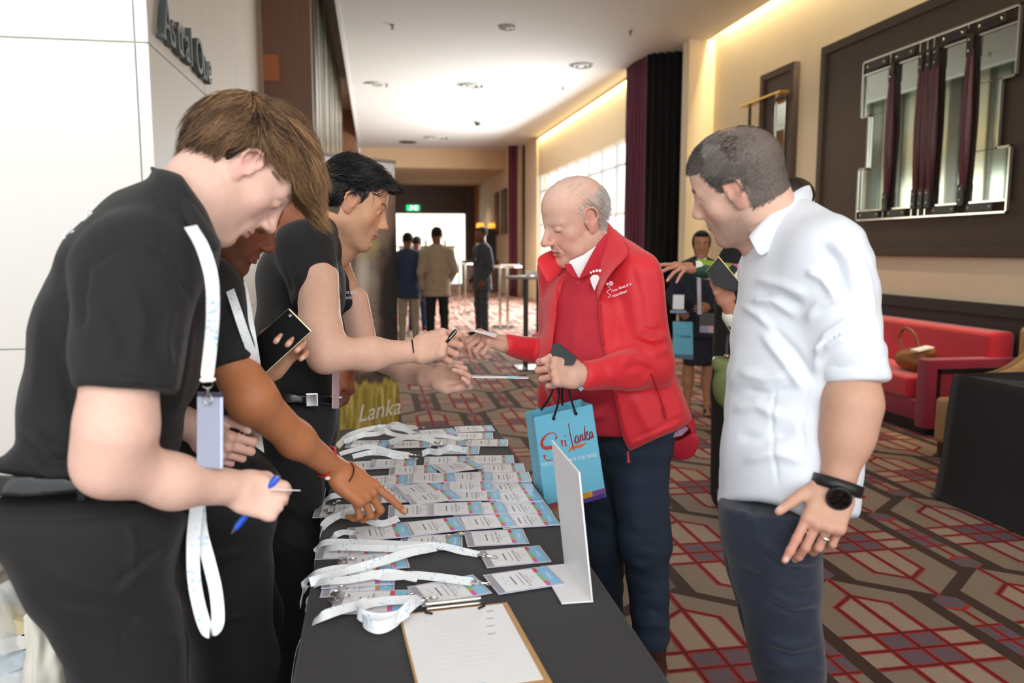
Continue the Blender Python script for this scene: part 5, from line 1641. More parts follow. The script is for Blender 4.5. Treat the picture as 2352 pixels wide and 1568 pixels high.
    for a in (a1, a2):
        fo = np.array((a[0], a[1], 0)); fd = unit((-.95, .2, 0))
        S = Sdf(*box_of([fo-fd*.05, fo+fd*.22, fo+Zv*.1], .08), .006)
        S.cap(fo+Zv*.08, fo+Zv*.045, .042, .042, .02).cap(fo+Zv*.04-fd*.03, fo+Zv*.032+fd*.19, .04, .032, .03); S.cut((0, 0, .002), (0, 0, -1))
        sdfobj('shoe', S, mat('dark_shoe', '1A1412', .3, coat=.3), t)
    # watch and ring
    wa = D(1924, 1085, 1.41); ax = unit(D(1900, 1180, 1.395)-D(1950, 1000, 1.41)); wc = D(1921, 1122, 1.408)
    WB = mat('watch_black', '101112', .45)
    w = ringband('watch', wc-AW*.0+ax*-.006, ax, .0335, .020, .003, WB, t, q=1.2, u=np.cross(ax, AW))
    ux = unit(np.cross(ax, AW))
    fcn = unit(-AW-.15*Zv)
    MB().lathe(wc+fcn*.0385, [(.0205, -.006), (.0215, -.002), (.0215, .003), (.0195, .005), (.0185, .004), (.001, .004)], 32, axis=fcn).build('watch_case', WB, w, True)
    MB().lathe(wc+fcn*.043, [(.0175, 0), (.001, .0006)], 32, axis=fcn).build('watch_glass', mat('watch_glass', '050507', .06), w, True)
    rp = Wp((-.013, .104, -.008)); rd = unit(Wp((-.014, .118, -.020))-rp)
    ringband('ring', rp, rd, .0092, .004, .0012, mat('silver', 'D8D4C8', .2, 1.0), t)
    return t, h, Wp
WM = white_man()
# ================================================================= young man in front, fair, bowed over the badges
def polo_collar_loop(): pass
def front_man():
    x0, y0 = 590, 392
    PRr, AW = perp(x0, y0), away(x0, y0)
    pt, ph = R(53), R(12)
    f = math.cos(pt)*(math.cos(ph)*PRr+math.sin(ph)*AW)-math.sin(pt)*Zv
    h0 = Head((0, 0, 0), f, Zv+.25*PRr)
    h = Head(D(578, 386, 1.37)-h0.r*.079, f, Zv+.25*PRr, .96)
    t = thing('person', 'fair young man with wavy brown hair and black polo shirt, writing at the left edge', 'person', (-.62, 1.35, 0))
    nk = [h.w((0, -.035, -.045)), D(460, 445, 1.40), D(400, 520, 1.40)]
    def paint(V): return paint_skin(h, V, PALE, rgb('D08C88'), np.array(rgb('E3A29A')), brow=rgb('8A6A4E'), browb=.3, lash=(.25, .16, .12))
    hp, hc = head_part(h, nk, [.058, .062, .07], paint, ear=1.0)
    wr = D(538, 1120, 1.27)
    ap, ac, tp, Wp = arm_part([D(276, 880, 1.12), D(268, 985, 1.11), D(252, 1062, 1.12), D(400, 1106, 1.19), wr], [.052, .049, .044, .036, .027],
                              dict(wrist=wr, d=D(632, 1150, 1.29)-wr, palm=AW*.85-Zv*.35-PRr*.1, thumb=-1, curl=((66, 74, 40), (72, 82, 40), (76, 82, 40), (80, 82, 45)), k=.84,
                                   thumb_pts=((.024, .018, -.008), (.040, .05, -.020), (.036, .08, -.034), (.020, .100, -.042))), h=.0038, base=PALE, red=np.array(rgb('E0A59A')))
    wl = D(452, 985, 1.62)
    lp, lc, tl, Wl = arm_part([D(330, 930, 1.6), wl], [.042, .030],
                              dict(wrist=wl, d=D(530, 1045, 1.58)-wl, palm=AW*.9+PRr*.2, thumb=-1, curl=((55, 70, 35), (60, 75, 40), (66, 75, 40), (70, 75, 40)), k=.98), h=.004, base=PALE*.95, red=np.array(rgb('D9968C')))
    kp, kc = core_part([[D(400, 520, 1.40), D(262, 800, 1.4), D(180, 1100, 1.38)], [D(400, 520, 1.4), D(320, 640, 1.24), D(276, 880, 1.13)], [D(400, 520, 1.4), D(365, 620, 1.54), D(400, 800, 1.58), D(330, 930, 1.6)]], PALE, .035)
    body_mesh('body', [hp, ap, lp, kp], [hc, ac, lc, kc], SK1, t)
    # ---- hair: full, swept forward, fringe hanging
    down = np.array((0, 0, -1.0)) @ h.M.T
    S = Sdf(*box_of([h.O], .2), .004)
    h.ell(S, (0, -.020, .042), (.080, .101, .086), .0)
    h.ell(S, (0, .045, .078), (.066, .056, .042), .03)
    h.ell(S, (0, .080, .068), (.050, .032, .032), .03)
    h.ell(S, (0, -.06, -.005), (.066, .050, .055), .03)
    h.ell(S, (0, .03, -.045), (.10, .098, .062), .012, 'sub')
    for sx in (-1, 1): h.ell(S, (sx*.085, -.004, -.006), (.032, .030, .040), .01, 'sub')
    h.ell(S, (0, -.06, -.095), (.10, .07, .05), .02, 'sub')
    BASE = rgb('4A2F1E')
    def fl(q):
        v = np.empty_like(q); n = q-np.array((0, -.018, .036)); n = n/(np.linalg.norm(n, axis=1, keepdims=True)+1e-9)
        w_ = np.clip((q[:, 2]+.01+.6*q[:, 1])/.07, 0, 1)[:, None]
        v[:] = np.array((0, 1.0, .12))*w_+np.array((0, -.25, -1.0))*(1-w_)
        v = v-(v*n).sum(1, keepdims=True)*n*.75
        return v/(np.linalg.norm(v, axis=1, keepdims=True)+1e-9)
    sdfobj('hair_mass', S, mat('hair_root', '3B2719', .6, noise=.4, nscale=25), t, 2)
    P, N = scalp_points(11000, lambda x, y, z: hairline(x, y, z, .062, .022, -.040) & ((np.abs(y+.006) > .026) | (z > .034) | (np.abs(x) < .06)), 21, 1.02)
    Ln = .035+.075*np.clip((P[:, 2]+.02+.5*P[:, 1])/.09, 0, 1)
    Ln = Ln*np.where((P[:, 1] > -.05) & (P[:, 1] < .03) & (P[:, 2] < .06), .42, 1)
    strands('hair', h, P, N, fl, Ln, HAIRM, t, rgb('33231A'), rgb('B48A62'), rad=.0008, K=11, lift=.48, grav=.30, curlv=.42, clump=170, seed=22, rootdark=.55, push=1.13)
    Ln_ = 0
    P, N = scalp_points(4500, lambda x, y, z: (z > -.02-.2*np.clip(-y-.05, 0, 1)) & (y < .02) & ((y < -.045) | (z > .07)), 27, 1.10)
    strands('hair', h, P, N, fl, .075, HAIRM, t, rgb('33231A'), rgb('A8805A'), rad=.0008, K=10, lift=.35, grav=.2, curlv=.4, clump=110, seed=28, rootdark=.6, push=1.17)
    P, N = scalp_points(3500, lambda x, y, z: (y > .0) & (z > .055), 23, 1.1)
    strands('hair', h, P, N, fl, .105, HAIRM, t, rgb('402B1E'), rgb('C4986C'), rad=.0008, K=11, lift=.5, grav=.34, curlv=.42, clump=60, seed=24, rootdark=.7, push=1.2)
    # ---- shirt
    u = unit(AW)
    ch = [D(425, 470, 1.34), D(330, 620, 1.38), D(262, 800, 1.38), D(205, 990, 1.36), D(170, 1110, 1.36)]
    SL = D(315, 625, 1.2); SF = D(365, 600, 1.56)
    S = Sdf(*box_of(ch+[SL, SF, D(285, 900, 1.1)], .21), .0055)
    rr = [.065, .135, .142, .138, .135]
    for i in range(4): S.cap(ch[i], ch[i+1], rr[i], rr[i+1], .03, u=u, q=1.28)
    S.cap(D(420, 480, 1.33), SL, .06, .08, .06); S.cap(D(430, 480, 1.36), SF, .055, .075, .06)
    S.cap(SL, D(284, 905, 1.115), .092, .070, .02, plane=(D(285, 896, 1.12), unit(D(275, 900, 1.12)-D(300, 600, 1.15))))
    S.cap(SF, D(420, 800, 1.62), .075, .065, .03)
    sil = [(345, 378), (420, 400), (470, 480), (512, 568), (500, 620), (498, 700), (492, 800), (480, 900), (455, 1000), (440, 1100), (440, 1178), (380, 1180), (300, 1150), (190, 1112), (100, 1102), (0, 1085), (-60, 1075), (-50, 1040), (0, 1052), (34, 1020), (38, 940), (50, 860), (60, 760),
           (98, 640), (150, 545), (200, 490), (262, 432), (340, 408)]
    cookie(S, sil, .02, smooth=False)
    fl2 = [([(200, 620), (260, 570), (330, 560)], 8, -.005), ([(330, 560), (400, 600), (440, 690)], 7, -.006), ([(215, 680), (260, 780), (250, 850)], 12, .006), ([(200, 600), (185, 680), (190, 760)], 10, -.009),
           ([(180, 832), (280, 852), (380, 878)], 4, -.003), ([(180, 842), (280, 862), (380, 888)], 4, .002), ([(100, 700), (90, 820), (80, 940)], 16, .005), ([(60, 980), (120, 1030), (190, 1040)], 12, .010), ([(50, 1010), (110, 1058), (190, 1062)], 8, -.010), ([(60, 1045), (120, 1085), (200, 1088)], 9, .008),
           ([(120, 780), (150, 880), (175, 960)], 12, -.006), ([(440, 720), (420, 860), (400, 960)], 14, .006), ([(355, 420), (370, 520), (372, 600)], 4, -.003), ([(300, 640), (330, 740), (310, 840)], 16, .006), ([(400, 700), (380, 780), (390, 850)], 10, .006)]
    sdfobj('polo_shirt', S, CLOTHB, t, 1, fl2, 1.3, .5, [((.3, .1, .8), .13, .0016, 0), ((.9, 0, .3), .09, .001, 2)])
    # collar (outer leaf)
    g = [((343, 380, 1.36), (352, 412, 1.37)), ((372, 392, 1.29), (378, 440, 1.275)), ((412, 428, 1.25), (405, 482, 1.225)), ((448, 475, 1.235), (440, 530, 1.205)), ((482, 525, 1.235), (468, 572, 1.20)), ((508, 560, 1.25), (502, 580, 1.22))]
    v = []
    for a, b in g:
        A_, B_ = D(*a), D(*b); v += [A_+AW*.03, A_, (A_+B_)/2-AW*.005, B_]
    fcs = [(4*i+k, 4*(i+1)+k, 4*(i+1)+k+1, 4*i+k+1) for i in range(len(g)-1) for k in range(3)]
    o = put('collar', pymesh('collar', v, fcs, True), CLOTHB, t)
    o.modifiers.new('s', 'SOLIDIFY').thickness = .004; o.modifiers['s'].offset = 0; q = o.modifiers.new('b', 'SUBSURF'); q.levels = 2; q.render_levels = 2
    # print between the shoulders: lines of letters, a red and a blue mark
    bn = unit(D(120, 560, 1.38)-D(300, 640, 1.38)); bu = unit(D(210, 480, 1.32)-D(160, 560, 1.32))
    bo = D(168, 540, 1.36)
    o = text_on('back_print', 'Sri\nLanka', .034, D(193, 515, 1.27)+bn*.0, unit(-AW*.75+PRr*.65), bu, mat('print_white', 'F0F0F0', .7), t, ext=.001)
    MB().obox(D(220, 492, 1.262), bu*.003, -AW*.01, bn*.001).build('back_print_mark', mat('print_red', 'D42C3C', .6), t)
    # trousers, belt
    h1, h2 = D(215, 1190, 1.29), D(250, 1190, 1.5)
    k1, k2 = D(310, 1560, 1.33), D(420, 1560, 1.55)
    a1 = np.array((k1[0]+.02, k1[1], .09)); a2 = np.array((k2[0]+.02, k2[1]+.05, .09))
    S = Sdf(*box_of([h1, h2, k1, k2, a1, a2], .2), .0065)
    S.cap(h1, h2, .155, .14, .05).cap(h1-Zv*.05, k1, .135, .098, .05).cap(k1, a1, .098, .07, .05).cap(h2-Zv*.05, k2, .12, .09, .05).cap(k2, a2, .09, .065, .05)
    sil = [(-80, 1132), (0, 1138), (190, 1128), (300, 1150), (440, 1180), (424, 1230), (408, 1290), (402, 1340), (415, 1400), (432, 1470), (430, 1568), (440, 1800), (560, 2900), (100, 2900), (170, 1650), (150, 1568), (130, 1510), (104, 1452), (60, 1410), (20, 1330), (0, 1296), (-60, 1250)]
    cookie(S, sil, .03, smooth=False)
    S.cut(D(180, 1125, 1.3), (0, 0, 1)); S.cut((0, 0, .05), (0, 0, -1))
    fl3 = [([(0, 1240), (60, 1255), (130, 1250)], 4, -.004), ([(100, 1300), (180, 1340), (265, 1370)], 9, .006), ([(265, 1370), (320, 1310), (400, 1255)], 9, .007), ([(262, 1345), (330, 1290), (400, 1235)], 7, -.006), ([(290, 1200), (310, 1250), (300, 1330)], 8, .006), ([(60, 1350), (150, 1385), (255, 1400)], 12, -.005), ([(275, 1400), (278, 1480), (285, 1560)], 4, -.003), ([(300, 1420), (350, 1450), (420, 1460)], 14, .006)]
    tr = sdfobj('trousers', S, TROU, t, 2, fl3, 1.3, .5, [((.2, .1, 1), .17, .002, 0)])
    for a in (a1, a2):
        fo = np.array((a[0], a[1], 0)); fd = unit((.95, -.1, 0))
        S = Sdf(*box_of([fo-fd*.05, fo+fd*.22, fo+Zv*.1], .08), .006)
        S.cap(fo+Zv*.08, fo+Zv*.045, .042, .042, .02).cap(fo+Zv*.04-fd*.03, fo+Zv*.032+fd*.19, .04, .032, .03); S.cut((0, 0, .002), (0, 0, -1))
        sdfobj('shoe', S, mat('black_shoe', '121212', .3, coat=.3), t)
    S = Sdf(*box_of([D(-60, 1110, 1.25), D(330, 1140, 1.3), D(200, 1110, 1.55)], .1), .005)
    S.cap(D(200, 1112, 1.32), D(215, 1112, 1.5), .158, .145, .03); cookie(S, [(-70, 1088), (0, 1090), (100, 1096), (190, 1102), (330, 1118), (330, 1160), (190, 1132), (60, 1142), (0, 1140), (-70, 1136)], .003, smooth=False)
    sdfobj('belt', S, BELT, t)
    for x in (48, 186):
        MB().obox(D(x, 1118, 1.255 if x < 100 else 1.19)-AW*.0, PRr*.005, Zv*.02, AW*.003).build('belt_loop', TROU, t, bevel=.001)
    return t, h, tp, Wp, tl, Wl
FM = front_man()

# ================================================================= young man with black hair handing over a badge
def third_man():
    x0, y0 = 812, 468
    PRr, AW = perp(x0, y0), away(x0, y0)
    pt, ph = R(22), R(0)
    f = math.cos(pt)*(math.cos(ph)*PRr+math.sin(ph)*AW)-math.sin(pt)*Zv
    h = Head(D(x0, y0, 2.3), f, Zv, .95)
    t = thing('person', 'young man with thick black hair in a black polo, reaching both hands across the table', 'person', (-.42, 2.3, 0))
    nk = [h.w((0, -.03, -.05)), D(772, 560, 2.34), D(735, 600, 2.36)]
    def paint(V): return paint_skin(h, V, OLIVE, rgb('B26E62'), OLIVER, brow=rgb('1C1512'), browb=.34, brow_w=.0045, lw=.0030, stubble=(rgb('8A6A58'), .28), lz=.0035, scalp=(rgb('1C1816'), .9), sfun=lambda x, y, z: hairline(x, y, z, .075, .02, -.05)*1.)
    hp, hc = head_part(h, nk, [.055, .058, .07], paint, open_eyes=True)
    wr = D(945, 806, 2.1)
    ap, ac, tp, Wp = arm_part([D(730, 640, 2.1), D(735, 760, 2.04), D(748, 815, 2.03), D(850, 812, 2.06), wr], [.055, .052, .043, .040, .026],
                              dict(wrist=wr, d=D(1010, 790, 2.08)-wr, palm=AW*.8-Zv*.6, thumb=-1, curl=((40, 55, 30), (58, 70, 35), (66, 75, 40), (70, 78, 40)), k=1.05,
                                   thumb_pts=((.024, .018, -.008), (.040, .05, -.014), (.040, .085, -.020), (.030, .112, -.026))), base=PALE*.6+OLIVE*.4, red=np.array(rgb('DFA08C')))
    wl = D(995, 868, 2.32)
    lp, lc, tl, Wl = arm_part([D(812, 690, 2.55), D(842, 812, 2.5), D(930, 848, 2.4), wl], [.048, .040, .036, .026],
                              dict(wrist=wl, d=D(1060, 872, 2.3)-wl, palm=-AW*.75+Zv*.55, thumb=-1, curl=((30, 60, 30), (50, 75, 40), (62, 85, 45), (70, 90, 45)), k=1.0,
                                   thumb_pts=((.024, .018, -.006), (.040, .05, -.008), (.036, .085, -.016), (.024, .118, -.022))), base=PALE*.75+OLIVE*.25, red=np.array(rgb('E3A49A')))
    kp, kc = core_part([[D(735, 600, 2.36), D(680, 900, 2.3)], [D(735, 600, 2.36), D(705, 590, 2.16), D(730, 640, 2.11)], [D(735, 600, 2.36), D(775, 600, 2.52), D(812, 690, 2.55)]], OLIVE, .035)
    body_mesh('body', [hp, ap, lp, kp], [hc, ac, lc, kc], SK1, t)
    eyes(h, t, gaze=(-.0, -.25))
    S = Sdf(*box_of([h.O], .18), .004)
    h.ell(S, (0, -.020, .048), (.083, .104, .088), .0)
    h.ell(S, (0, .035, .104), (.055, .040, .022), .03)
    h.ell(S, (0, -.065, .0), (.070, .05, .055), .03)
    h.ell(S, (0, .050, -.036), (.11, .105, .098), .008, 'sub')
    for sx in (-1, 1): h.ell(S, (sx*.085, -.002, -.010), (.030, .028, .038), .008, 'sub')
    h.ell(S, (0, -.06, -.095), (.10, .07, .05), .02, 'sub')
    sdfobj('hair_mass', S, mat('hair_black', '100F10', .9, spec=.1), t, 2)
    def fl(q):
        n = q-np.array((0, -.018, .036)); n = n/(np.linalg.norm(n, axis=1, keepdims=True)+1e-9)
        v = np.tile(np.array((.15, .75, .25)), (len(q), 1))
        lowb = q[:, 2] < .045
        v[lowb] = np.array((0, -.45, -.8))
        v = v-(v*n).sum(1, keepdims=True)*n*.7
        return v/(np.linalg.norm(v, axis=1, keepdims=True)+1e-9)
    P, N = scalp_points(9000, lambda x, y, z: hairline(x, y, z, .075, .02, -.048) & ((np.abs(y+.006) > .024) | (z > .03) | (np.abs(x) < .06)), 31, 1.02)
    Ln = np.where(P[:, 2] > .05, .055+.2*np.clip(P[:, 1], 0, .1), .022)
    strands('hair', h, P, N, fl, Ln, HAIRM, t, rgb('0E0D0E'), rgb('4A4644'), rad=.0010, K=8, lift=.72, grav=-.02, curlv=.45, clump=150, seed=32, rootdark=.7, push=1.09)
    P, N = scalp_points(3000, lambda x, y, z: ((z > .07) | ((z > -.03) & (y < -.03))), 33, 1.07)
    strands('hair', h, P, N, fl, np.where(P[:, 2] > .07, .045+.15*np.clip(P[:, 1], 0, .1), .022), HAIRM, t, rgb('0E0D0E'), rgb('4A4644'), rad=.0010, K=7, lift=.6, grav=-.02, curlv=.45, clump=120, seed=34, rootdark=.7, push=1.12)
    # shirt
    u = unit(AW)
    ch = [D(745, 530, 2.35), D(695, 640, 2.33), D(685, 780, 2.3), D(680, 930, 2.28)]
    SL, SF = D(700, 570, 2.14), D(775, 590, 2.54)
    S = Sdf(*box_of(ch+[SL, SF, D(735, 700, 2.1)], .2), .006)
    for i, (a, b) in enumerate(((.065, .125), (.125, .118), (.118, .115))): S.cap(ch[i], ch[i+1], a, b, .03, u=u, q=1.35)
    S.cap(D(750, 530, 2.34), SL, .055, .072, .05); S.cap(D(755, 535, 2.36), SF, .05, .065, .05)
    S.cap(SL, D(733, 705, 2.095), .080, .063, .02, plane=(D(733, 690, 2.1), unit(D(736, 700, 2.1)-D(705, 560, 2.13)))); S.cap(SF, D(796, 690, 2.54), .066, .058, .02)
    sil = [(752, 486), (778, 500), (782, 560), (786, 610), (800, 640), (812, 700), (812, 722), (786, 724), (786, 780), (778, 860), (772, 905), (735, 925), (604, 905), (590, 860), (575, 780), (566, 700), (572, 640), (596, 590), (632, 512), (680, 498), (730, 500)]
    cookie(S, sil, .018, smooth=False)
    sdfobj('polo_shirt', S, CLOTHB, t, 1, [([(650, 600), (665, 640), (672, 680)], 6, -.005), ([(680, 672), (735, 670), (790, 672)], 3, -.003), ([(640, 700), (660, 780), (670, 860)], 10, .006), ([(700, 860), (730, 850), (765, 858)], 7, .006), ([(745, 560), (765, 620), (782, 660)], 6, .004)], 2.2, .4, [((.3, .1, .8), .11, .0014, 0)])
    g = [((738, 488, 2.42), (730, 505, 2.42)), ((752, 492, 2.33), (742, 520, 2.30)), ((768, 512, 2.27), (758, 548, 2.25)), ((780, 545, 2.26), (774, 585, 2.24)), ((786, 580, 2.28), (784, 600, 2.26))]
    v = []
    for a, b in g:
        A_, B_ = D(*a), D(*b); v += [A_+AW*.03, A_, (A_+B_)/2-AW*.005, B_]
    fcs = [(4*i+k, 4*(i+1)+k, 4*(i+1)+k+1, 4*i+k+1) for i in range(len(g)-1) for k in range(3)]
    o = put('collar', pymesh('collar', v, fcs, True), CLOTHB, t)
    o.modifiers.new('s', 'SOLIDIFY').thickness = .004; o.modifiers['s'].offset = 0; q = o.modifiers.new('b', 'SUBSURF'); q.levels = 2; q.render_levels = 2
    text_on('chest_print', 'Australia\nSols', .016, D(798, 677, 2.43), unit(PRr-.2*AW), Zv, mat('print_white', 'F0F0F0', .7), t, ext=.0006)
    # trousers, belt, buckle
    h1, h2 = D(668, 950, 2.2), D(690, 950, 2.42)
    k1, k2 = D(664, 1250, 2.2), D(690, 1250, 2.4)
    S = Sdf(*box_of([h1, h2, (k1[0], k1[1], 0), (k2[0], k2[1], 0)], .18), .007)
    S.cap(h1, h2, .125, .115, .05)
    for hh, kk in ((h1, k1), (h2, k2)): S.cap(hh-Zv*.05, kk, .105, .08, .04).cap(kk, (kk[0]-.02, kk[1]+.02, .08), .08, .06, .05)
    S.cut(D(690, 915, 2.2), (0, 0, 1)); S.cut((0, 0, .03), (0, 0, -1))
    sdfobj('trousers', S, TROU, t, 2, [([(700, 960), (720, 1040), (728, 1120)], 5, -.004), ([(640, 1150), (690, 1180), (740, 1170)], 10, .006), ([(640, 1230), (690, 1260), (740, 1240)], 9, .006)], 2.2, .4, [((.2, .1, 1), .13, .002, 0)])
    for kk in (k1, k2):
        fo = np.array((kk[0]-.02, kk[1]+.02, 0)); fd = unit((.95, 0, 0))
        S = Sdf(*box_of([fo-fd*.05, fo+fd*.22, fo+Zv*.1], .08), .007)
        S.cap(fo+Zv*.08, fo+Zv*.045, .042, .042, .02).cap(fo+Zv*.04-fd*.03, fo+Zv*.032+fd*.19, .04, .032, .03); S.cut((0, 0, .002), (0, 0, -1))
        sdfobj('shoe', S, mat('black_shoe', '121212', .3, coat=.3), t)
    S = Sdf(*box_of([h1+Zv*.04, h2+Zv*.04], .17), .0045)
    S.cap(D(672, 915, 2.2), D(694, 915, 2.42), .131, .121, .03); cookie(S, [(560, 896), (640, 900), (732, 908), (790, 910), (790, 932), (732, 928), (640, 926), (560, 920)], .002, smooth=False)
    sdfobj('belt', S, BELT, t)
    bk = D(716, 918, 2.065)
    MB().obox(bk, PRr*.016, Zv*.018, AW*.003).build('belt_buckle', STEEL, t, bevel=.003)
    return t, h, tp, Wp, tl, Wl
TM = third_man()

# ================================================================= man between them, pointing at a badge
def second_man():
    x0, y0 = 538, 482
    PRr, AW = perp(x0, y0), away(x0, y0)
    pt, ph = R(33), R(18)
    f = math.cos(pt)*(math.cos(ph)*PRr-math.sin(ph)*AW)-math.sin(pt)*Zv
    h = Head(D(x0, y0, 1.76), f, Zv, 1.0)
    t = thing('person', 'dark-skinned young man in a black polo behind the front one, pointing down at a badge', 'person', (-.5, 1.8, 0))
    nk = [h.w((0, -.035, -.05)), D(495, 600, 1.82), D(480, 650, 1.84)]
    def paint(V): return paint_skin(h, V, DEEP, rgb('A0504C'), DEEPR, brow=rgb('120C0A'), stubble=(rgb('3A241C'), .45))
    hp, hc = head_part(h, nk, [.056, .06, .07], paint, nose=.95)
    ARM = np.array(rgb('B9764E'))
    wr = D(772, 1078, 1.845)
    ap, ac, tp, Wp = arm_part([D(534, 835, 1.605), D(578, 915, 1.59), D(680, 1010, 1.72), wr], [.047, .045, .036, .0265],
                              dict(wrist=wr, d=D(862, 1150, 1.855)-wr, palm=-Zv*.8+AW*.5, thumb=-1, curl=((4, 6, 4), (30, 58, 30), (38, 60, 30), (44, 60, 30)), k=1.08, spread=(3, 0, -5, -10),
                                   thumb_pts=((.024, .018, -.006), (.044, .046, -.014), (.040, .078, -.026), (.026, .098, -.032))), h=.0035, base=ARM, red=ARM*.9, nail=np.array(rgb('E3B09A')))
    # hand that holds the phone
    wl = D(598, 858, 1.80)
    lp, lc, tl, Wl = arm_part([D(530, 930, 1.84), wl], [.036, .027],
                              dict(wrist=wl, d=D(660, 785, 1.79)-wl, palm=-AW, thumb=1, curl=((34, 66, 40), (30, 66, 40), (26, 64, 40), (26, 60, 40)), k=1.0, spread=(-8, -12, -16, -22),
                                   thumb_pts=((.024, .02, -.004), (.044, .052, -.014), (.050, .088, -.022), (.046, .120, -.028))), base=OLIVE*.8+DEEP*.2, red=OLIVER)
    kp, kc = core_part([[D(480, 650, 1.84), D(450, 1080, 1.85)], [D(480, 650, 1.84), D(475, 690, 1.68), D(534, 830, 1.61)], [D(480, 650, 1.84), D(515, 700, 1.98), D(560, 800, 2.0), D(560, 890, 1.9)]], DEEP, .035)
    body_mesh('body', [hp, ap, lp, kp], [hc, ac, lc, kc], SK1, t)
    S = Sdf(*box_of([h.O], .17), .005)
    h.ell(S, (0, -.020, .046), (.082, .103, .088), .0)
    h.ell(S, (0, .05, -.035), (.10, .095, .075), .010, 'sub')
    h.ell(S, (0, -.06, -.095), (.10, .07, .05), .02, 'sub')
    sdfobj('hair', S, mat('hair_black', '141314', .5), t, 2)
    u = unit(AW)
    ch = [D(500, 610, 1.83), D(440, 740, 1.85), D(440, 880, 1.85), D(450, 1110, 1.85)]
    SL, SF = D(475, 665, 1.66), D(520, 670, 2.0)
    S = Sdf(*box_of(ch+[SL, SF, D(535, 840, 1.6)], .2), .006)
    for i, (a, b) in enumerate(((.06, .12), (.12, .12), (.12, .12))): S.cap(ch[i], ch[i+1], a, b, .03, u=u, q=1.3)
    S.cap(D(500, 610, 1.82), SL, .05, .072, .05); S.cap(D(510, 610, 1.84), SF, .05, .065, .05)
    S.cap(SL, D(538, 855, 1.6), .078, .062, .02, plane=(D(534, 842, 1.6), unit(D(548, 850, 1.6)-D(500, 700, 1.62)))); S.cap(SF, D(580, 800, 2.05), .065, .055, .02)
    sil = [(480, 575), (520, 590), (560, 640), (575, 700), (588, 790), (578, 832), (590, 900), (600, 1000), (590, 1100), (560, 1170), (380, 1180), (360, 900), (380, 640)]
    cookie(S, sil, .018, smooth=False)
    sdfobj('polo_shirt', S, CLOTHB, t, 1, [([(494, 820), (540, 815), (578, 800)], 3, -.003), ([(500, 700), (540, 760), (550, 800)], 8, .005), ([(530, 940), (560, 960), (590, 940)], 8, .005)], 1.7, .4, [((.3, .1, .8), .11, .0014, 0)])
    g = [((486, 575, 1.78), (484, 600, 1.76)), ((500, 600, 1.74), (500, 640, 1.72)), ((520, 628, 1.73), (518, 668, 1.71)), ((545, 628, 1.76), (540, 650, 1.74)), ((556, 612, 1.80), (562, 640, 1.79))]
    v = []
    for a, b in g:
        A_, B_ = D(*a), D(*b); v += [A_+AW*.03, A_, (A_+B_)/2-AW*.005, B_]
    fcs = [(4*i+k, 4*(i+1)+k, 4*(i+1)+k+1, 4*i+k+1) for i in range(len(g)-1) for k in range(3)]
    o = put('collar', pymesh('collar', v, fcs, True), CLOTHB, t)
    o.modifiers.new('s', 'SOLIDIFY').thickness = .004; o.modifiers['s'].offset = 0; q = o.modifiers.new('b', 'SUBSURF'); q.levels = 2; q.render_levels = 2
    h1, h2 = D(500, 1120, 1.74), D(500, 1120, 1.96)
    S = Sdf(*box_of([h1, h2, (h1[0], h1[1], 0), (h2[0]+.1, h2[1], 0)], .2), .007)
    S.cap(h1, h2, .135, .125, .05)
    for hh, dx in ((h1, .0), (h2, .06)):
        kk = np.array((hh[0]+.02+dx*.5, hh[1], .52))
        S.cap(hh-Zv*.05, kk, .115, .085, .04).cap(kk, (kk[0]-.02, kk[1]+.02, .08), .085, .062, .05)
    S.cut(D(500, 1090, 1.8), (0, 0, 1)); S.cut((0, 0, .03), (0, 0, -1))
    sdfobj('trousers', S, TROU, t, 2, [([(440, 1250), (500, 1280), (570, 1260)], 10, .006), ([(440, 1400), (500, 1430), (590, 1400)], 10, .006)], 1.75, .4, [((.2, .1, 1), .13, .002, 0)])
    for hh, dx in ((h1, .0), (h2, .06)):
        fo = np.array((hh[0]+.03+dx, hh[1]+.02, 0)); fd = unit((.95, 0, 0))
        S = Sdf(*box_of([fo-fd*.05, fo+fd*.22, fo+Zv*.1], .08), .007)
        S.cap(fo+Zv*.08, fo+Zv*.045, .042, .042, .02).cap(fo+Zv*.04-fd*.03, fo+Zv*.032+fd*.19, .04, .032, .03); S.cut((0, 0, .002), (0, 0, -1))
        sdfobj('shoe', S, mat('black_shoe', '121212', .3, coat=.3), t)
    # wristbands
    ax = unit(D(868, 1134, 1.86)-D(680, 1010, 1.72))
    w1 = D(750, 1060, 1.82); w2 = D(792, 1090, 1.85)
    ringband('red_wristband', w1, ax+.25*Zv, .0315, .0045, .003, mat('red_band', 'D8231F', .5), t, q=1.1, u=Zv)
    ringband('thin_black_band', w2, ax+.1*Zv, .0285, .0022, .002, mat('black_band', '141414', .6), t, q=1.1, u=unit(np.cross(ax, Zv)))
    MB().lathe(w1-Zv*.034-AW*.012, [(.002, -.006), (.0065, -.003), (.0065, .003), (.002, .006)], 12).build('bead', mat('cream_bead', 'E9E3D0', .4), t, True)
    return t, h, tp, Wp, tl, Wl
SM = second_man()

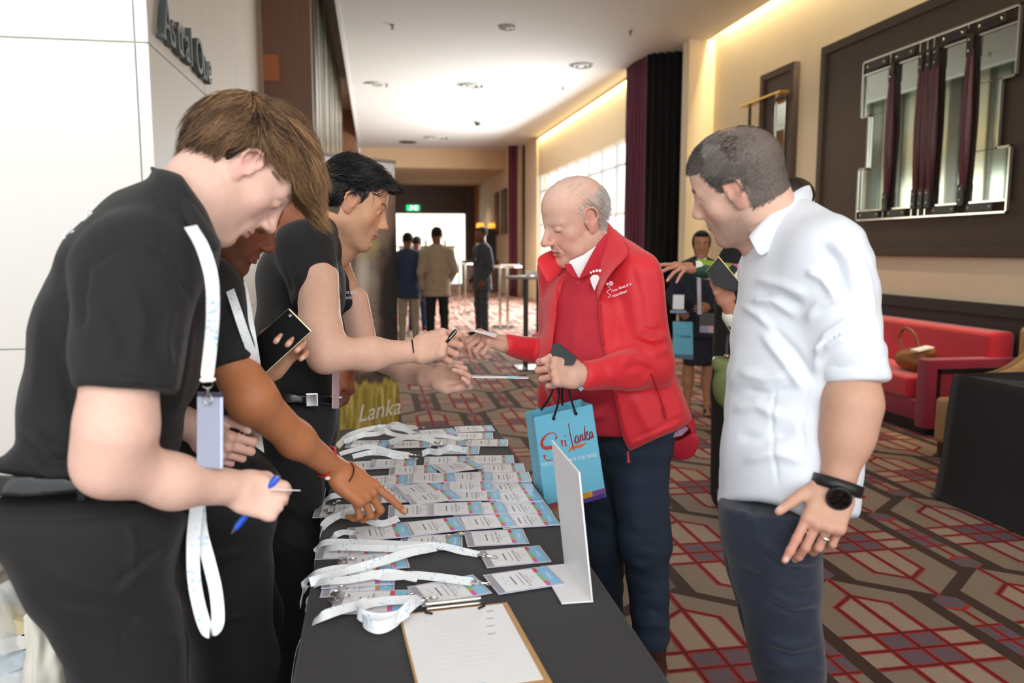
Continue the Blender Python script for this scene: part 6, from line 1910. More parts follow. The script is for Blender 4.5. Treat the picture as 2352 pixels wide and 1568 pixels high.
# a fourth helper stands hidden behind: a hand and part of the body
def fourth_man():
    t = thing('person', 'mostly hidden person behind the black-haired man, only a brown hand showing beside his badge', 'person', (-.55, 2.9, 0))
    AW = away(800, 870); PRr = perp(800, 870)
    wr = D(798, 838, 2.72)
    ap, ac, tp, Wp = arm_part([D(745, 700, 2.85), D(765, 790, 2.8), wr], [.045, .04, .027],
                              dict(wrist=wr, d=D(800, 905, 2.7)-wr, palm=PRr*.2+AW*.3-PRr, thumb=-1, curl=((28, 40, 20), (34, 45, 22), (38, 48, 22), (42, 50, 25)), k=.98), base=DEEP*1.25, red=DEEPR*1.2)
    hd = Head(D(690, 530, 3.1), PRr-.5*Zv, Zv, 1.0)
    hp, hc = head_part(hd, [hd.w((0, -.03, -.05)), D(685, 600, 3.1)], [.055, .06], lambda V: paint_skin(hd, V, DEEP, rgb('A0504C'), DEEPR, brow=rgb('120C0A')), hv=.005)
    kp, kc = core_part([[D(685, 600, 3.1), D(675, 900, 3.1)], [D(685, 600, 3.1), D(700, 660, 3.02), D(745, 700, 2.87)]], DEEP, .035)
    body_mesh('body', [hp, ap, kp], [hc, ac, kc], SK1, t)
    S = Sdf(*box_of([D(690, 600, 3.1), D(680, 930, 2.9)], .27), .009)
    S.cap(D(680, 640, 3.1), D(670, 930, 3.1), .12, .11, .03).cap(D(695, 650, 3.02), D(755, 740, 2.86), .07, .058, .03)
    sdfobj('polo_shirt', S, CLOTHB, t, 2)
    S = Sdf((-.95, 2.7, 0), (-.2, 3.4, 1.1), .01)
    c = D(670, 930, 3.1)
    S.cap(c, c-Zv*.1, .125, .125, .03)
    for dy in (-.1, .1): S.cap(c+np.array((0, dy, -.1)), (c[0]+.02, c[1]+dy, .06), .10, .06, .03)
    S.cut((0, 0, .03), (0, 0, -1))
    sdfobj('trousers', S, TROU, t, 2)
fourth_man()

# ================================================================= background people, built whole at a coarser grain
def bystander(label, foot, H, face, skin, hairc, top, topm, bott, bottm, yaw_b=None, arms=None, skirt=False, longhair=False, extras=None, h=.011, lean=0, shoe='1A1412'):
    foot = np.array(foot, float); k = H/1.75
    t = thing('person', label, 'person', foot)
    fw = unit(np.array((face[0], face[1], 0))); bw = fw if yaw_b is None else unit(np.array((yaw_b[0], yaw_b[1], 0)))
    rt = np.cross(bw, Zv)
    W = lambda x, y, z: foot+k*(x*rt+y*bw+z*Zv)
    hd = Head(W(0, .02, 1.62), fw-.08*Zv, Zv, k)
    S = Sdf(*box_of([W(0, 0, 0), W(0, 0, 1.78)], .45), h)
    S2 = Sdf(*box_of([hd.O], .19), .005)
    head_sdf(S2, hd, open_eyes=True); S2.cap(hd.w((0, -.03, -.05)), W(0, -.02, 1.42), .053, .058, .03)
    V, Q = S2.mesh(); cols = paint_skin(hd, V, skin, (np.array(rgb('A8544E')) if skirt else skin*.6), skin*.85, brow=hairc, lz=.003, stubble=None if skirt else ((.02, .015, .012), .55))
    eyes(hd, t)
    arms = arms or [((-.2, 0, 1.38), (-.25, -.02, 1.10), (-.24, .06, .84)), ((.2, 0, 1.38), (.25, -.02, 1.10), (.24, .06, .84))]
    parts, cs = [(V, Q)], [cols]
    for i, (a, b, c) in enumerate(arms):
        wv = W(*c); d = unit(wv-W(*b))
        pp, pc, _, _ = arm_part([W(*b), wv], [.034*k, .025*k], dict(wrist=wv, d=d, palm=bw*-.2-rt*(1 if i else -1), thumb=1 if i == 0 else -1, curl=((25, 30, 15),)*4, k=k*.95, fk=.002), h=.006, base=skin)
        parts.append(pp); cs.append(pc)
    if skirt:
        for s in (-1, 1):
            SL = Sdf(*box_of([W(s*.09, 0, .55), W(s*.09, .1, 0)], .12), .006)
            SL.cap(W(s*.09, 0, .6), W(s*.09, -.01, .42), .060*k, .050*k, .03).cap(W(s*.09, -.02, .34), W(s*.09, 0, .10), .052*k, .030*k, .03).cap(W(s*.09, -.01, .42), W(s*.09, -.02, .3), .048*k, .054*k, .03).cap(W(s*.09, -.02, .09), W(s*.1, .13, .025), .028*k, .02*k, .02)
            v2, q2 = SL.mesh(); parts.append((v2, q2)); cs.append(np.tile(skin, (len(v2), 1)))
    ch_ = [[W(0, -.02, 1.42), W(0, 0, .9)]]+[[W(0, -.01, 1.38), W(*a), W(*b)] for a, b, c in arms]+[[W(0, 0, .9), W(s*.09, 0, .8), W(s*.09, -.005, .56)] for s in (-1, 1)]
    kp, kc = core_part(ch_, skin, .04*k); parts.append(kp); cs.append(kc)
    body_mesh('body', parts, cs, SK1, t)
    SH = Sdf(*box_of([hd.O], .2), .006)
    hd.ell(SH, (0, -.022, .046), (.083, .104, .088), .0); hd.ell(SH, (0, .05, -.035), (.10, .095, .078), .010, 'sub'); 
    hd.ell(SH, (0, .06, .100), (.060, .034, .022), .02)
    if longhair:
        for s_ in (-1, 1): hd.ell(SH, (s_*.062, -.005, .01), (.022, .05, .06), .02)
        hd.ell(SH, (0, -.07, -.02), (.07, .05, .08), .02)
    else: hd.ell(SH, (0, -.06, -.10), (.10, .07, .05), .02, 'sub')
    sdfobj('hair', SH, mat('bh_%s' % str(hairc), hairc, .8, noise=.4, nscale=60, spec=.2, bump=.004, bscale=90), t, 1)
    # jacket / top
    zb = .74 if top == 'jacket' else .92
    S.cap(W(0, 0, 1.40), W(0, 0, 1.15), .115*k, .125*k, .03, u=rt, q=1.45).cap(W(0, 0, 1.15), W(0, 0, zb-.02), .125*k, .150*k, .03, u=rt, q=1.34)
    S.cap(W(-.15, 0, 1.40), W(.15, 0, 1.40), .065*k, .065*k, .04); S.cap(W(0, -.01, 1.44), W(0, 0, 1.38), .065*k, .09*k, .05)
    for (a, b, c) in arms:
        c2 = np.array(c)*.93+np.array(b)*.07
        S.cap(W(*a), W(*b), .062*k, .055*k, .03).cap(W(*b), W(*c2), .055*k, .042*k, .02)
    S.cut(W(0, 0, zb), (0, 0, -1))
    # opening at the front of a jacket shows the shirt
    sdfobj('jacket' if top == 'jacket' else 'top', S, topm, t, 2, waves=[((.3, .2, 1), .16, .003, 0), ((1, .3, .2), .11, .002, 1)])
    if top == 'jacket':
        SV = Sdf(*box_of([W(0, .1, 1.1), W(0, .1, 1.45)], .2), .007)
        SV.cap(W(0, .03, 1.45), W(0, .078, 1.20), .072*k, .045*k, .02)
        sdfobj('shirt', SV, mat('pale_shirt', 'E6E4E0', .8), t, 1)
        # lapels
        for s in (-1, 1):
            MB().prism([W(s*.035, .085, 1.45), W(s*.10, .10, 1.36), W(s*.085, .13, 1.26), W(s*.02, .145, 1.08), W(s*.045, .125, 1.30)], bw*.008).build('lapel', topm, t, bevel=.002)
    B = Sdf(*box_of([W(0, 0, 0), W(0, 0, 1.0)], .32), h)
    if skirt:
        B.cap(W(0, 0, .95), W(0, 0, .85), .10*k, .125*k, .03, u=rt, q=1.2).cap(W(0, 0, .85), W(0, 0, .50), .128*k, .118*k, .03, u=rt, q=1.2)
        B.cut(W(0, 0, .48), (0, 0, -1))
        sdfobj('skirt', B, bottm, t, 2)
        for s in (-1, 1):
            m = MB(); SB = mat('black_strap', '14110F', .4)
            m.tube([W(s*.09-.035, .0, .09), W(s*.1, .06, .075), W(s*.1+.035, .11, .045)], .006, 6); m.build('sandal_strap', SB, t, True)
            MB().tube([W(s*.09+.035, .0, .09), W(s*.1, .06, .075), W(s*.1-.035, .11, .045)], .006, 6).build('sandal_strap', SB, t, True)
            MB().prism([W(s*.09-.03, -.05, .055), W(s*.09+.03, -.05, .055), W(s*.1+.04, .1, .012), W(s*.1, .17, .01), W(s*.1-.04, .1, .012)], -Zv*.008).build('sole', SB, t)
            MB().tube([W(s*.09, -.045, .055), W(s*.09, -.045, .001)], [.011, .005], 8).build('heel', SB, t, True)
    else:
        B.cap(W(0, 0, .94), W(0, 0, .88), .108*k, .115*k, .03, u=rt, q=1.25)
        for s in (-1, 1):
            st = lean*s
            B.cap(W(s*.085, 0, .88), W(s*.10, .02+st*.5, .5), .095*k, .068*k, .03).cap(W(s*.10, .02+st*.5, .5), W(s*.11, st, .07), .068*k, .055*k, .03)
        B.cut(W(0, 0, .05), (0, 0, -1))
        sdfobj('trousers', B, bottm, t, 2, waves=[((.2, .1, 1), .14, .003, 0)])
        for s in (-1, 1):
            F = Sdf(*box_of([W(s*.11, 0, 0), W(s*.11, .2, .1)], .1), .008)
            F.cap(W(s*.11, lean*s-.03, .045), W(s*.12, lean*s+.17, .035), .042*k, .034*k, .02).cap(W(s*.11, lean*s-.01, .09), W(s*.11, lean*s-.01, .05), .04*k, .04*k, .02); F.cut((0, 0, .002), (0, 0, -1))
            sdfobj('shoe', F, mat('sh_'+shoe, shoe, .35), t, 1)
    return t, W, hd
JM = lambda n, c: mat(n, c, .8, noise=.1, nscale=15)
fA = Zp(940, 793, 0); fB = Zp(1006, 795, 0); fC = Zp(1108, 770, 0)
rest = [((-.2, 0, 1.38), (-.24, -.08, 1.12), (-.17, .14, .98)), ((.2, 0, 1.38), (.24, -.08, 1.12), (.17, .14, .98))]
bystander('man seen from behind in a navy jacket and beige trousers, leftmost of the far group', fA, 1.68, (.15, 1), DEEP, (.02, .015, .012), 'jacket', JM('navy_jacket', '2A3A55'), 't', JM('beige_chino', 'A99C86'), arms=rest)
bystander('man seen from behind in a beige jacket and black trousers, far down the hall', fB, 1.76, (-.1, 1), DEEP, (.02, .015, .012), 'jacket', JM('beige_jacket', 'A8967E'), 't', JM('black_trs', '171719'), arms=[((-.2, 0, 1.38), (-.25, -.02, 1.10), (-.22, .05, .86)), ((.2, 0, 1.38), (.26, -.02, 1.12), (.20, .12, .95))])
bystander('person in blue jeans half hidden behind the man in the beige jacket', Zp(985, 778, 0)+np.array((-.10, 1.4, 0)), 1.66, (.4, 1), DEEP, (.02, .015, .012), 'jacket', JM('navy_jacket2', '23304A'), 't', JM('blue_jeans', '2C3A63'), lean=.06, arms=rest)
bystander('bearded man in a dark grey suit facing left, beside the far high table', fC, 1.8, (-.85, -.5), DEEP*.8, (.015, .012, .01), 'jacket', JM('charcoal_suit', '3A3D44'), 't', JM('charcoal_suit', '3A3D44'), yaw_b=(-.9, -.35), arms=[((-.2, 0, 1.38), (-.25, -.02, 1.10), (-.18, .06, .9)), ((.2, 0, 1.38), (.24, -.06, 1.10), (.17, .10, .92))])
fw_ = Zp(1600, 950, 0)
WOMAN = bystander('smiling woman in a navy skirt suit and strappy heels, standing by the black curtain', fw_, 1.6, (-.35, -1), np.array(rgb('B07C5C')), (.015, .012, .012), 'jacket', JM('navy_suit', '1D2230'), 's', JM('navy_suit', '1D2230'), skirt=True, longhair=True,
                  arms=[((-.18, 0, 1.36), (-.24, -.02, 1.10), (-.06, .26, 1.05)), ((.18, 0, 1.36), (.27, -.02, 1.12), (.21, .22, 1.02))])
# ---------------------------------------------------------------- straps lying on the table
strap([(668, 1600, -.25, .9), (676, 1530, -.16, .8), (696, 1465, -.06, .5), (735, 1425, .006, .2), (800, 1400, .012, 0), (880, 1385, .014, 0), (955, 1380, .012, 0)], 'nearest white lanyard, hanging over the table edge above the grey floor', cl=True, w=.017)
strap([(690, 1400, -.06, .9), (702, 1350, -.03, .8), (725, 1325, .004, .2), (800, 1310, .012, .1), (880, 1328, .014, 0), (960, 1325, .013, 0), (1085, 1340, .010, 0)], 'wide white lanyard running straight to the nearest right badge', w=.017)
strap([(702, 1415, -.08, .8), (716, 1360, -.02, .6), (742, 1340, .01, 0), (800, 1335, .016, .0), (890, 1322, .016, .2), (960, 1332, .013, 0)], 'white lanyard doubled under the wide straight one', w=.016, cl=False)
strap([(722, 1310, -.05, .9), (728, 1270, -.02, .8), (748, 1250, .008, .2), (830, 1248, .012, 0), (930, 1252, .012, 0), (1010, 1258, .012, .2), (1060, 1270, .006, .3), (1100, 1276, .004, 0)], 'long white lanyard ending at the lone badge clip on bare cloth', w=.014)
strap([(735, 1312, -.05, .9), (742, 1280, -.02, .6), (760, 1262, .010, .1), (840, 1262, .016, .1), (930, 1265, .015, .3), (1000, 1258, .012, .4)], 'white lanyard beside the long one, lying double', w=.014, cl=False)
strap([(712, 1345, .0, .6), (760, 1325, .012, 0), (820, 1310, .02, .2), (880, 1295, .02, .5), (940, 1275, .018, .3), (1000, 1262, .014, 0)], 'white lanyard twisting diagonally over the left badges', w=.016, cl=False)
strap([(735, 1245, -.02, .8), (742, 1215, .0, .6), (765, 1195, .01, .2), (800, 1180, .02, .2), (840, 1170, .022, .4), (880, 1180, .015, .2)], 'white lanyard bunched under the pointing hand', w=.016, cl=False)
strap([(748, 1240, -.04, .9), (752, 1205, -.01, .8), (775, 1188, .012, .3), (830, 1195, .02, .6), (875, 1206, .018, .1), (915, 1195, .016, .2)], 'crumpled white lanyard left of the pointed-at badge', w=.016, cl=False)
strap([(745, 1262, -.03, .7), (768, 1235, .006, .2), (790, 1225, .01, 0), (815, 1228, .006, 0)], 'short piece of lanyard with its hook left of the pointed-at badge', w=.014)
strap([(832, 1418, .01, .8), (838, 1440, .012, .9), (870, 1452, .012, .7), (905, 1440, .014, .9), (925, 1418, .016, .7), (948, 1395, .02, .5), (965, 1380, .012, .2)], 'looped white lanyard lying against the clipboard corner', w=.018, cl=False)
strap([(850, 1390, .015, .2), (828, 1400, .018, .5), (825, 1420, .016, .8), (860, 1430, .016, .4), (910, 1425, .02, .3), (935, 1412, .02, .5)], 'folded white lanyard behind the clipboard corner loop', w=.018, cl=False)
strap([(745, 1150, -.03, .9), (752, 1115, -.01, .8), (768, 1100, .01, .4), (800, 1108, .012, .2)], 'white lanyard over the table edge behind the wristbands', w=.015)
strap([(738, 1200, -.04, .9), (742, 1165, -.02, .8), (760, 1145, .008, .3), (790, 1140, .01, .1)], 'white lanyard draped over the edge left of the hand', w=.015)
strap([(775, 1030, .0, .3), (800, 1005, .01, .3), (840, 990, .022, .2), (890, 985, .028, .5), (930, 990, .02, .3), (950, 1000, .008, .2)], 'far white lanyard arching at the left far corner', w=.017)
strap([(790, 1018, .006, .1), (830, 1004, .02, .4), (870, 998, .034, .2), (905, 980, .03, .7), (930, 985, .024, .5), (958, 985, .010, .3)], 'far white lanyard crossing the arching one', w=.017)
strap([(860, 998, .02, .9), (872, 985, .035, .6), (890, 996, .03, .3), (915, 1002, .02, .1), (945, 1004, .01, 0)], 'far short white lanyard loop in the heap', w=.016, cl=False)
strap([(895, 1020, .02, .2), (930, 1008, .028, .1), (970, 1010, .024, .5), (1000, 1018, .014, .2)], 'white lanyard lying in front of the far stack of badges', w=.018)
strap([(960, 1006, .006, .2), (1000, 1004, .012, .8), (1035, 1007, .01, .6), (1060, 1012, .008, .2)], 'thin edge-on white lanyard right of the far stack', w=.012)
strap([(780, 1045, .006, .0), (815, 1036, .014, .2), (850, 1030, .018, .3), (900, 1042, .014, .2), (940, 1046, .01, 0)], 'white lanyard in the middle heap reaching from the left edge', w=.016)
strap([(810, 1052, .006, .2), (850, 1044, .012, .4), (885, 1046, .02, .7), (905, 1052, .012, .5), (930, 1054, .008, .2)], 'white lanyard folded in front of the middle heap', w=.016)
strap([(970, 1048, .01, .9), (985, 1042, .014, .95), (1010, 1044, .02, .9), (1030, 1034, .024, .8), (1050, 1036, .022, .9), (1073, 1042, .016, .95), (1076, 1052, .008, .9)], 'white lanyard standing on edge in a loop, right of the middle heap', w=.017)
for (x, y, a) in ((775, 1290, .3), (758, 1380, .5), (768, 1365, 1.2), (905, 1372, .2), (760, 1180, 2.0), (765, 1160, 1.2), (1062, 1225, 3.4)):
    t_ = thing('badge_clip', {775: 'metal badge hook at the left edge by the twisting strap', 758: 'metal badge hook nearest the left table corner', 768: 'metal badge hook just behind the nearest left one', 905: 'metal hook under the knotted straps above the clipboard',
                              760: 'metal hook under the pointing wrist at the edge', 765: 'metal hook at the table edge behind the pointing wrist', 1062: 'metal clip at the left end of the badge on bare cloth'}[x], 'clip', Zp(x, y, TZ+.01))
    clip(Zp(x, y, TZ+.010), np.array((math.cos(a), math.sin(a), 0)), t_)

# ---------------------------------------------------------------- clipboard
c0, c1 = Zp(915, 1410, TZ+.004), Zp(1165, 1382, TZ+.004)
ux = unit(c1-c0); uy = np.cross(ZD, ux); L = .325; Wd = np.linalg.norm(c1-c0)
cb = thing('clipboard', 'brown clipboard with a white sheet at the near end of the table', 'clipboard', c0)
def cbox(x0, x1, y0, y1, z0, z1): 
    return MB().obox(c0+ux*(x0+x1)/2+uy*(y0+y1)/2+ZD*(z0+z1)/2, ux*(x1-x0)/2, uy*(y1-y0)/2, ZD*(z1-z0)/2)
HB = mat('hardboard', 'C79A66', .55, noise=.1, nscale=90)
cbox(0, Wd, -L, 0, -.003, 0).build('board', HB, cb, bevel=.0012)
cbox(.004, Wd-.012, -L+.030, -.008, .0003, .0012).build('sheet', mat('paper', 'F6F6F7', .6), cb)
for i in range(12):
    yy = -.05-.016*i
    cbox(.045, Wd-.06-.01*(i % 3), yy-.0006, yy+.0006, .0012, .0014).build('printed_line', mat('faint_ink', 'D5D6DA', .8), cb)
for i in range(4): cbox(Wd-.05-.006*i, Wd-.035-.006*i, -.035-.03*i, -.032-.03*i, .0012, .0014).build('tick_mark', mat('grey_ink', '9FA2AA', .8), cb)
cbox(.05, .11, -L+.034, -L+.042, .0012, .0014).build('footer_block', BLUEB, cb)
cx_ = Wd*.5
cbox(cx_-.055, cx_+.055, -.003, .003, .002, .007).build('clip_plate', CHR, cb, bevel=.003)
for s in (-1, 1):
    MB().tube([c0+ux*(cx_+s*.055)+uy*-.002+ZD*.006, c0+ux*(cx_+s*.058)+uy*-.018+ZD*.006, c0+ux*(cx_+s*.045)+uy*-.022+ZD*.004], .0022, 8).build('clip_arm', mat('dark_wire', '2A2B2E', .3, .8), cb, True)
MB().tube([c0+ux*(cx_-.055)+uy*.003+ZD*.013, c0+ux*(cx_+.055)+uy*.003+ZD*.013], .0035, 10).build('clip_hinge', CHR, cb, True)

# ---------------------------------------------------------------- white sign stand, seen nearly edge-on
bn, bf = Zp(1363, 1383, TZ+.001), Zp(1300, 1297, TZ+.001)
st = thing('sign_stand', 'white L-shaped sign stand seen from its blank back edge at the right of the table', 'sign', bn)
SGW = mat('white_acrylic', 'F0EFEF', .35)
def topof(px, py, b):
    r = ray(px, py); k = (b[0]*r[0]+b[1]*r[1])/(r[0]**2+r[1]**2); return r*k+np.array((0, 0, CAMH))
tn, tf = topof(1333, 1084, bn), topof(1270, 1010, bf)
nv = unit(np.cross(tn-bn, bf-bn)); nv = nv if nv[0] < 0 else -nv
MB().prism([bn, tn, tf, bf], nv*.004).build('upright', SGW, st, bevel=.0012)
f1, f2 = Zp(1290, 1388, TZ+.001), Zp(1241, 1303, TZ+.001)
MB().prism([bn, bf, f2, f1], ZD*.0035).build('foot', SGW, st, bevel=.0012)

# ---------------------------------------------------------------- gift bag of the older man
def gift_bag(TL, TR, BR, BLc, depthv, label, full=True, group=None):
    TL, TR, BR, BLc = map(np.asarray, (TL, TR, BR, BLc))
    t = thing('gift_bag', label, 'bag', (TL+TR)/2, group)
    BLU = mat('bag_blue', '7CCBE6', .35)
    dv = np.asarray(depthv)
    n = unit(np.cross(BR-BLc, TL-BLc)); n = n if n @ dv < 0 else -n
    MB().prism([TL, TR, BR, BLc], -n*.0012).build('front_panel', BLU, t)
    MB().prism([TL+dv, TR+dv, BR+dv, BLc+dv], n*.0012).build('back_panel', BLU, t)
    ga = .25*(TR-TL)/np.linalg.norm(TR-TL)*.06
    for a, b, s in ((TL, BLc, 1), (TR, BR, -1)):
        MB().prism([a, (a+dv/2)+s*ga*.5, b+dv/2, b], n*.001).build('side_gusset', BLU, t); MB().prism([(a+dv/2)+s*ga*.5, a+dv, b+dv, b+dv/2], n*.001).build('side_gusset', BLU, t)
    MB().prism([BLc, BR, BR+dv, BLc+dv], (TL-BLc)*.003).build('base', BLU, t)
    return t, n
dB = 2.27
TLb, TRb, BRb, BLb = D(1227, 958, 2.31), D(1360, 928, 2.20), D(1392, 1141, 2.22), D(1255, 1180, 2.33)
AWb = away(1300, 1000)
dvb = AWb*.075-perp(1300, 1000)*.03
gb, nb_ = gift_bag(TLb, TRb, BRb, BLb, dvb, 'turquoise gift bag with red script lettering, hanging from the older man\'s fist')
BX = unit(TRb-TLb); BWd = np.linalg.norm(TRb-TLb); BY = unit(TLb-BLb); BH = np.linalg.norm(TLb-BLb)
def bq(u, v, o=.0015): return BLb+(BRb-BLb)*u+(TLb-BLb)*v+(TRb-TLb-(BRb-BLb))*u*v+nb_*o
def stroke(name, pts, w, m, parent, prof=None):
    C_ = spline([bq(u, v) for u, v in pts], 8); n = len(C_)
    ws = np.interp(np.linspace(0, 1, n), np.linspace(0, 1, len(w)), w) if isinstance(w, (list, tuple)) else np.full(n, w)
    v, f = [], []
    for i, p in enumerate(C_):
        t = unit(C_[min(i+1, n-1)]-C_[max(i-1, 0)]); s = np.cross(nb_, t)
        v += [p-s*ws[i]/2, p+s*ws[i]/2, p-s*ws[i]/2+nb_*.0004, p+s*ws[i]/2+nb_*.0004]
    for i in range(n-1): f += [(4*i+2, 4*i+3, 4*i+7, 4*i+6), (4*i, 4*i+4, 4*i+5, 4*i+1), (4*i, 4*i+2, 4*i+6, 4*i+4), (4*i+1, 4*i+5, 4*i+7, 4*i+3)]
    return put(name, pymesh(name, v, f), m, parent)
RD = mat('script_red', 'D2402A', .5); RW = mat('script_wine', '96344A', .5); ORG = mat('script_orange', 'E2743A', .5)
def tri(n): return n
stroke('letter_s', [(.33, .73), (.35, .765), (.30, .80), (.20, .80), (.10, .755), (.08, .70), (.14, .665), (.28, .655), (.36, .62), (.36, .57), (.28, .535), (.16, .535), (.10, .56), (.10, .60)], [.007, .002, .002, .003, .008, .010, .010, .010, .008, .005, .002, .002, .003, .008], RD, gb)
stroke('letter_r', [(.40, .685), (.425, .70), (.42, .64), (.425, .685), (.455, .70)], [.001, .004, .004, .002, .004], RD, gb)
stroke('letter_i', [(.485, .70), (.48, .645), (.51, .64)], [.004, .005, .001], RD, gb)
stroke('letter_i_dot', [(.487, .74), (.495, .745)], .005, RD, gb)
stroke('letter_l', [(.575, .86), (.58, .75), (.60, .60), (.605, .57)], [.002, .003, .004, .002], RW, gb)
stroke('letter_a', [(.70, .715), (.66, .70), (.645, .655), (.67, .64), (.70, .665), (.705, .70), (.70, .65), (.725, .645)], [.003, .004, .006, .004, .003, .004, .005, .001], RW, gb)
stroke('letter_n', [(.735, .71), (.735, .65), (.75, .70), (.775, .71), (.775, .655), (.80, .655)], [.003, .005, .002, .004, .005, .001], RW, gb)
stroke('letter_k', [(.83, .80), (.82, .72), (.81, .645), (.825, .70), (.86, .73), (.85, .695), (.825, .685), (.86, .645), (.885, .66)], [.002, .004, .005, .002, .004, .003, .002, .005, .002], RW, gb)
stroke('letter_a', [(.935, .72), (.90, .71), (.89, .665), (.91, .655), (.935, .685), (.94, .71), (.935, .66), (.96, .665)], [.003, .004, .005, .004, .003, .004, .005, .001], RW, gb)
stroke('swoosh', [(.50, .565), (.58, .60), (.70, .60), (.83, .615)], [.001, .009, .010, .001], ORG, gb)
text_on('slogan', "YOU'LL COME BACK FOR MORE", .0126, bq(.495, .485), BX, BY, mat('bag_white', 'F4FAFC', .5), gb, ext=.0004, spacing=1.06)
mb = MB()
for k in range(6): mb.prism([bq(.56, .13-.012*k), bq(.80, .13-.012*k), bq(.80, .133-.012*k), bq(.56, .133-.012*k)], nb_*.0003)
o = mb.build('small_print', mat('small_print', 'A8DDF0', .6), gb); o['kind'] = 'stuff'
# printed sunset along the bottom
bands = [('C97B52', .0, .045, .0, .30), ('6B4A8A', .0, .04, .30, .62), ('E8A23A', .045, .105, .60, .80), ('A8636C', .04, .095, .0, .32), ('D98A4A', .045, .10, .32, .60), ('8A5A9A', .04, .10, .80, 1.0), ('5A4690', .0, .045, .62, 1.0)]
for c_, v0, v1, u0, u1 in bands:
    q = [bq(u0, v0), bq(u1, v0), bq(u1, v1), bq(u0, v1)]
    MB().prism(q, nb_*.0003).build('sunset_print', mat('sunset_'+c_, c_, .4, noise=.3, nscale=30), gb)
for u0, v0 in ((.34, .955), (.72, .955)):
    MB().lathe(bq(u0, v0-.012), [(.0055, 0), (.004, .003), (.001, .004)], 12, axis=nb_).build('handle_knot', BLACK, gb, True)
fist = D(1290, 868, 2.16)
CORD = mat('black_cord', '1A1B22', .7)
for (u0, v0, off) in ((.34, .945, 0), (.72, .945, 0)):
    a = bq(u0, v0, .003); MB().tube(spline([a, a+(fist-a)*.5+perp(1300, 900)*.004, fist+perp(1300, 900)*(.012 if u0 > .5 else -.012)], 6), .0032, 8).build('handle', CORD, gb, True)
for (u0) in (.30, .68):
    a = bq(u0, .985)+dvb; MB().tube(spline([a, a+(fist-a)*.5, fist+AWb*.02+perp(1300, 900)*(.006 if u0 > .5 else -.014)], 6), .0032, 8).build('handle', CORD, gb, True)

# wallet in the same hand, note sticking out below
AWw = away(1290, 815); PRw = perp(1290, 815)
wt = thing('wallet', 'worn black leather bifold wallet gripped in the older man\'s left hand', 'wallet', D(1290, 815, 2.16))
WLM = mat('wallet_leather', '33363A', .38, bump=.0004, bscale=300)
def quad(pts, th, name, m, parent, bev=.002): return MB().prism([D(*p) for p in pts], th).build(name, m, parent, bevel=bev)
quad([(1268, 790, 2.17), (1286, 789, 2.17), (1326, 822, 2.14), (1318, 838, 2.13), (1262, 842, 2.15)], AWw*.008, 'leaf', WLM, wt, .003)
quad([(1250, 828, 2.165), (1270, 797, 2.19), (1312, 826, 2.17), (1300, 850, 2.16), (1252, 842, 2.165)], AWw*.010, 'leaf', WLM, wt, .003)
quad([(1318, 882, 2.16), (1334, 878, 2.165), (1342, 892, 2.165), (1334, 899, 2.16)], AWw*.0008, 'banknote', mat('banknote', '7FB5B8', .7, noise=.3, nscale=200), wt, 0)
# card in his other hand
AWc = away(1120, 770)
cd = thing('card', 'pale card pinched in the older man\'s outstretched hand', 'card', D(1110, 770, 2.42))
quad([(1080, 759, 2.36), (1138, 775, 2.36), (1142, 768, 2.41), (1090, 757, 2.41)], ZD*.0009, 'card_sheet', CARD, cd, 0)
# cap pushed into his pocket
cp = thing('cap', 'red baseball cap tucked under the back hem of the red jacket', 'cap', D(1570, 1000, 2.45))
REDC = mat('cap_red', 'C01F33', .7, noise=.05)
S = Sdf(*box_of([D(1568, 1000, 2.48)], .14), .004)
PRc, AWc2 = perp(1568, 1000), away(1568, 1000)
S.ell(D(1558, 985, 2.50), (.055, .05, .06), np.stack([PRc, AWc2, Zv]), 0); S.ell(D(1556, 998, 2.46), (.042, .05, .035), np.stack([PRc, AWc2, Zv]), .004, 'sub')
cookie(S, [(1520, 960), (1600, 945), (1603, 990), (1596, 1010), (1560, 1012), (1530, 1018), (1526, 990)], .006)
sdfobj('crown', S, REDC, cp, 2)
S = Sdf(*box_of([D(1568, 1030, 2.44)], .12), .004)
S.ell(D(1568, 1022, 2.46), (.062, .012, .055), np.stack([PRc, unit(AWc2+.35*Zv), unit(Zv-.35*AWc2)]), 0)
cookie(S, [(1529, 1012), (1560, 1010), (1592, 990), (1604, 985), (1605, 1020), (1590, 1050), (1562, 1061), (1536, 1050)], .008)
sdfobj('brim', S, REDC, cp, 2)
quad([(1538, 1000, 2.435), (1576, 978, 2.435), (1582, 985, 2.43), (1566, 1000, 2.43), (1540, 1006, 2.43)], AWc2*.001, 'inner_label', mat('lilac_label', 'B89AB8', .7), cp, 0)

# ---------------------------------------------------------------- front man's pen, card and lanyards
pn = thing('pen', 'blue ballpoint pen held in the front man\'s writing fist', 'pen', D(585, 1160, 1.27))
BP = mat('pen_blue', '2358C8', .25); a, b = D(531, 1226, 1.285), D(638, 1094, 1.285); ab = b-a
MB().tube([a+ab*.0, a+ab*.03, a+ab*.12], [.0008, .002, .0045], 12).build('tip', mat('pen_tip', '6D7686', .3, .6), pn, True)
MB().tube([a+ab*.10, a+ab*.16, a+ab*.9], [.0045, .0052, .0052], 12).build('barrel', BP, pn, True)
MB().tube([a+ab*.88, a+ab*.98, a+ab*1.0], [.0058, .0058, .004], 12).build('cap', BP, pn, True)
cd2 = thing('card', 'thin white card edge sticking out of the front man\'s writing hand', 'card', D(660, 1128, 1.28))
quad([(622, 1124, 1.26), (690, 1127, 1.27), (690, 1127, 1.34), (622, 1124, 1.33)], ZD*.0012, 'card_sheet', CARD, cd2, 0)
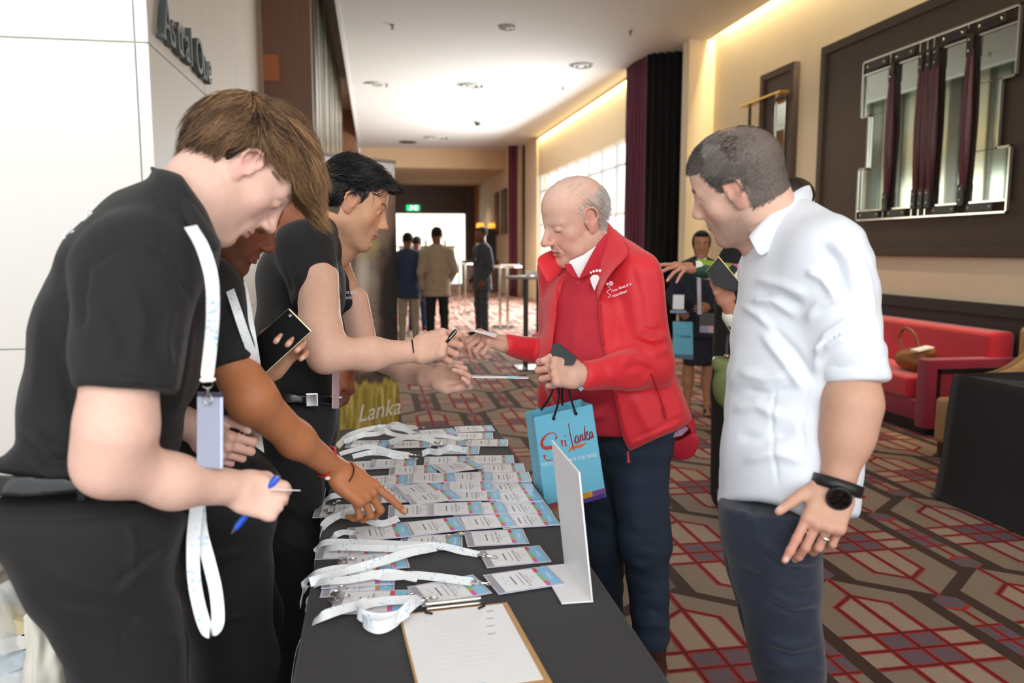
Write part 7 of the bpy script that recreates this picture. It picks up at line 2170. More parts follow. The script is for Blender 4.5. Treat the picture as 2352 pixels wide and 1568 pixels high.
def neck_strap(label, pts, w, wdir, badge=None, group='neck lanyards worn by the staff', hook=None, th=.0012):
    t = thing('lanyard', label, 'lanyard', D(*pts[0]), group)
    P = spline([D(*p) for p in pts], 8)
    MB().ribbon(P, wdir, w, th).build('strap', LAN, t, True)
    return t, P
PR1 = perp(470, 800); AW1 = away(470, 800)
t1, P1 = neck_strap('white lanyard with a lilac-backed badge hanging from the front man\'s neck', [(438, 520, 1.19), (466, 570, 1.155), (486, 640, 1.15), (489, 720, 1.17), (484, 790, 1.19), (476, 862, 1.19)], .0185, unit(PR1+.1*Zv))
clip(P1[-1], -Zv, t1, up=AW1, k=1.0)
MB().obox(D(477, 872, 1.19), PR1*.011, Zv*.002, AW1*.001).build('strap_bar', CHR, t1, bevel=.0006)
hq = [(453, 900, 1.19), (512, 902, 1.22), (512, 1078, 1.22), (452, 1072, 1.19)]
MB().prism([D(*p) for p in hq], AW1*.003).build('badge_holder', mat('holder_lilac', 'A9AEC4', .35), t1, bevel=.0015)
MB().prism([D(*p) for p in [(453, 900, 1.188), (512, 902, 1.218), (512, 912, 1.218), (453, 910, 1.188)]], -AW1*.0006).build('holder_slot', mat('holder_dark', '3C3A50', .35), t1)
MB().prism([D(*p) for p in [(505, 906, 1.215), (512, 904, 1.218), (512, 1074, 1.218), (505, 1074, 1.215)]], -AW1*.0006).build('holder_edge_glint', mat('holder_glint', 'CDD3EC', .1), t1)  # pale strip paints a glint along the holder's side
t2, P2 = neck_strap('white lanyard loop dangling below the front man\'s forearm', [(452, 1160, 1.30), (444, 1240, 1.30), (446, 1330, 1.30), (462, 1410, 1.30), (480, 1450, 1.305), (500, 1430, 1.31), (496, 1360, 1.315), (480, 1290, 1.32), (462, 1220, 1.32), (456, 1150, 1.32)], .0205, unit(PR1+.05*AW1), group=None)
# second man's lanyard and badge, and his phone
PR2 = perp(560, 750); AW2 = away(560, 750)
t3, P3 = neck_strap('white lanyard hanging in a V on the pointing man', [(522, 648, 1.63), (540, 700, 1.565), (560, 760, 1.56), (580, 815, 1.58), (590, 850, 1.62)], .017, unit(PR2))
P3b = spline([D(*p) for p in [(556, 648, 1.68), (566, 700, 1.64), (576, 760, 1.61), (586, 820, 1.62), (592, 862, 1.65)]], 8)
MB().ribbon(P3b, unit(PR2), .017, .0012).build('strap', LAN, t3, True)
MB().prism([D(*p) for p in [(574, 938, 1.66), (596, 950, 1.68), (607, 1040, 1.68), (582, 1022, 1.66)]], AW2*.002).build('badge_holder', mat('holder_pale', 'D9D6C8', .3), t3, bevel=.001)
ph = thing('phone', 'large black-screened phone with a gold frame held up by the pointing man', 'phone', D(650, 790, 1.74))
pc_ = [(664, 706, 1.735), (715, 757, 1.735), (616, 866, 1.70), (590, 838, 1.70)]
pcn = [D(*p) for p in pc_]
# keep it a true rectangle
e1 = pcn[1]-pcn[0]; e2 = unit(pcn[2]-pcn[1]); e2 = unit(e2-unit(e1)*np.dot(e2, unit(e1)))*.152
nn_ = unit(np.cross(e1, e2)); nn_ = nn_ if nn_ @ AW2 > 0 else -nn_
c_ = pcn[0]; rc = [c_, c_+unit(e1)*.072, c_+unit(e1)*.072+e2, c_+e2]
MB().prism(rc, nn_*.0085).build('frame', mat('gold_frame', 'B9A98A', .25, .8), ph, bevel=.0025, seg=3)
MB().prism([r+(sum(rc)/4-r)*.045 for r in rc], -nn_*.0006).build('screen', mat('phone_glass', '030304', .25, spec=.03), ph)
MB().prism([c_+unit(e1)*.012+e2*.05-nn_*.0007, c_+unit(e1)*.018+e2*.05-nn_*.0007, c_+unit(e1)*.018+e2*.09-nn_*.0007, c_+unit(e1)*.012+e2*.09-nn_*.0007], -nn_*.0002).build('camera_dot', mat('phone_dark', '0B0B0E', .1), ph)
# third man's lanyard, edge-on badge, pen and the badge he hands over
PR3 = perp(775, 750); AW3 = away(775, 750)
t4, P4 = neck_strap('thin edge-on white lanyard of the black-haired man', [(772, 600, 2.17), (776, 650, 2.13), (779, 700, 2.12), (780, 760, 2.12), (776, 820, 2.13), (772, 850, 2.14)], .017, unit(PR3*.35+AW3))
MB().prism([D(*p) for p in [(763, 846, 2.10), (779, 846, 2.17), (777, 938, 2.17), (762, 938, 2.10)]], PR3*.002).build('badge_holder', mat('holder_pink', 'D5B7BE', .3), t4, bevel=.0008)
p3 = thing('pen', 'black pen tip pointing out of the black-haired man\'s nearer hand', 'pen', D(1035, 772, 2.1))
a, b = D(1022, 788, 2.07), D(1048, 758, 2.09)
MB().tube([a, a+(b-a)*.8, b], [.005, .006, .004], 12).build('barrel', mat('pen_black', '17181B', .2), p3, True)
MB().tube([a+(b-a)*.35-AW3*.006, b-AW3*.006], .0018, 8).build('pocket_clip', CHR, p3, True)
bd = thing('name_badge', 'badge seen edge-on, being passed across by the black-haired man', 'badge', D(1150, 868, 2.3))
quad([(1084, 867, 2.24), (1214, 870, 2.24), (1214, 866, 2.36), (1084, 863, 2.36)], ZD*.0015, 'holder', CARD, bd, 0)
quad([(1165, 867, 2.245), (1190, 868, 2.245), (1190, 864.5, 2.35), (1165, 864, 2.35)], ZD*.0019, 'blue_band', BLUEB, bd, 0)
wr3 = thing('bracelet', 'thin dark bracelet on the black-haired man\'s nearer wrist', 'bracelet', D(975, 830, 2.11))
ringband('band', D(950, 806, 2.10), unit(D(1010, 790, 2.08)-D(850, 812, 2.06)), .029, .004, .002, mat('dark_bronze', '3F3A2C', .4, .7), wr3)

# ---------------------------------------------------------------- pull-up banner with an elephant photograph
bTR = Zp(907, 372, 2.05); bTL = Zp(770, 357, 2.05)
bdir = unit(bTR-bTL); bTLx = bTR-bdir*.85
bn_ = thing('banner_stand', 'pull-up banner printed with elephants in yellow grass, behind the staff', 'banner', (bTR[0]-.4, bTR[1], 0))
nxx, nzz = 90, 210
nrm = unit(np.cross(bdir, Zv)); nrm = nrm if nrm[1] < 0 else -nrm
g2 = np.random.default_rng(4)
def vnoise(u, v, sc, sd):
    r = np.random.default_rng(sd); G = r.uniform(0, 1, (64, 64)); x = (u*sc) % 63; y = (v*sc) % 63
    i, j = x.astype(int), y.astype(int); fx, fy = x-i, y-j; fx = fx*fx*(3-2*fx); fy = fy*fy*(3-2*fy)
    return G[i, j]*(1-fx)*(1-fy)+G[i+1, j]*fx*(1-fy)+G[i, j+1]*(1-fx)*fy+G[i+1, j+1]*fx*fy
U, W_ = np.meshgrid(np.linspace(0, 1, nxx+1), np.linspace(0, 1, nzz+1), indexing='ij')
u, v = U.ravel(), W_.ravel()
PB = bTLx+np.outer(u, bdir*.85); PB[:, 2] = .06+v*(1.99)
col = np.tile(np.array(rgb('7A6253')), (len(u), 1))
def mixb(c, a):
    global col
    a = np.clip(a, 0, 1)[:, None]; col = col*(1-a)+np.array(rgb(c))*a
nz_ = .5*vnoise(u, v*2.3, 9, 1)+.3*vnoise(u, v*2.3, 22, 2)+.2*vnoise(u, v*2.3, 47, 3)
mixb('A08C7C', (nz_-.35)*2); mixb('4A3C34', (.5-nz_)*2.4)
blob = lambda cx, cy, rx, ry: np.clip(1.4-np.hypot((u-cx)/rx, (v-cy)/ry), 0, 1)
mixb('2E2A2C', blob(.93, .50, .14, .24)*1.2); mixb('33302F', blob(.82, .30, .16, .10)); mixb('2A2624', blob(.98, .62, .05, .2))
mixb('A89C92', blob(.66, .56, .12, .16)*.9); mixb('D6C9B9', blob(.64, .60, .06, .10)*.8); mixb('B8A874', blob(.68, .71, .12, .05)*(.5+nz_)); mixb('8C7A6C', blob(.70, .42, .08, .14)*.8)
mixb('57483F', (np.sin(v*260+3*np.sin(u*9)) > .5)*blob(.72, .42, .07, .12)*.5)
mixb('B39A83', blob(.86, .82, .1, .1)*.7); mixb('8A6E60', np.clip((v-.72)/.1, 0, 1)*.6)
mixb('E9E6E4', np.clip((v-.89)/.03, 0, 1)); 
gr = .5*vnoise(u*4, v, 13, 7)+.5*vnoise(u*9, v*1.5, 9, 8)
mixb('B7A24E', np.clip((.235+.05*(gr-.5)-v)/.012, 0, 1)); mixb('8C7D35', np.clip((.225-v)/.02, 0, 1)*(gr > .55)*.8); mixb('D8C87E', np.clip((.22-v)/.02, 0, 1)*(gr < .35)*.8)
idx = np.arange((nxx+1)*(nzz+1)).reshape(nxx+1, nzz+1)
Qb = np.stack([idx[:-1, :-1], idx[1:, :-1], idx[1:, 1:], idx[:-1, 1:]], -1).reshape(-1, 4)
bo = put('printed_sheet', npmesh('printed_sheet', PB, Qb, False, col), mat('banner_print', 'FFFFFF', .5, attr=True, noise=.1, nscale=300), bn_)
bo.modifiers.new('s', 'SOLIDIFY').thickness = .001
MB().tube([bTLx-Zv*.0, bTR-Zv*.0], .012, 10).build('top_rail', mat('alu', 'C9C0B8', .35, .6), bn_, True)
MB().obox((bTLx+bTR)/2*np.array((1, 1, 0))+Zv*.035, bdir*.44, nrm*.05, Zv*.035).build('base_case', mat('alu', 'C9C0B8', .35, .6), bn_, bevel=.01)
text_on('script', 'Lanka', .17, bTR-bdir*.19+nrm*.004-Zv*1.74, bdir, Zv, mat('banner_white', 'E9E6D8', .5), bn_, shear=.3)
MB().tube([(bTLx+bTR)/2*np.array((1, 1, 0))-nrm*.02+Zv*.06, (bTLx+bTR)/2-nrm*.02], .01, 8).build('support_pole', mat('alu', 'C9C0B8', .35, .6), bn_, True)

# ---------------------------------------------------------------- right side: sofa, bag, armchair, draped table
SOFR = mat('sofa_red', 'C3122C', .75, noise=.12, nscale=4, sheen=.4); SOFD = mat('sofa_wine', '8E0E38', .75, noise=.12, nscale=4, sheen=.3)
so = thing('sofa', 'red upholstered sofa with slatted wine-coloured arm, along the right wall', 'sofa', (4.55, 6.5, 0))
MB().box((4.18, 5.55, .10), (4.95, 8.3, .26)).build('base', SOFD, so, bevel=.02, smooth=True)
for i, (y0, y1) in enumerate(((5.64, 6.95), (6.97, 8.25))): MB().box((4.17, y0, .26), (4.8, y1, .43)).build('seat_cushion', SOFR, so, bevel=.035, seg=4, smooth=True)
MB().box((4.72, 5.45, .26), (4.95, 8.3, .80)).build('backrest', SOFR, so, bevel=.045, seg=4, smooth=True)
ar = MB().box((4.16, 5.40, .06), (4.95, 5.53, .60)).build('arm', SOFD, so, bevel=.015, seg=3, smooth=True)
fm2 = MB(); fm2.box((4.24, 5.385, .14), (4.90, 5.402, .16)).box((4.24, 5.385, .50), (4.90, 5.402, .53)).box((4.24, 5.385, .14), (4.26, 5.402, .53)).build('inset_frame', BLACK, so)
for y in (4.45, 4.49, 4.54): boxo('slat', (y, 5.385, .16), (y+.014, 5.402, .50), BLACK, so)
boxo('plinth', (4.2, 5.45, 0), (4.93, 8.25, .10), BLACK, so)
hb = thing('handbag', 'brown leather handbag with looped handles lying on the red sofa', 'bag', (4.45, 5.95, .43))
BRL = mat('tan_leather', '8A5A2E', .5, noise=.15, nscale=20)
S = Sdf((4.2, 5.65, .40), (4.75, 6.35, .75), .008); S.ell((4.46, 5.95, .52), (.14, .19, .10), None, 0).ell((4.46, 5.85, .60), (.08, .1, .04), None, .04); S.cut((0, 0, .432), (0, 0, -1))
sdfobj('body', S, BRL, hb, 2, waves=[((1, .4, .3), .09, .006, 0)])
MB().tube(spline([(4.42, 5.85, .60), (4.40, 5.90, .74), (4.42, 6.05, .78), (4.44, 6.15, .70), (4.45, 6.13, .60)], 6), .012, 8).build('handle', BRL, hb, True)
pp = thing('paper', 'folded white paper stuck in the handbag on the sofa', 'paper', (4.4, 5.8, .60)); MB().obox((4.40, 5.80, .635), np.array((.07, 0, .015)), np.array((0, .05, 0)), np.array((-.001, 0, .006))).build('sheet', CARD, pp)
ac_ = thing('armchair', 'tan upholstered armchair with a sweeping curved arm, far right', 'armchair', (4.2, 4.75, 0))
TANF = mat('tan_upholstery', 'B08A5C', .8, noise=.1, nscale=20)
top = spline([np.array(q_)+(.33, -.1, 0) for q_ in [(3.42, 4.55, .62), (3.50, 4.56, .64), (3.62, 4.58, .66), (3.75, 4.6, .70), (3.90, 4.62, .79), (4.05, 4.64, .87), (4.20, 4.66, .90), (4.30, 4.68, .90)]], 6)
v = []
for p in top: v += [p+(0, -.04, 0), p+(0, -.05, -.03), (p[0], p[1]-.05, .08), (p[0], p[1]+.05, .08), p+(0, .05, -.03), p+(0, .04, 0)]
f = [(6*i+k, 6*i+(k+1) % 6, 6*(i+1)+(k+1) % 6, 6*(i+1)+k) for i in range(len(top)-1) for k in range(6)]+[tuple(range(6)), tuple(6*(len(top)-1)+k for k in range(6))[::-1]]
o = put('arm', pymesh('arm', v, f, True), TANF, ac_)
MB().tube([q+(0, -.0, .0) for q in top], .016, 8).build('piping', mat('tan_piping', '8A6A44', .8), ac_, True)
MB().box((3.85, 4.54, .10), (4.55, 4.92, .42)).build('seat', TANF, ac_, bevel=.04, seg=3, smooth=True)
MB().box((4.50, 4.46, .10), (4.68, 4.95, .90)).build('backrest', TANF, ac_, bevel=.05, seg=3, smooth=True)
for x in (3.9, 4.6):
    for y in (4.54, 4.88): boxo('leg', (x-.02, y-.02, 0), (x+.02, y+.02, .1), DARKWOOD, ac_)
rt_ = thing('side_table', 'high table draped to the floor in black cloth at the right edge', 'table', (3.3, 3.6, 0))
c1_, c2_ = Zp(2190, 858, .74), Zp(2352, 893, .74)
c2_ = c1_+(c2_-c1_)*2.2
w_ = unit(np.cross(ZD, c1_-c2_))*.62; w_ = w_ if w_[0] > 0 else -w_
tp_ = [c1_, c2_, c2_+w_, c1_+w_]
MB().prism([np.array((p[0], p[1], .715)) for p in tp_], Zv*.02).build('table_top', mat('trestle_top', '8A7A66', .6), rt_)
per = []
for i in range(4):
    a, b = tp_[i], tp_[(i+1) % 4]
    for k in range(16): per.append(a+(b-a)*k/16)
cen = sum(tp_)/4; n = len(per); v = [tuple(cen*np.array((1, 1, 0))+Zv*.742)]
rows = [(.97, .742), (1.0, .738), (1.012, .70), (1.04, .5), (1.06, .25), (1.10, .03), (1.14, .012)]
for r, (k, z) in enumerate(rows):
    for i, p in enumerate(per):
        q = cen+(p-cen)*(k+.03*math.sin(i*.9)*max(0, (.7-z))); v.append((q[0], q[1], z))
f = [(0, 1+(i+1) % n, 1+i) for i in range(n)]
for r in range(len(rows)-1): f += [(1+r*n+i, 1+(r+1)*n+i, 1+(r+1)*n+(i+1) % n, 1+r*n+(i+1) % n) for i in range(n)]
tc2 = put('tablecloth', pymesh('tablecloth', v, f, True), mat('black_linen_right', '1B1B1C', .9, sheen=.05, noise=.1, nscale=5))
tag(tc2, 'black floor-length cloth over the table at the right edge', 'tablecloth')

# ---------------------------------------------------------------- high tables down the hall
def high_table(c, label, topm, legm, h=1.1, sp=.14, r=.33):
    t = thing('high_table', label, 'table', c)
    MB().lathe((c[0], c[1], h-.03), [(r*.97, 0), (r, .01), (r, .025), (r*.98, .03)], 36).build('table_top', topm, t, True)
    for s in (-1, 1):
        for q in (-1, 1):
            MB().obox((c[0]+s*sp/2, c[1]+q*sp/2, (h-.03)/2), (.014, 0, 0), (0, .014, 0), (0, 0, (h-.03)/2)).build('leg', legm, t, bevel=.003)
    MB().box((c[0]-.2, c[1]-.2, 0), (c[0]+.2, c[1]+.2, .02)).build('base_plate', legm, t, bevel=.003)
PS = mat('polished_steel', 'E6E4D8', .15, 1.0); GT = mat('grey_top', '8D8C86', .4); BRZ = mat('bronze_leg', '4A423A', .35, .8)
c4 = Zp(1157, 752, 0); high_table(c4, 'far high table with pale steel legs by the man in grey', PS, PS, 1.13)
c5 = Zp(1222, 846, 0); high_table(c5, 'nearer high table with dark legs behind the older man', GT, BRZ, 1.12, .16)
c6 = Zp(1062, 718, 0); high_table(c6, 'furthest high table behind the man in the beige jacket', PS, PS, 1.12)
for (c, dx, n_, lab) in ((c5, (.05, 0), 3, 'white cups and tray on the nearer high table'), (c4, (0, 0), 2, 'brochures on the far high table')):
    pass
for i, (dx, dy) in enumerate(((-.05, 0), (.04, -.05), (.1, .05))):
    q = (c5[0]+dx, c5[1]+dy, 1.12); t = thing('cup', ('white cup nearest the far plum curtain on the nearer high table', 'middle white cup on the nearer high table', 'white cup hidden most by the red jacket, on the nearer high table')[i], 'cup', q, 'white cups on the nearer high table')
    MB().lathe(q, [(.025, 0), (.035, .03), (.04, .065), (.036, .065), (.03, .01)], 18).build('bowl', mat('china', 'EDEBE6', .2), t, True)
    MB().tube(spline([(q[0]+.036, q[1], q[2]+.055), (q[0]+.06, q[1], q[2]+.045), (q[0]+.036, q[1], q[2]+.02)], 4), .004, 6).build('handle', mat('china', 'EDEBE6', .2), t, True)
for i, (cc, dz, lab) in enumerate(((mat('brochure_rose', 'B06A62', .5), 0, 'rose-coloured brochure on the far high table'), (CARD, .012, 'white brochure on top of the rose one'))):
    t = thing('brochure', lab, 'brochure', (c4[0]+.05, c4[1], 1.13+dz)); MB().box((c4[0]-.16+.1*i, c4[1]-.1, 1.131+dz), (c4[0]+.2+.1*i, c4[1]+.1, 1.141+dz)).build('cover', cc, t, bevel=.002)
# black reception block, amber lamps and screens near the end wall
rb = thing('counter', 'black-backed bar counter at the end of the hall', 'counter', (3.7, 27, 0))
boxo('back_screen', (3.45, 27.0, 1.0), (4.08, 27.1, 2.12), BLACK, rb); boxo('front', (2.9, 26.6, 0), (4.05, 27.0, 1.0), WOOD, rb, .01); boxo('worktop', (2.85, 26.5, 1.0), (4.08, 27.0, 1.05), DARKWOOD, rb, .005)
for x, lab in ((3.55, 'amber lamp shade left on the black bar back'), (3.95, 'amber lamp shade right on the black bar back')):
    t = thing('table_lamp', lab, 'lamp', (x, 27.05, 2.12)); MB().lathe((x, 27.05, 2.14), [(.14, 0), (.12, .16), (.11, .16)], 20).build('shade', mat('amber_shade', 'F2B04A', .5, emit='FFB040', es=1.2), t, True); MB().tube([(x, 27.05, 2.12), (x, 27.05, 2.42)], .01, 6).build('stem', BRASS, t, True)
bk_ = thing('back_counter', 'white shelf with bottles and flowers in the bright room at the hall end', 'shelf', (2.0, 33.4, 0)); boxo('shelf', (.9, 33.2, 1.5), (3.4, 33.6, 1.56), GR, bk_, .005); boxo('support', (1.0, 33.4, 0), (3.3, 33.5, 1.5), WHITE, bk_)
for i, (x, cc) in enumerate(((1.7, '8FAF5A'), (2.1, 'D8B84A'), (2.5, 'C86A5A'), (2.9, 'B8C8C8'))):
    q = (x, 33.35, 1.56); t = thing('bottle', ('leafy green', 'yellow', 'coral red', 'pale grey-blue')[i]+' bottle on the shelf of the bright far room', 'bottle', q, 'bottles on the shelf in the bright room'); MB().lathe(q, [(.05, 0), (.05, .18), (.02, .24), (.02, .3)], 14).build('glass', mat('bottle_'+cc, cc, .2), t, True)

# ---------------------------------------------------------------- things the woman by the curtain holds, and the person hidden behind the white shirt
Ww = WOMAN[1]
b_ = D(1569, 741, 6.45)
PRf, AWf = perp(1570, 780), away(1570, 780)
b2 = thing('gift_bag', 'small turquoise gift bag hanging in front of the woman by the curtain', 'bag', b_, None)
def farq(p, th, nm, m, par, bev=0): return MB().prism([D(*q) for q in p], th).build(nm, m, par, bevel=bev)
farq([(1545, 740, 6.4), (1591, 741, 6.4), (1592, 815, 6.4), (1547, 813, 6.4)], AWf*.09, 'body', mat('bag_blue_far', '4FA3BC', .4), b2)
farq([(1547, 813, 6.395), (1592, 815, 6.395), (1592, 826, 6.395), (1547, 822, 6.395)], AWf*.09, 'printed_base', mat('bag_dusk_far', '4C5A78', .5), b2)
text_on('script', 'Sri Lanka', .034, D(1568, 772, 6.39), PRf, Zv, mat('script_navy', '2A4A66', .5), b2, shear=.3)
hnd = Ww(.20, .30, .97)
for x_ in (1556, 1578): MB().tube(spline([D(x_, 741, 6.42), (D(x_, 741, 6.42)+hnd)/2, hnd], 6), .004, 6).build('handle', CORD, b2, True)
pz = thing('papers', 'white papers held against the navy suit of the woman by the curtain', 'paper', D(1550, 680, 6.35)); MB().obox(Ww(.21, .33, 1.10), np.array(Ww(.26, 0, 0))-Ww(.21, 0, 0), Zv*.06, (np.array(Ww(0, .004, 0))-Ww(0, 0, 0))).build('sheet', CARD, pz)
fo_ = thing('folder', 'pale open folder in the hands of the woman by the curtain', 'folder', D(1555, 702, 6.35)); MB().obox(Ww(.21, .31, 1.01), np.array(Ww(.28, 0, 0))-Ww(.21, 0, 0), np.array(Ww(0, .06, 0))-Ww(0, 0, 0), Zv*.008).build('cover', mat('folder_blue', '7FA3C4', .5), fo_)
hb2 = thing('handbag', 'small black, pink and lilac handbag on a long strap at the woman\'s hip', 'bag', D(1636, 745, 6.3))
farq([(1608, 720, 6.3), (1662, 722, 6.3), (1664, 765, 6.3), (1606, 764, 6.3)], AWf*.08, 'body', mat('taupe_leather', '3A332F', .5), hb2, .006)
farq([(1608, 748, 6.29), (1627, 748, 6.29), (1627, 764, 6.29), (1607, 763, 6.29)], AWf*.01, 'lilac_panel', mat('lilac_leather', '8C86A8', .5), hb2); farq([(1627, 748, 6.29), (1654, 749, 6.29), (1654, 765, 6.29), (1627, 764, 6.29)], AWf*.01, 'pink_panel', mat('pink_leather', 'C79C9C', .5), hb2)
farq([(1658, 722, 6.29), (1665, 722, 6.29), (1668, 765, 6.29), (1660, 765, 6.29)], AWf*.01, 'tan_panel', mat('tan_panel', 'C08A70', .5), hb2)
for (xa, xb) in ((1607, 1605), (1661, 1640)): MB().ribbon([D(xa, 722, 6.28), D((xa+xb)/2, 680, 6.25), D(xb, 610, 6.3)], unit(PRf), .03, .003).build('shoulder_strap', mat('strap_lilac', 'B8AEB6', .5), hb2)

# person in the floral sleeve
PRg, AWg = perp(1640, 650), away(1640, 650)
fp = thing('person', 'person mostly hidden behind the white shirt, floral sleeves, gesturing and holding a wallet', 'person', (2.0, 3.5, 0))
w1 = D(1592, 615, 3.6)
SKF = np.array(rgb('C98E76'))
A1, C1, _, _ = arm_part([D(1640, 625, 3.62), w1], [.032, .025], dict(wrist=w1, d=D(1556, 612, 3.55)-w1, palm=AWg*.4-Zv*.9, thumb=1, curl=((8, 6, 4), (18, 14, 8), (30, 20, 10), (38, 24, 12)), spread=(16, 5, -8, -20), k=.98), base=SKF, red=SKF*.9)
w2_ = D(1672, 700, 3.5)
A2, C2, _, _ = arm_part([D(1690, 745, 3.55), w2_], [.032, .025], dict(wrist=w2_, d=D(1655, 655, 3.45)-w2_, palm=AWg, thumb=1, curl=((40, 50, 25),)*4, k=1.0, thumb_pts=((.02, .02, -.006), (.0, .05, -.02), (-.02, .09, -.03), (-.03, .12, -.03))), base=SKF, red=SKF*.9)
hh_ = Head(D(1812, 470, 3.75), unit(-PRg*.9-AWg*.4), Zv, .95)
HP_, HC_ = head_part(hh_, [hh_.w((0, -.03, -.05)), D(1815, 560, 3.75)], [.05, .055], lambda V: paint_skin(hh_, V, SKF, rgb('B5604C'), SKF*.9, brow=rgb('3A241C')), hv=.005)
K1, KC1 = core_part([[D(1815, 560, 3.75), D(1815, 900, 3.8)], [D(1815, 600, 3.78), D(1720, 640, 3.68), D(1640, 625, 3.62)], [D(1815, 600, 3.78), D(1735, 800, 3.6), D(1690, 745, 3.55)]], SKF, .035)
body_mesh('body', [A1, A2, HP_, K1], [C1, C2, HC_, KC1], SK1, fp)
S = Sdf(*box_of([hh_.O], .2), .007); hh_.ell(S, (0, -.022, .046), (.085, .106, .09), 0); hh_.ell(S, (0, .05, -.035), (.1, .095, .075), .01, 'sub'); sdfobj('hair', S, mat('hair_brown_dark', '2A1B14', .5), fp, 2)
def floral():
    m = bpy.data.materials.new('floral_print'); m.use_nodes = True; nt = m.node_tree; b = nt.nodes['Principled BSDF']; b.inputs['Roughness'].default_value = .7
    tc = nt.nodes.new('ShaderNodeTexCoord'); vo = nt.nodes.new('ShaderNodeTexVoronoi'); vo.inputs['Scale'].default_value = 22; cr = nt.nodes.new('ShaderNodeValToRGB'); sp_ = nt.nodes.new('ShaderNodeSeparateColor')
    nt.links.new(tc.outputs['Object'], vo.inputs['Vector']); nt.links.new(vo.outputs['Color'], sp_.inputs[0]); nt.links.new(sp_.outputs[0], cr.inputs[0]); nt.links.new(cr.outputs[0], b.inputs['Base Color'])
    e = cr.color_ramp; e.interpolation = 'CONSTANT'; e.elements[0].color = rgb('EDEBDD')+(1,); e.elements[1].position = .38; e.elements[1].color = rgb('C965A8')+(1,)
    for p_, c_ in ((.55, '2F5A4E'), (.68, '8CA82E'), (.82, 'F0EEE2'), (.92, '1B2A2A')): q = e.elements.new(p_); q.color = rgb(c_)+(1,)
    return m
FLO = floral()
S = Sdf(*box_of([D(1605, 612, 3.6), D(1760, 640, 3.8), D(1720, 800, 3.6), D(1850, 600, 3.8)], .2), .008)
S.cap(D(1608, 616, 3.6), D(1720, 640, 3.68), .042, .06, 0).cap(D(1720, 640, 3.68), D(1800, 610, 3.78), .06, .08, .04); S.cap(D(1680, 725, 3.53), D(1735, 800, 3.6), .042, .058, .02).cap(D(1735, 800, 3.6), D(1790, 640, 3.7), .06, .08, .04)
S.cap(D(1815, 610, 3.8), D(1815, 900, 3.8), .14, .13, .04)
sdfobj('blouse', S, FLO, fp, 2)
S = Sdf((1.4, 2.9, 0), (2.7, 4.3, 1.1), .012); cc = D(1815, 900, 3.8); S.cap(cc, (cc[0], cc[1], .75), .14, .14, .03)
for s in (-1, 1): S.cap((cc[0]+s*.09, cc[1], .75), (cc[0]+s*.09, cc[1], .06), .10, .06, .03)
S.cut((0, 0, .03), (0, 0, -1)); sdfobj('trousers', S, TROU, fp, 2)
ringband('watch_strap', D(1588, 613, 3.595), unit(D(1640, 625, 3.62)-w1), .029, .012, .003, mat('dark_bronze', '3F3A2C', .4, .7), fp)
wl2 = thing('wallet', 'large black zip-around wallet with gold edge held behind the white shirt man', 'wallet', D(1660, 630, 3.42))
farq([(1650, 590, 3.42), (1700, 650, 3.42), (1690, 672, 3.42), (1640, 655, 3.40), (1622, 625, 3.40)], AWg*.02, 'leather', mat('black_grain', '1A1A1C', .5), wl2, .006)
MB().tube([D(1622, 625, 3.41), D(1650, 590, 3.43), D(1700, 650, 3.43)], .004, 8).build('gold_zip', mat('gold', 'D9C48E', .25, .9), wl2, True)
gbg = thing('handbag', 'olive green leather handbag hanging behind the white shirt man', 'bag', D(1665, 870, 3.6))
S = Sdf(*box_of([D(1672, 870, 3.6)], .24), .007); OLG = mat('olive_leather', '6E7A46', .5, noise=.1, nscale=10)
S.ell(D(1676, 885, 3.6), (.075, .06, .11), np.stack([PRg, AWg, Zv]), 0); S.box(D(1682, 835, 3.6), (.09, .05, .03), np.stack([PRg, AWg, Zv]), .02, .02)
sdfobj('body', S, OLG, gbg, 2); MB().tube(spline([D(1668, 822, 3.58), D(1675, 760, 3.6), D(1700, 720, 3.65)], 5), .009, 8).build('strap', BLACK, gbg, True); MB().lathe(D(1669, 818, 3.55), [(.012, 0), (.012, .006), (.004, .01)], 12).build('buckle', mat('gold', 'D9C48E', .25, .9), gbg, True)
hk = thing('coat', 'black coat on a person hidden behind the white shirt man', 'coat', D(1700, 620, 4.3))
S = Sdf(*box_of([D(1705, 600, 4.4), D(1705, 850, 4.4), D(1705, 850, 4.4)*np.array((1, 1, 0))], .28), .014); S.cap(D(1700, 610, 4.4), D(1702, 900, 4.4), .13, .16, 0).ell(D(1700, 585, 4.4), (.09, .09, .09), None, .03); S.cap(D(1702, 900, 4.4), (D(1702, 900, 4.4)[0], D(1702, 900, 4.4)[1], .1), .16, .15, .03); S.cut((0, 0, .004), (0, 0, -1))
sdfobj('shell', S, mat('coat_black', '141414', .8), hk, 2)

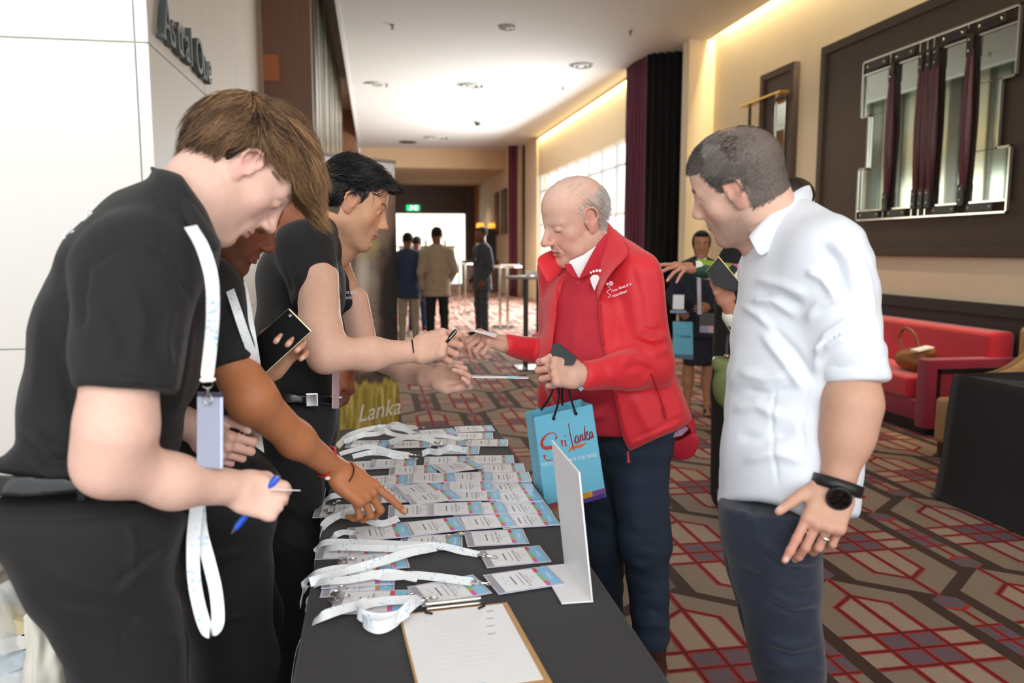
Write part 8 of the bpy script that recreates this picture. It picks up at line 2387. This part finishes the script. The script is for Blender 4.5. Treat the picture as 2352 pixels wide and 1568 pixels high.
# ---------------------------------------------------------------- bags and boxes on the floor, far left
cA = D(0, 1300, 2.45)
b3 = thing('carton', 'white carton with ribbed lid at the far left edge, behind the front man', 'box', (-1.4, 2.75, 0))
MB().box((-1.62, 2.56, 0), (-1.17, 2.95, .46)).build('body', WHITE, b3, bevel=.006)
MB().box((-1.64, 2.54, .46), (-1.15, 2.97, .51)).build('lid', WHITE, b3, bevel=.006)
for k in range(9): boxo('lid_rib', (-1.62+.052*k, 2.532, .462), (-1.60+.052*k, 2.54, .508), WHITE, b3, .002)
bc = D(42, 1430, 2.36)
b4 = thing('plastic_bag', 'clear plastic bag of printed leaflets in front of the white carton', 'bag', (bc[0], bc[1], 0))
S = Sdf(bc-(.16, .14, bc[2]+.0), bc+(.16, .14, .2), .006); S.ell((bc[0]-.02, bc[1], .13), (.085, .07, .13), None, 0).cap((bc[0]-.02, bc[1], .2), (bc[0]-.03, bc[1], bc[2]+.1), .07, .03, .06); S.cut((0, 0, .004), (0, 0, -1))
sdfobj('film', S, mat('clear_film', 'E6EAEA', .12, alpha=.4), b4, 1, waves=[((1, .5, .8), .05, .005, 0), ((.2, -1, .5), .035, .003, 1)])
for i, (c_, dz, tl_) in enumerate((('E8E6E0', .0, .01), ('BFD9E8', -.06, .02), ('D9C9A0', .06, -.02), ('E9EDF0', -.11, .01))):
    MB().obox((bc[0]-.01, bc[1], bc[2]+dz-.05), (.05, 0, tl_), (0, .035, 0), (-.002, 0, .022)).build('leaflet', mat('leaflet_'+c_, c_, .6), b4)
b5 = thing('tote_bag', 'cream cloth tote slumped on the floor beside the clear bag, far left', 'bag', (D(115, 1560, 2.25)[0], D(115, 1560, 2.25)[1], 0))
q0_, q1_ = D(72, 1415, 2.27), D(112, 1540, 2.27)
S = Sdf(*box_of([q0_, q1_, (q1_[0], q1_[1], 0)], .14), .007); S.cap(q0_, q1_, .022, .055, 0).cap(q1_, (q1_[0], q1_[1], .09), .055, .09, .04); S.cut((0, 0, .004), (0, 0, -1))
sdfobj('cloth', S, mat('cream_canvas', 'E2DFD2', .8), b5, 1, waves=[((1, .3, .1), .06, .006, 0), ((.8, -.5, .2), .035, .003, 1)])
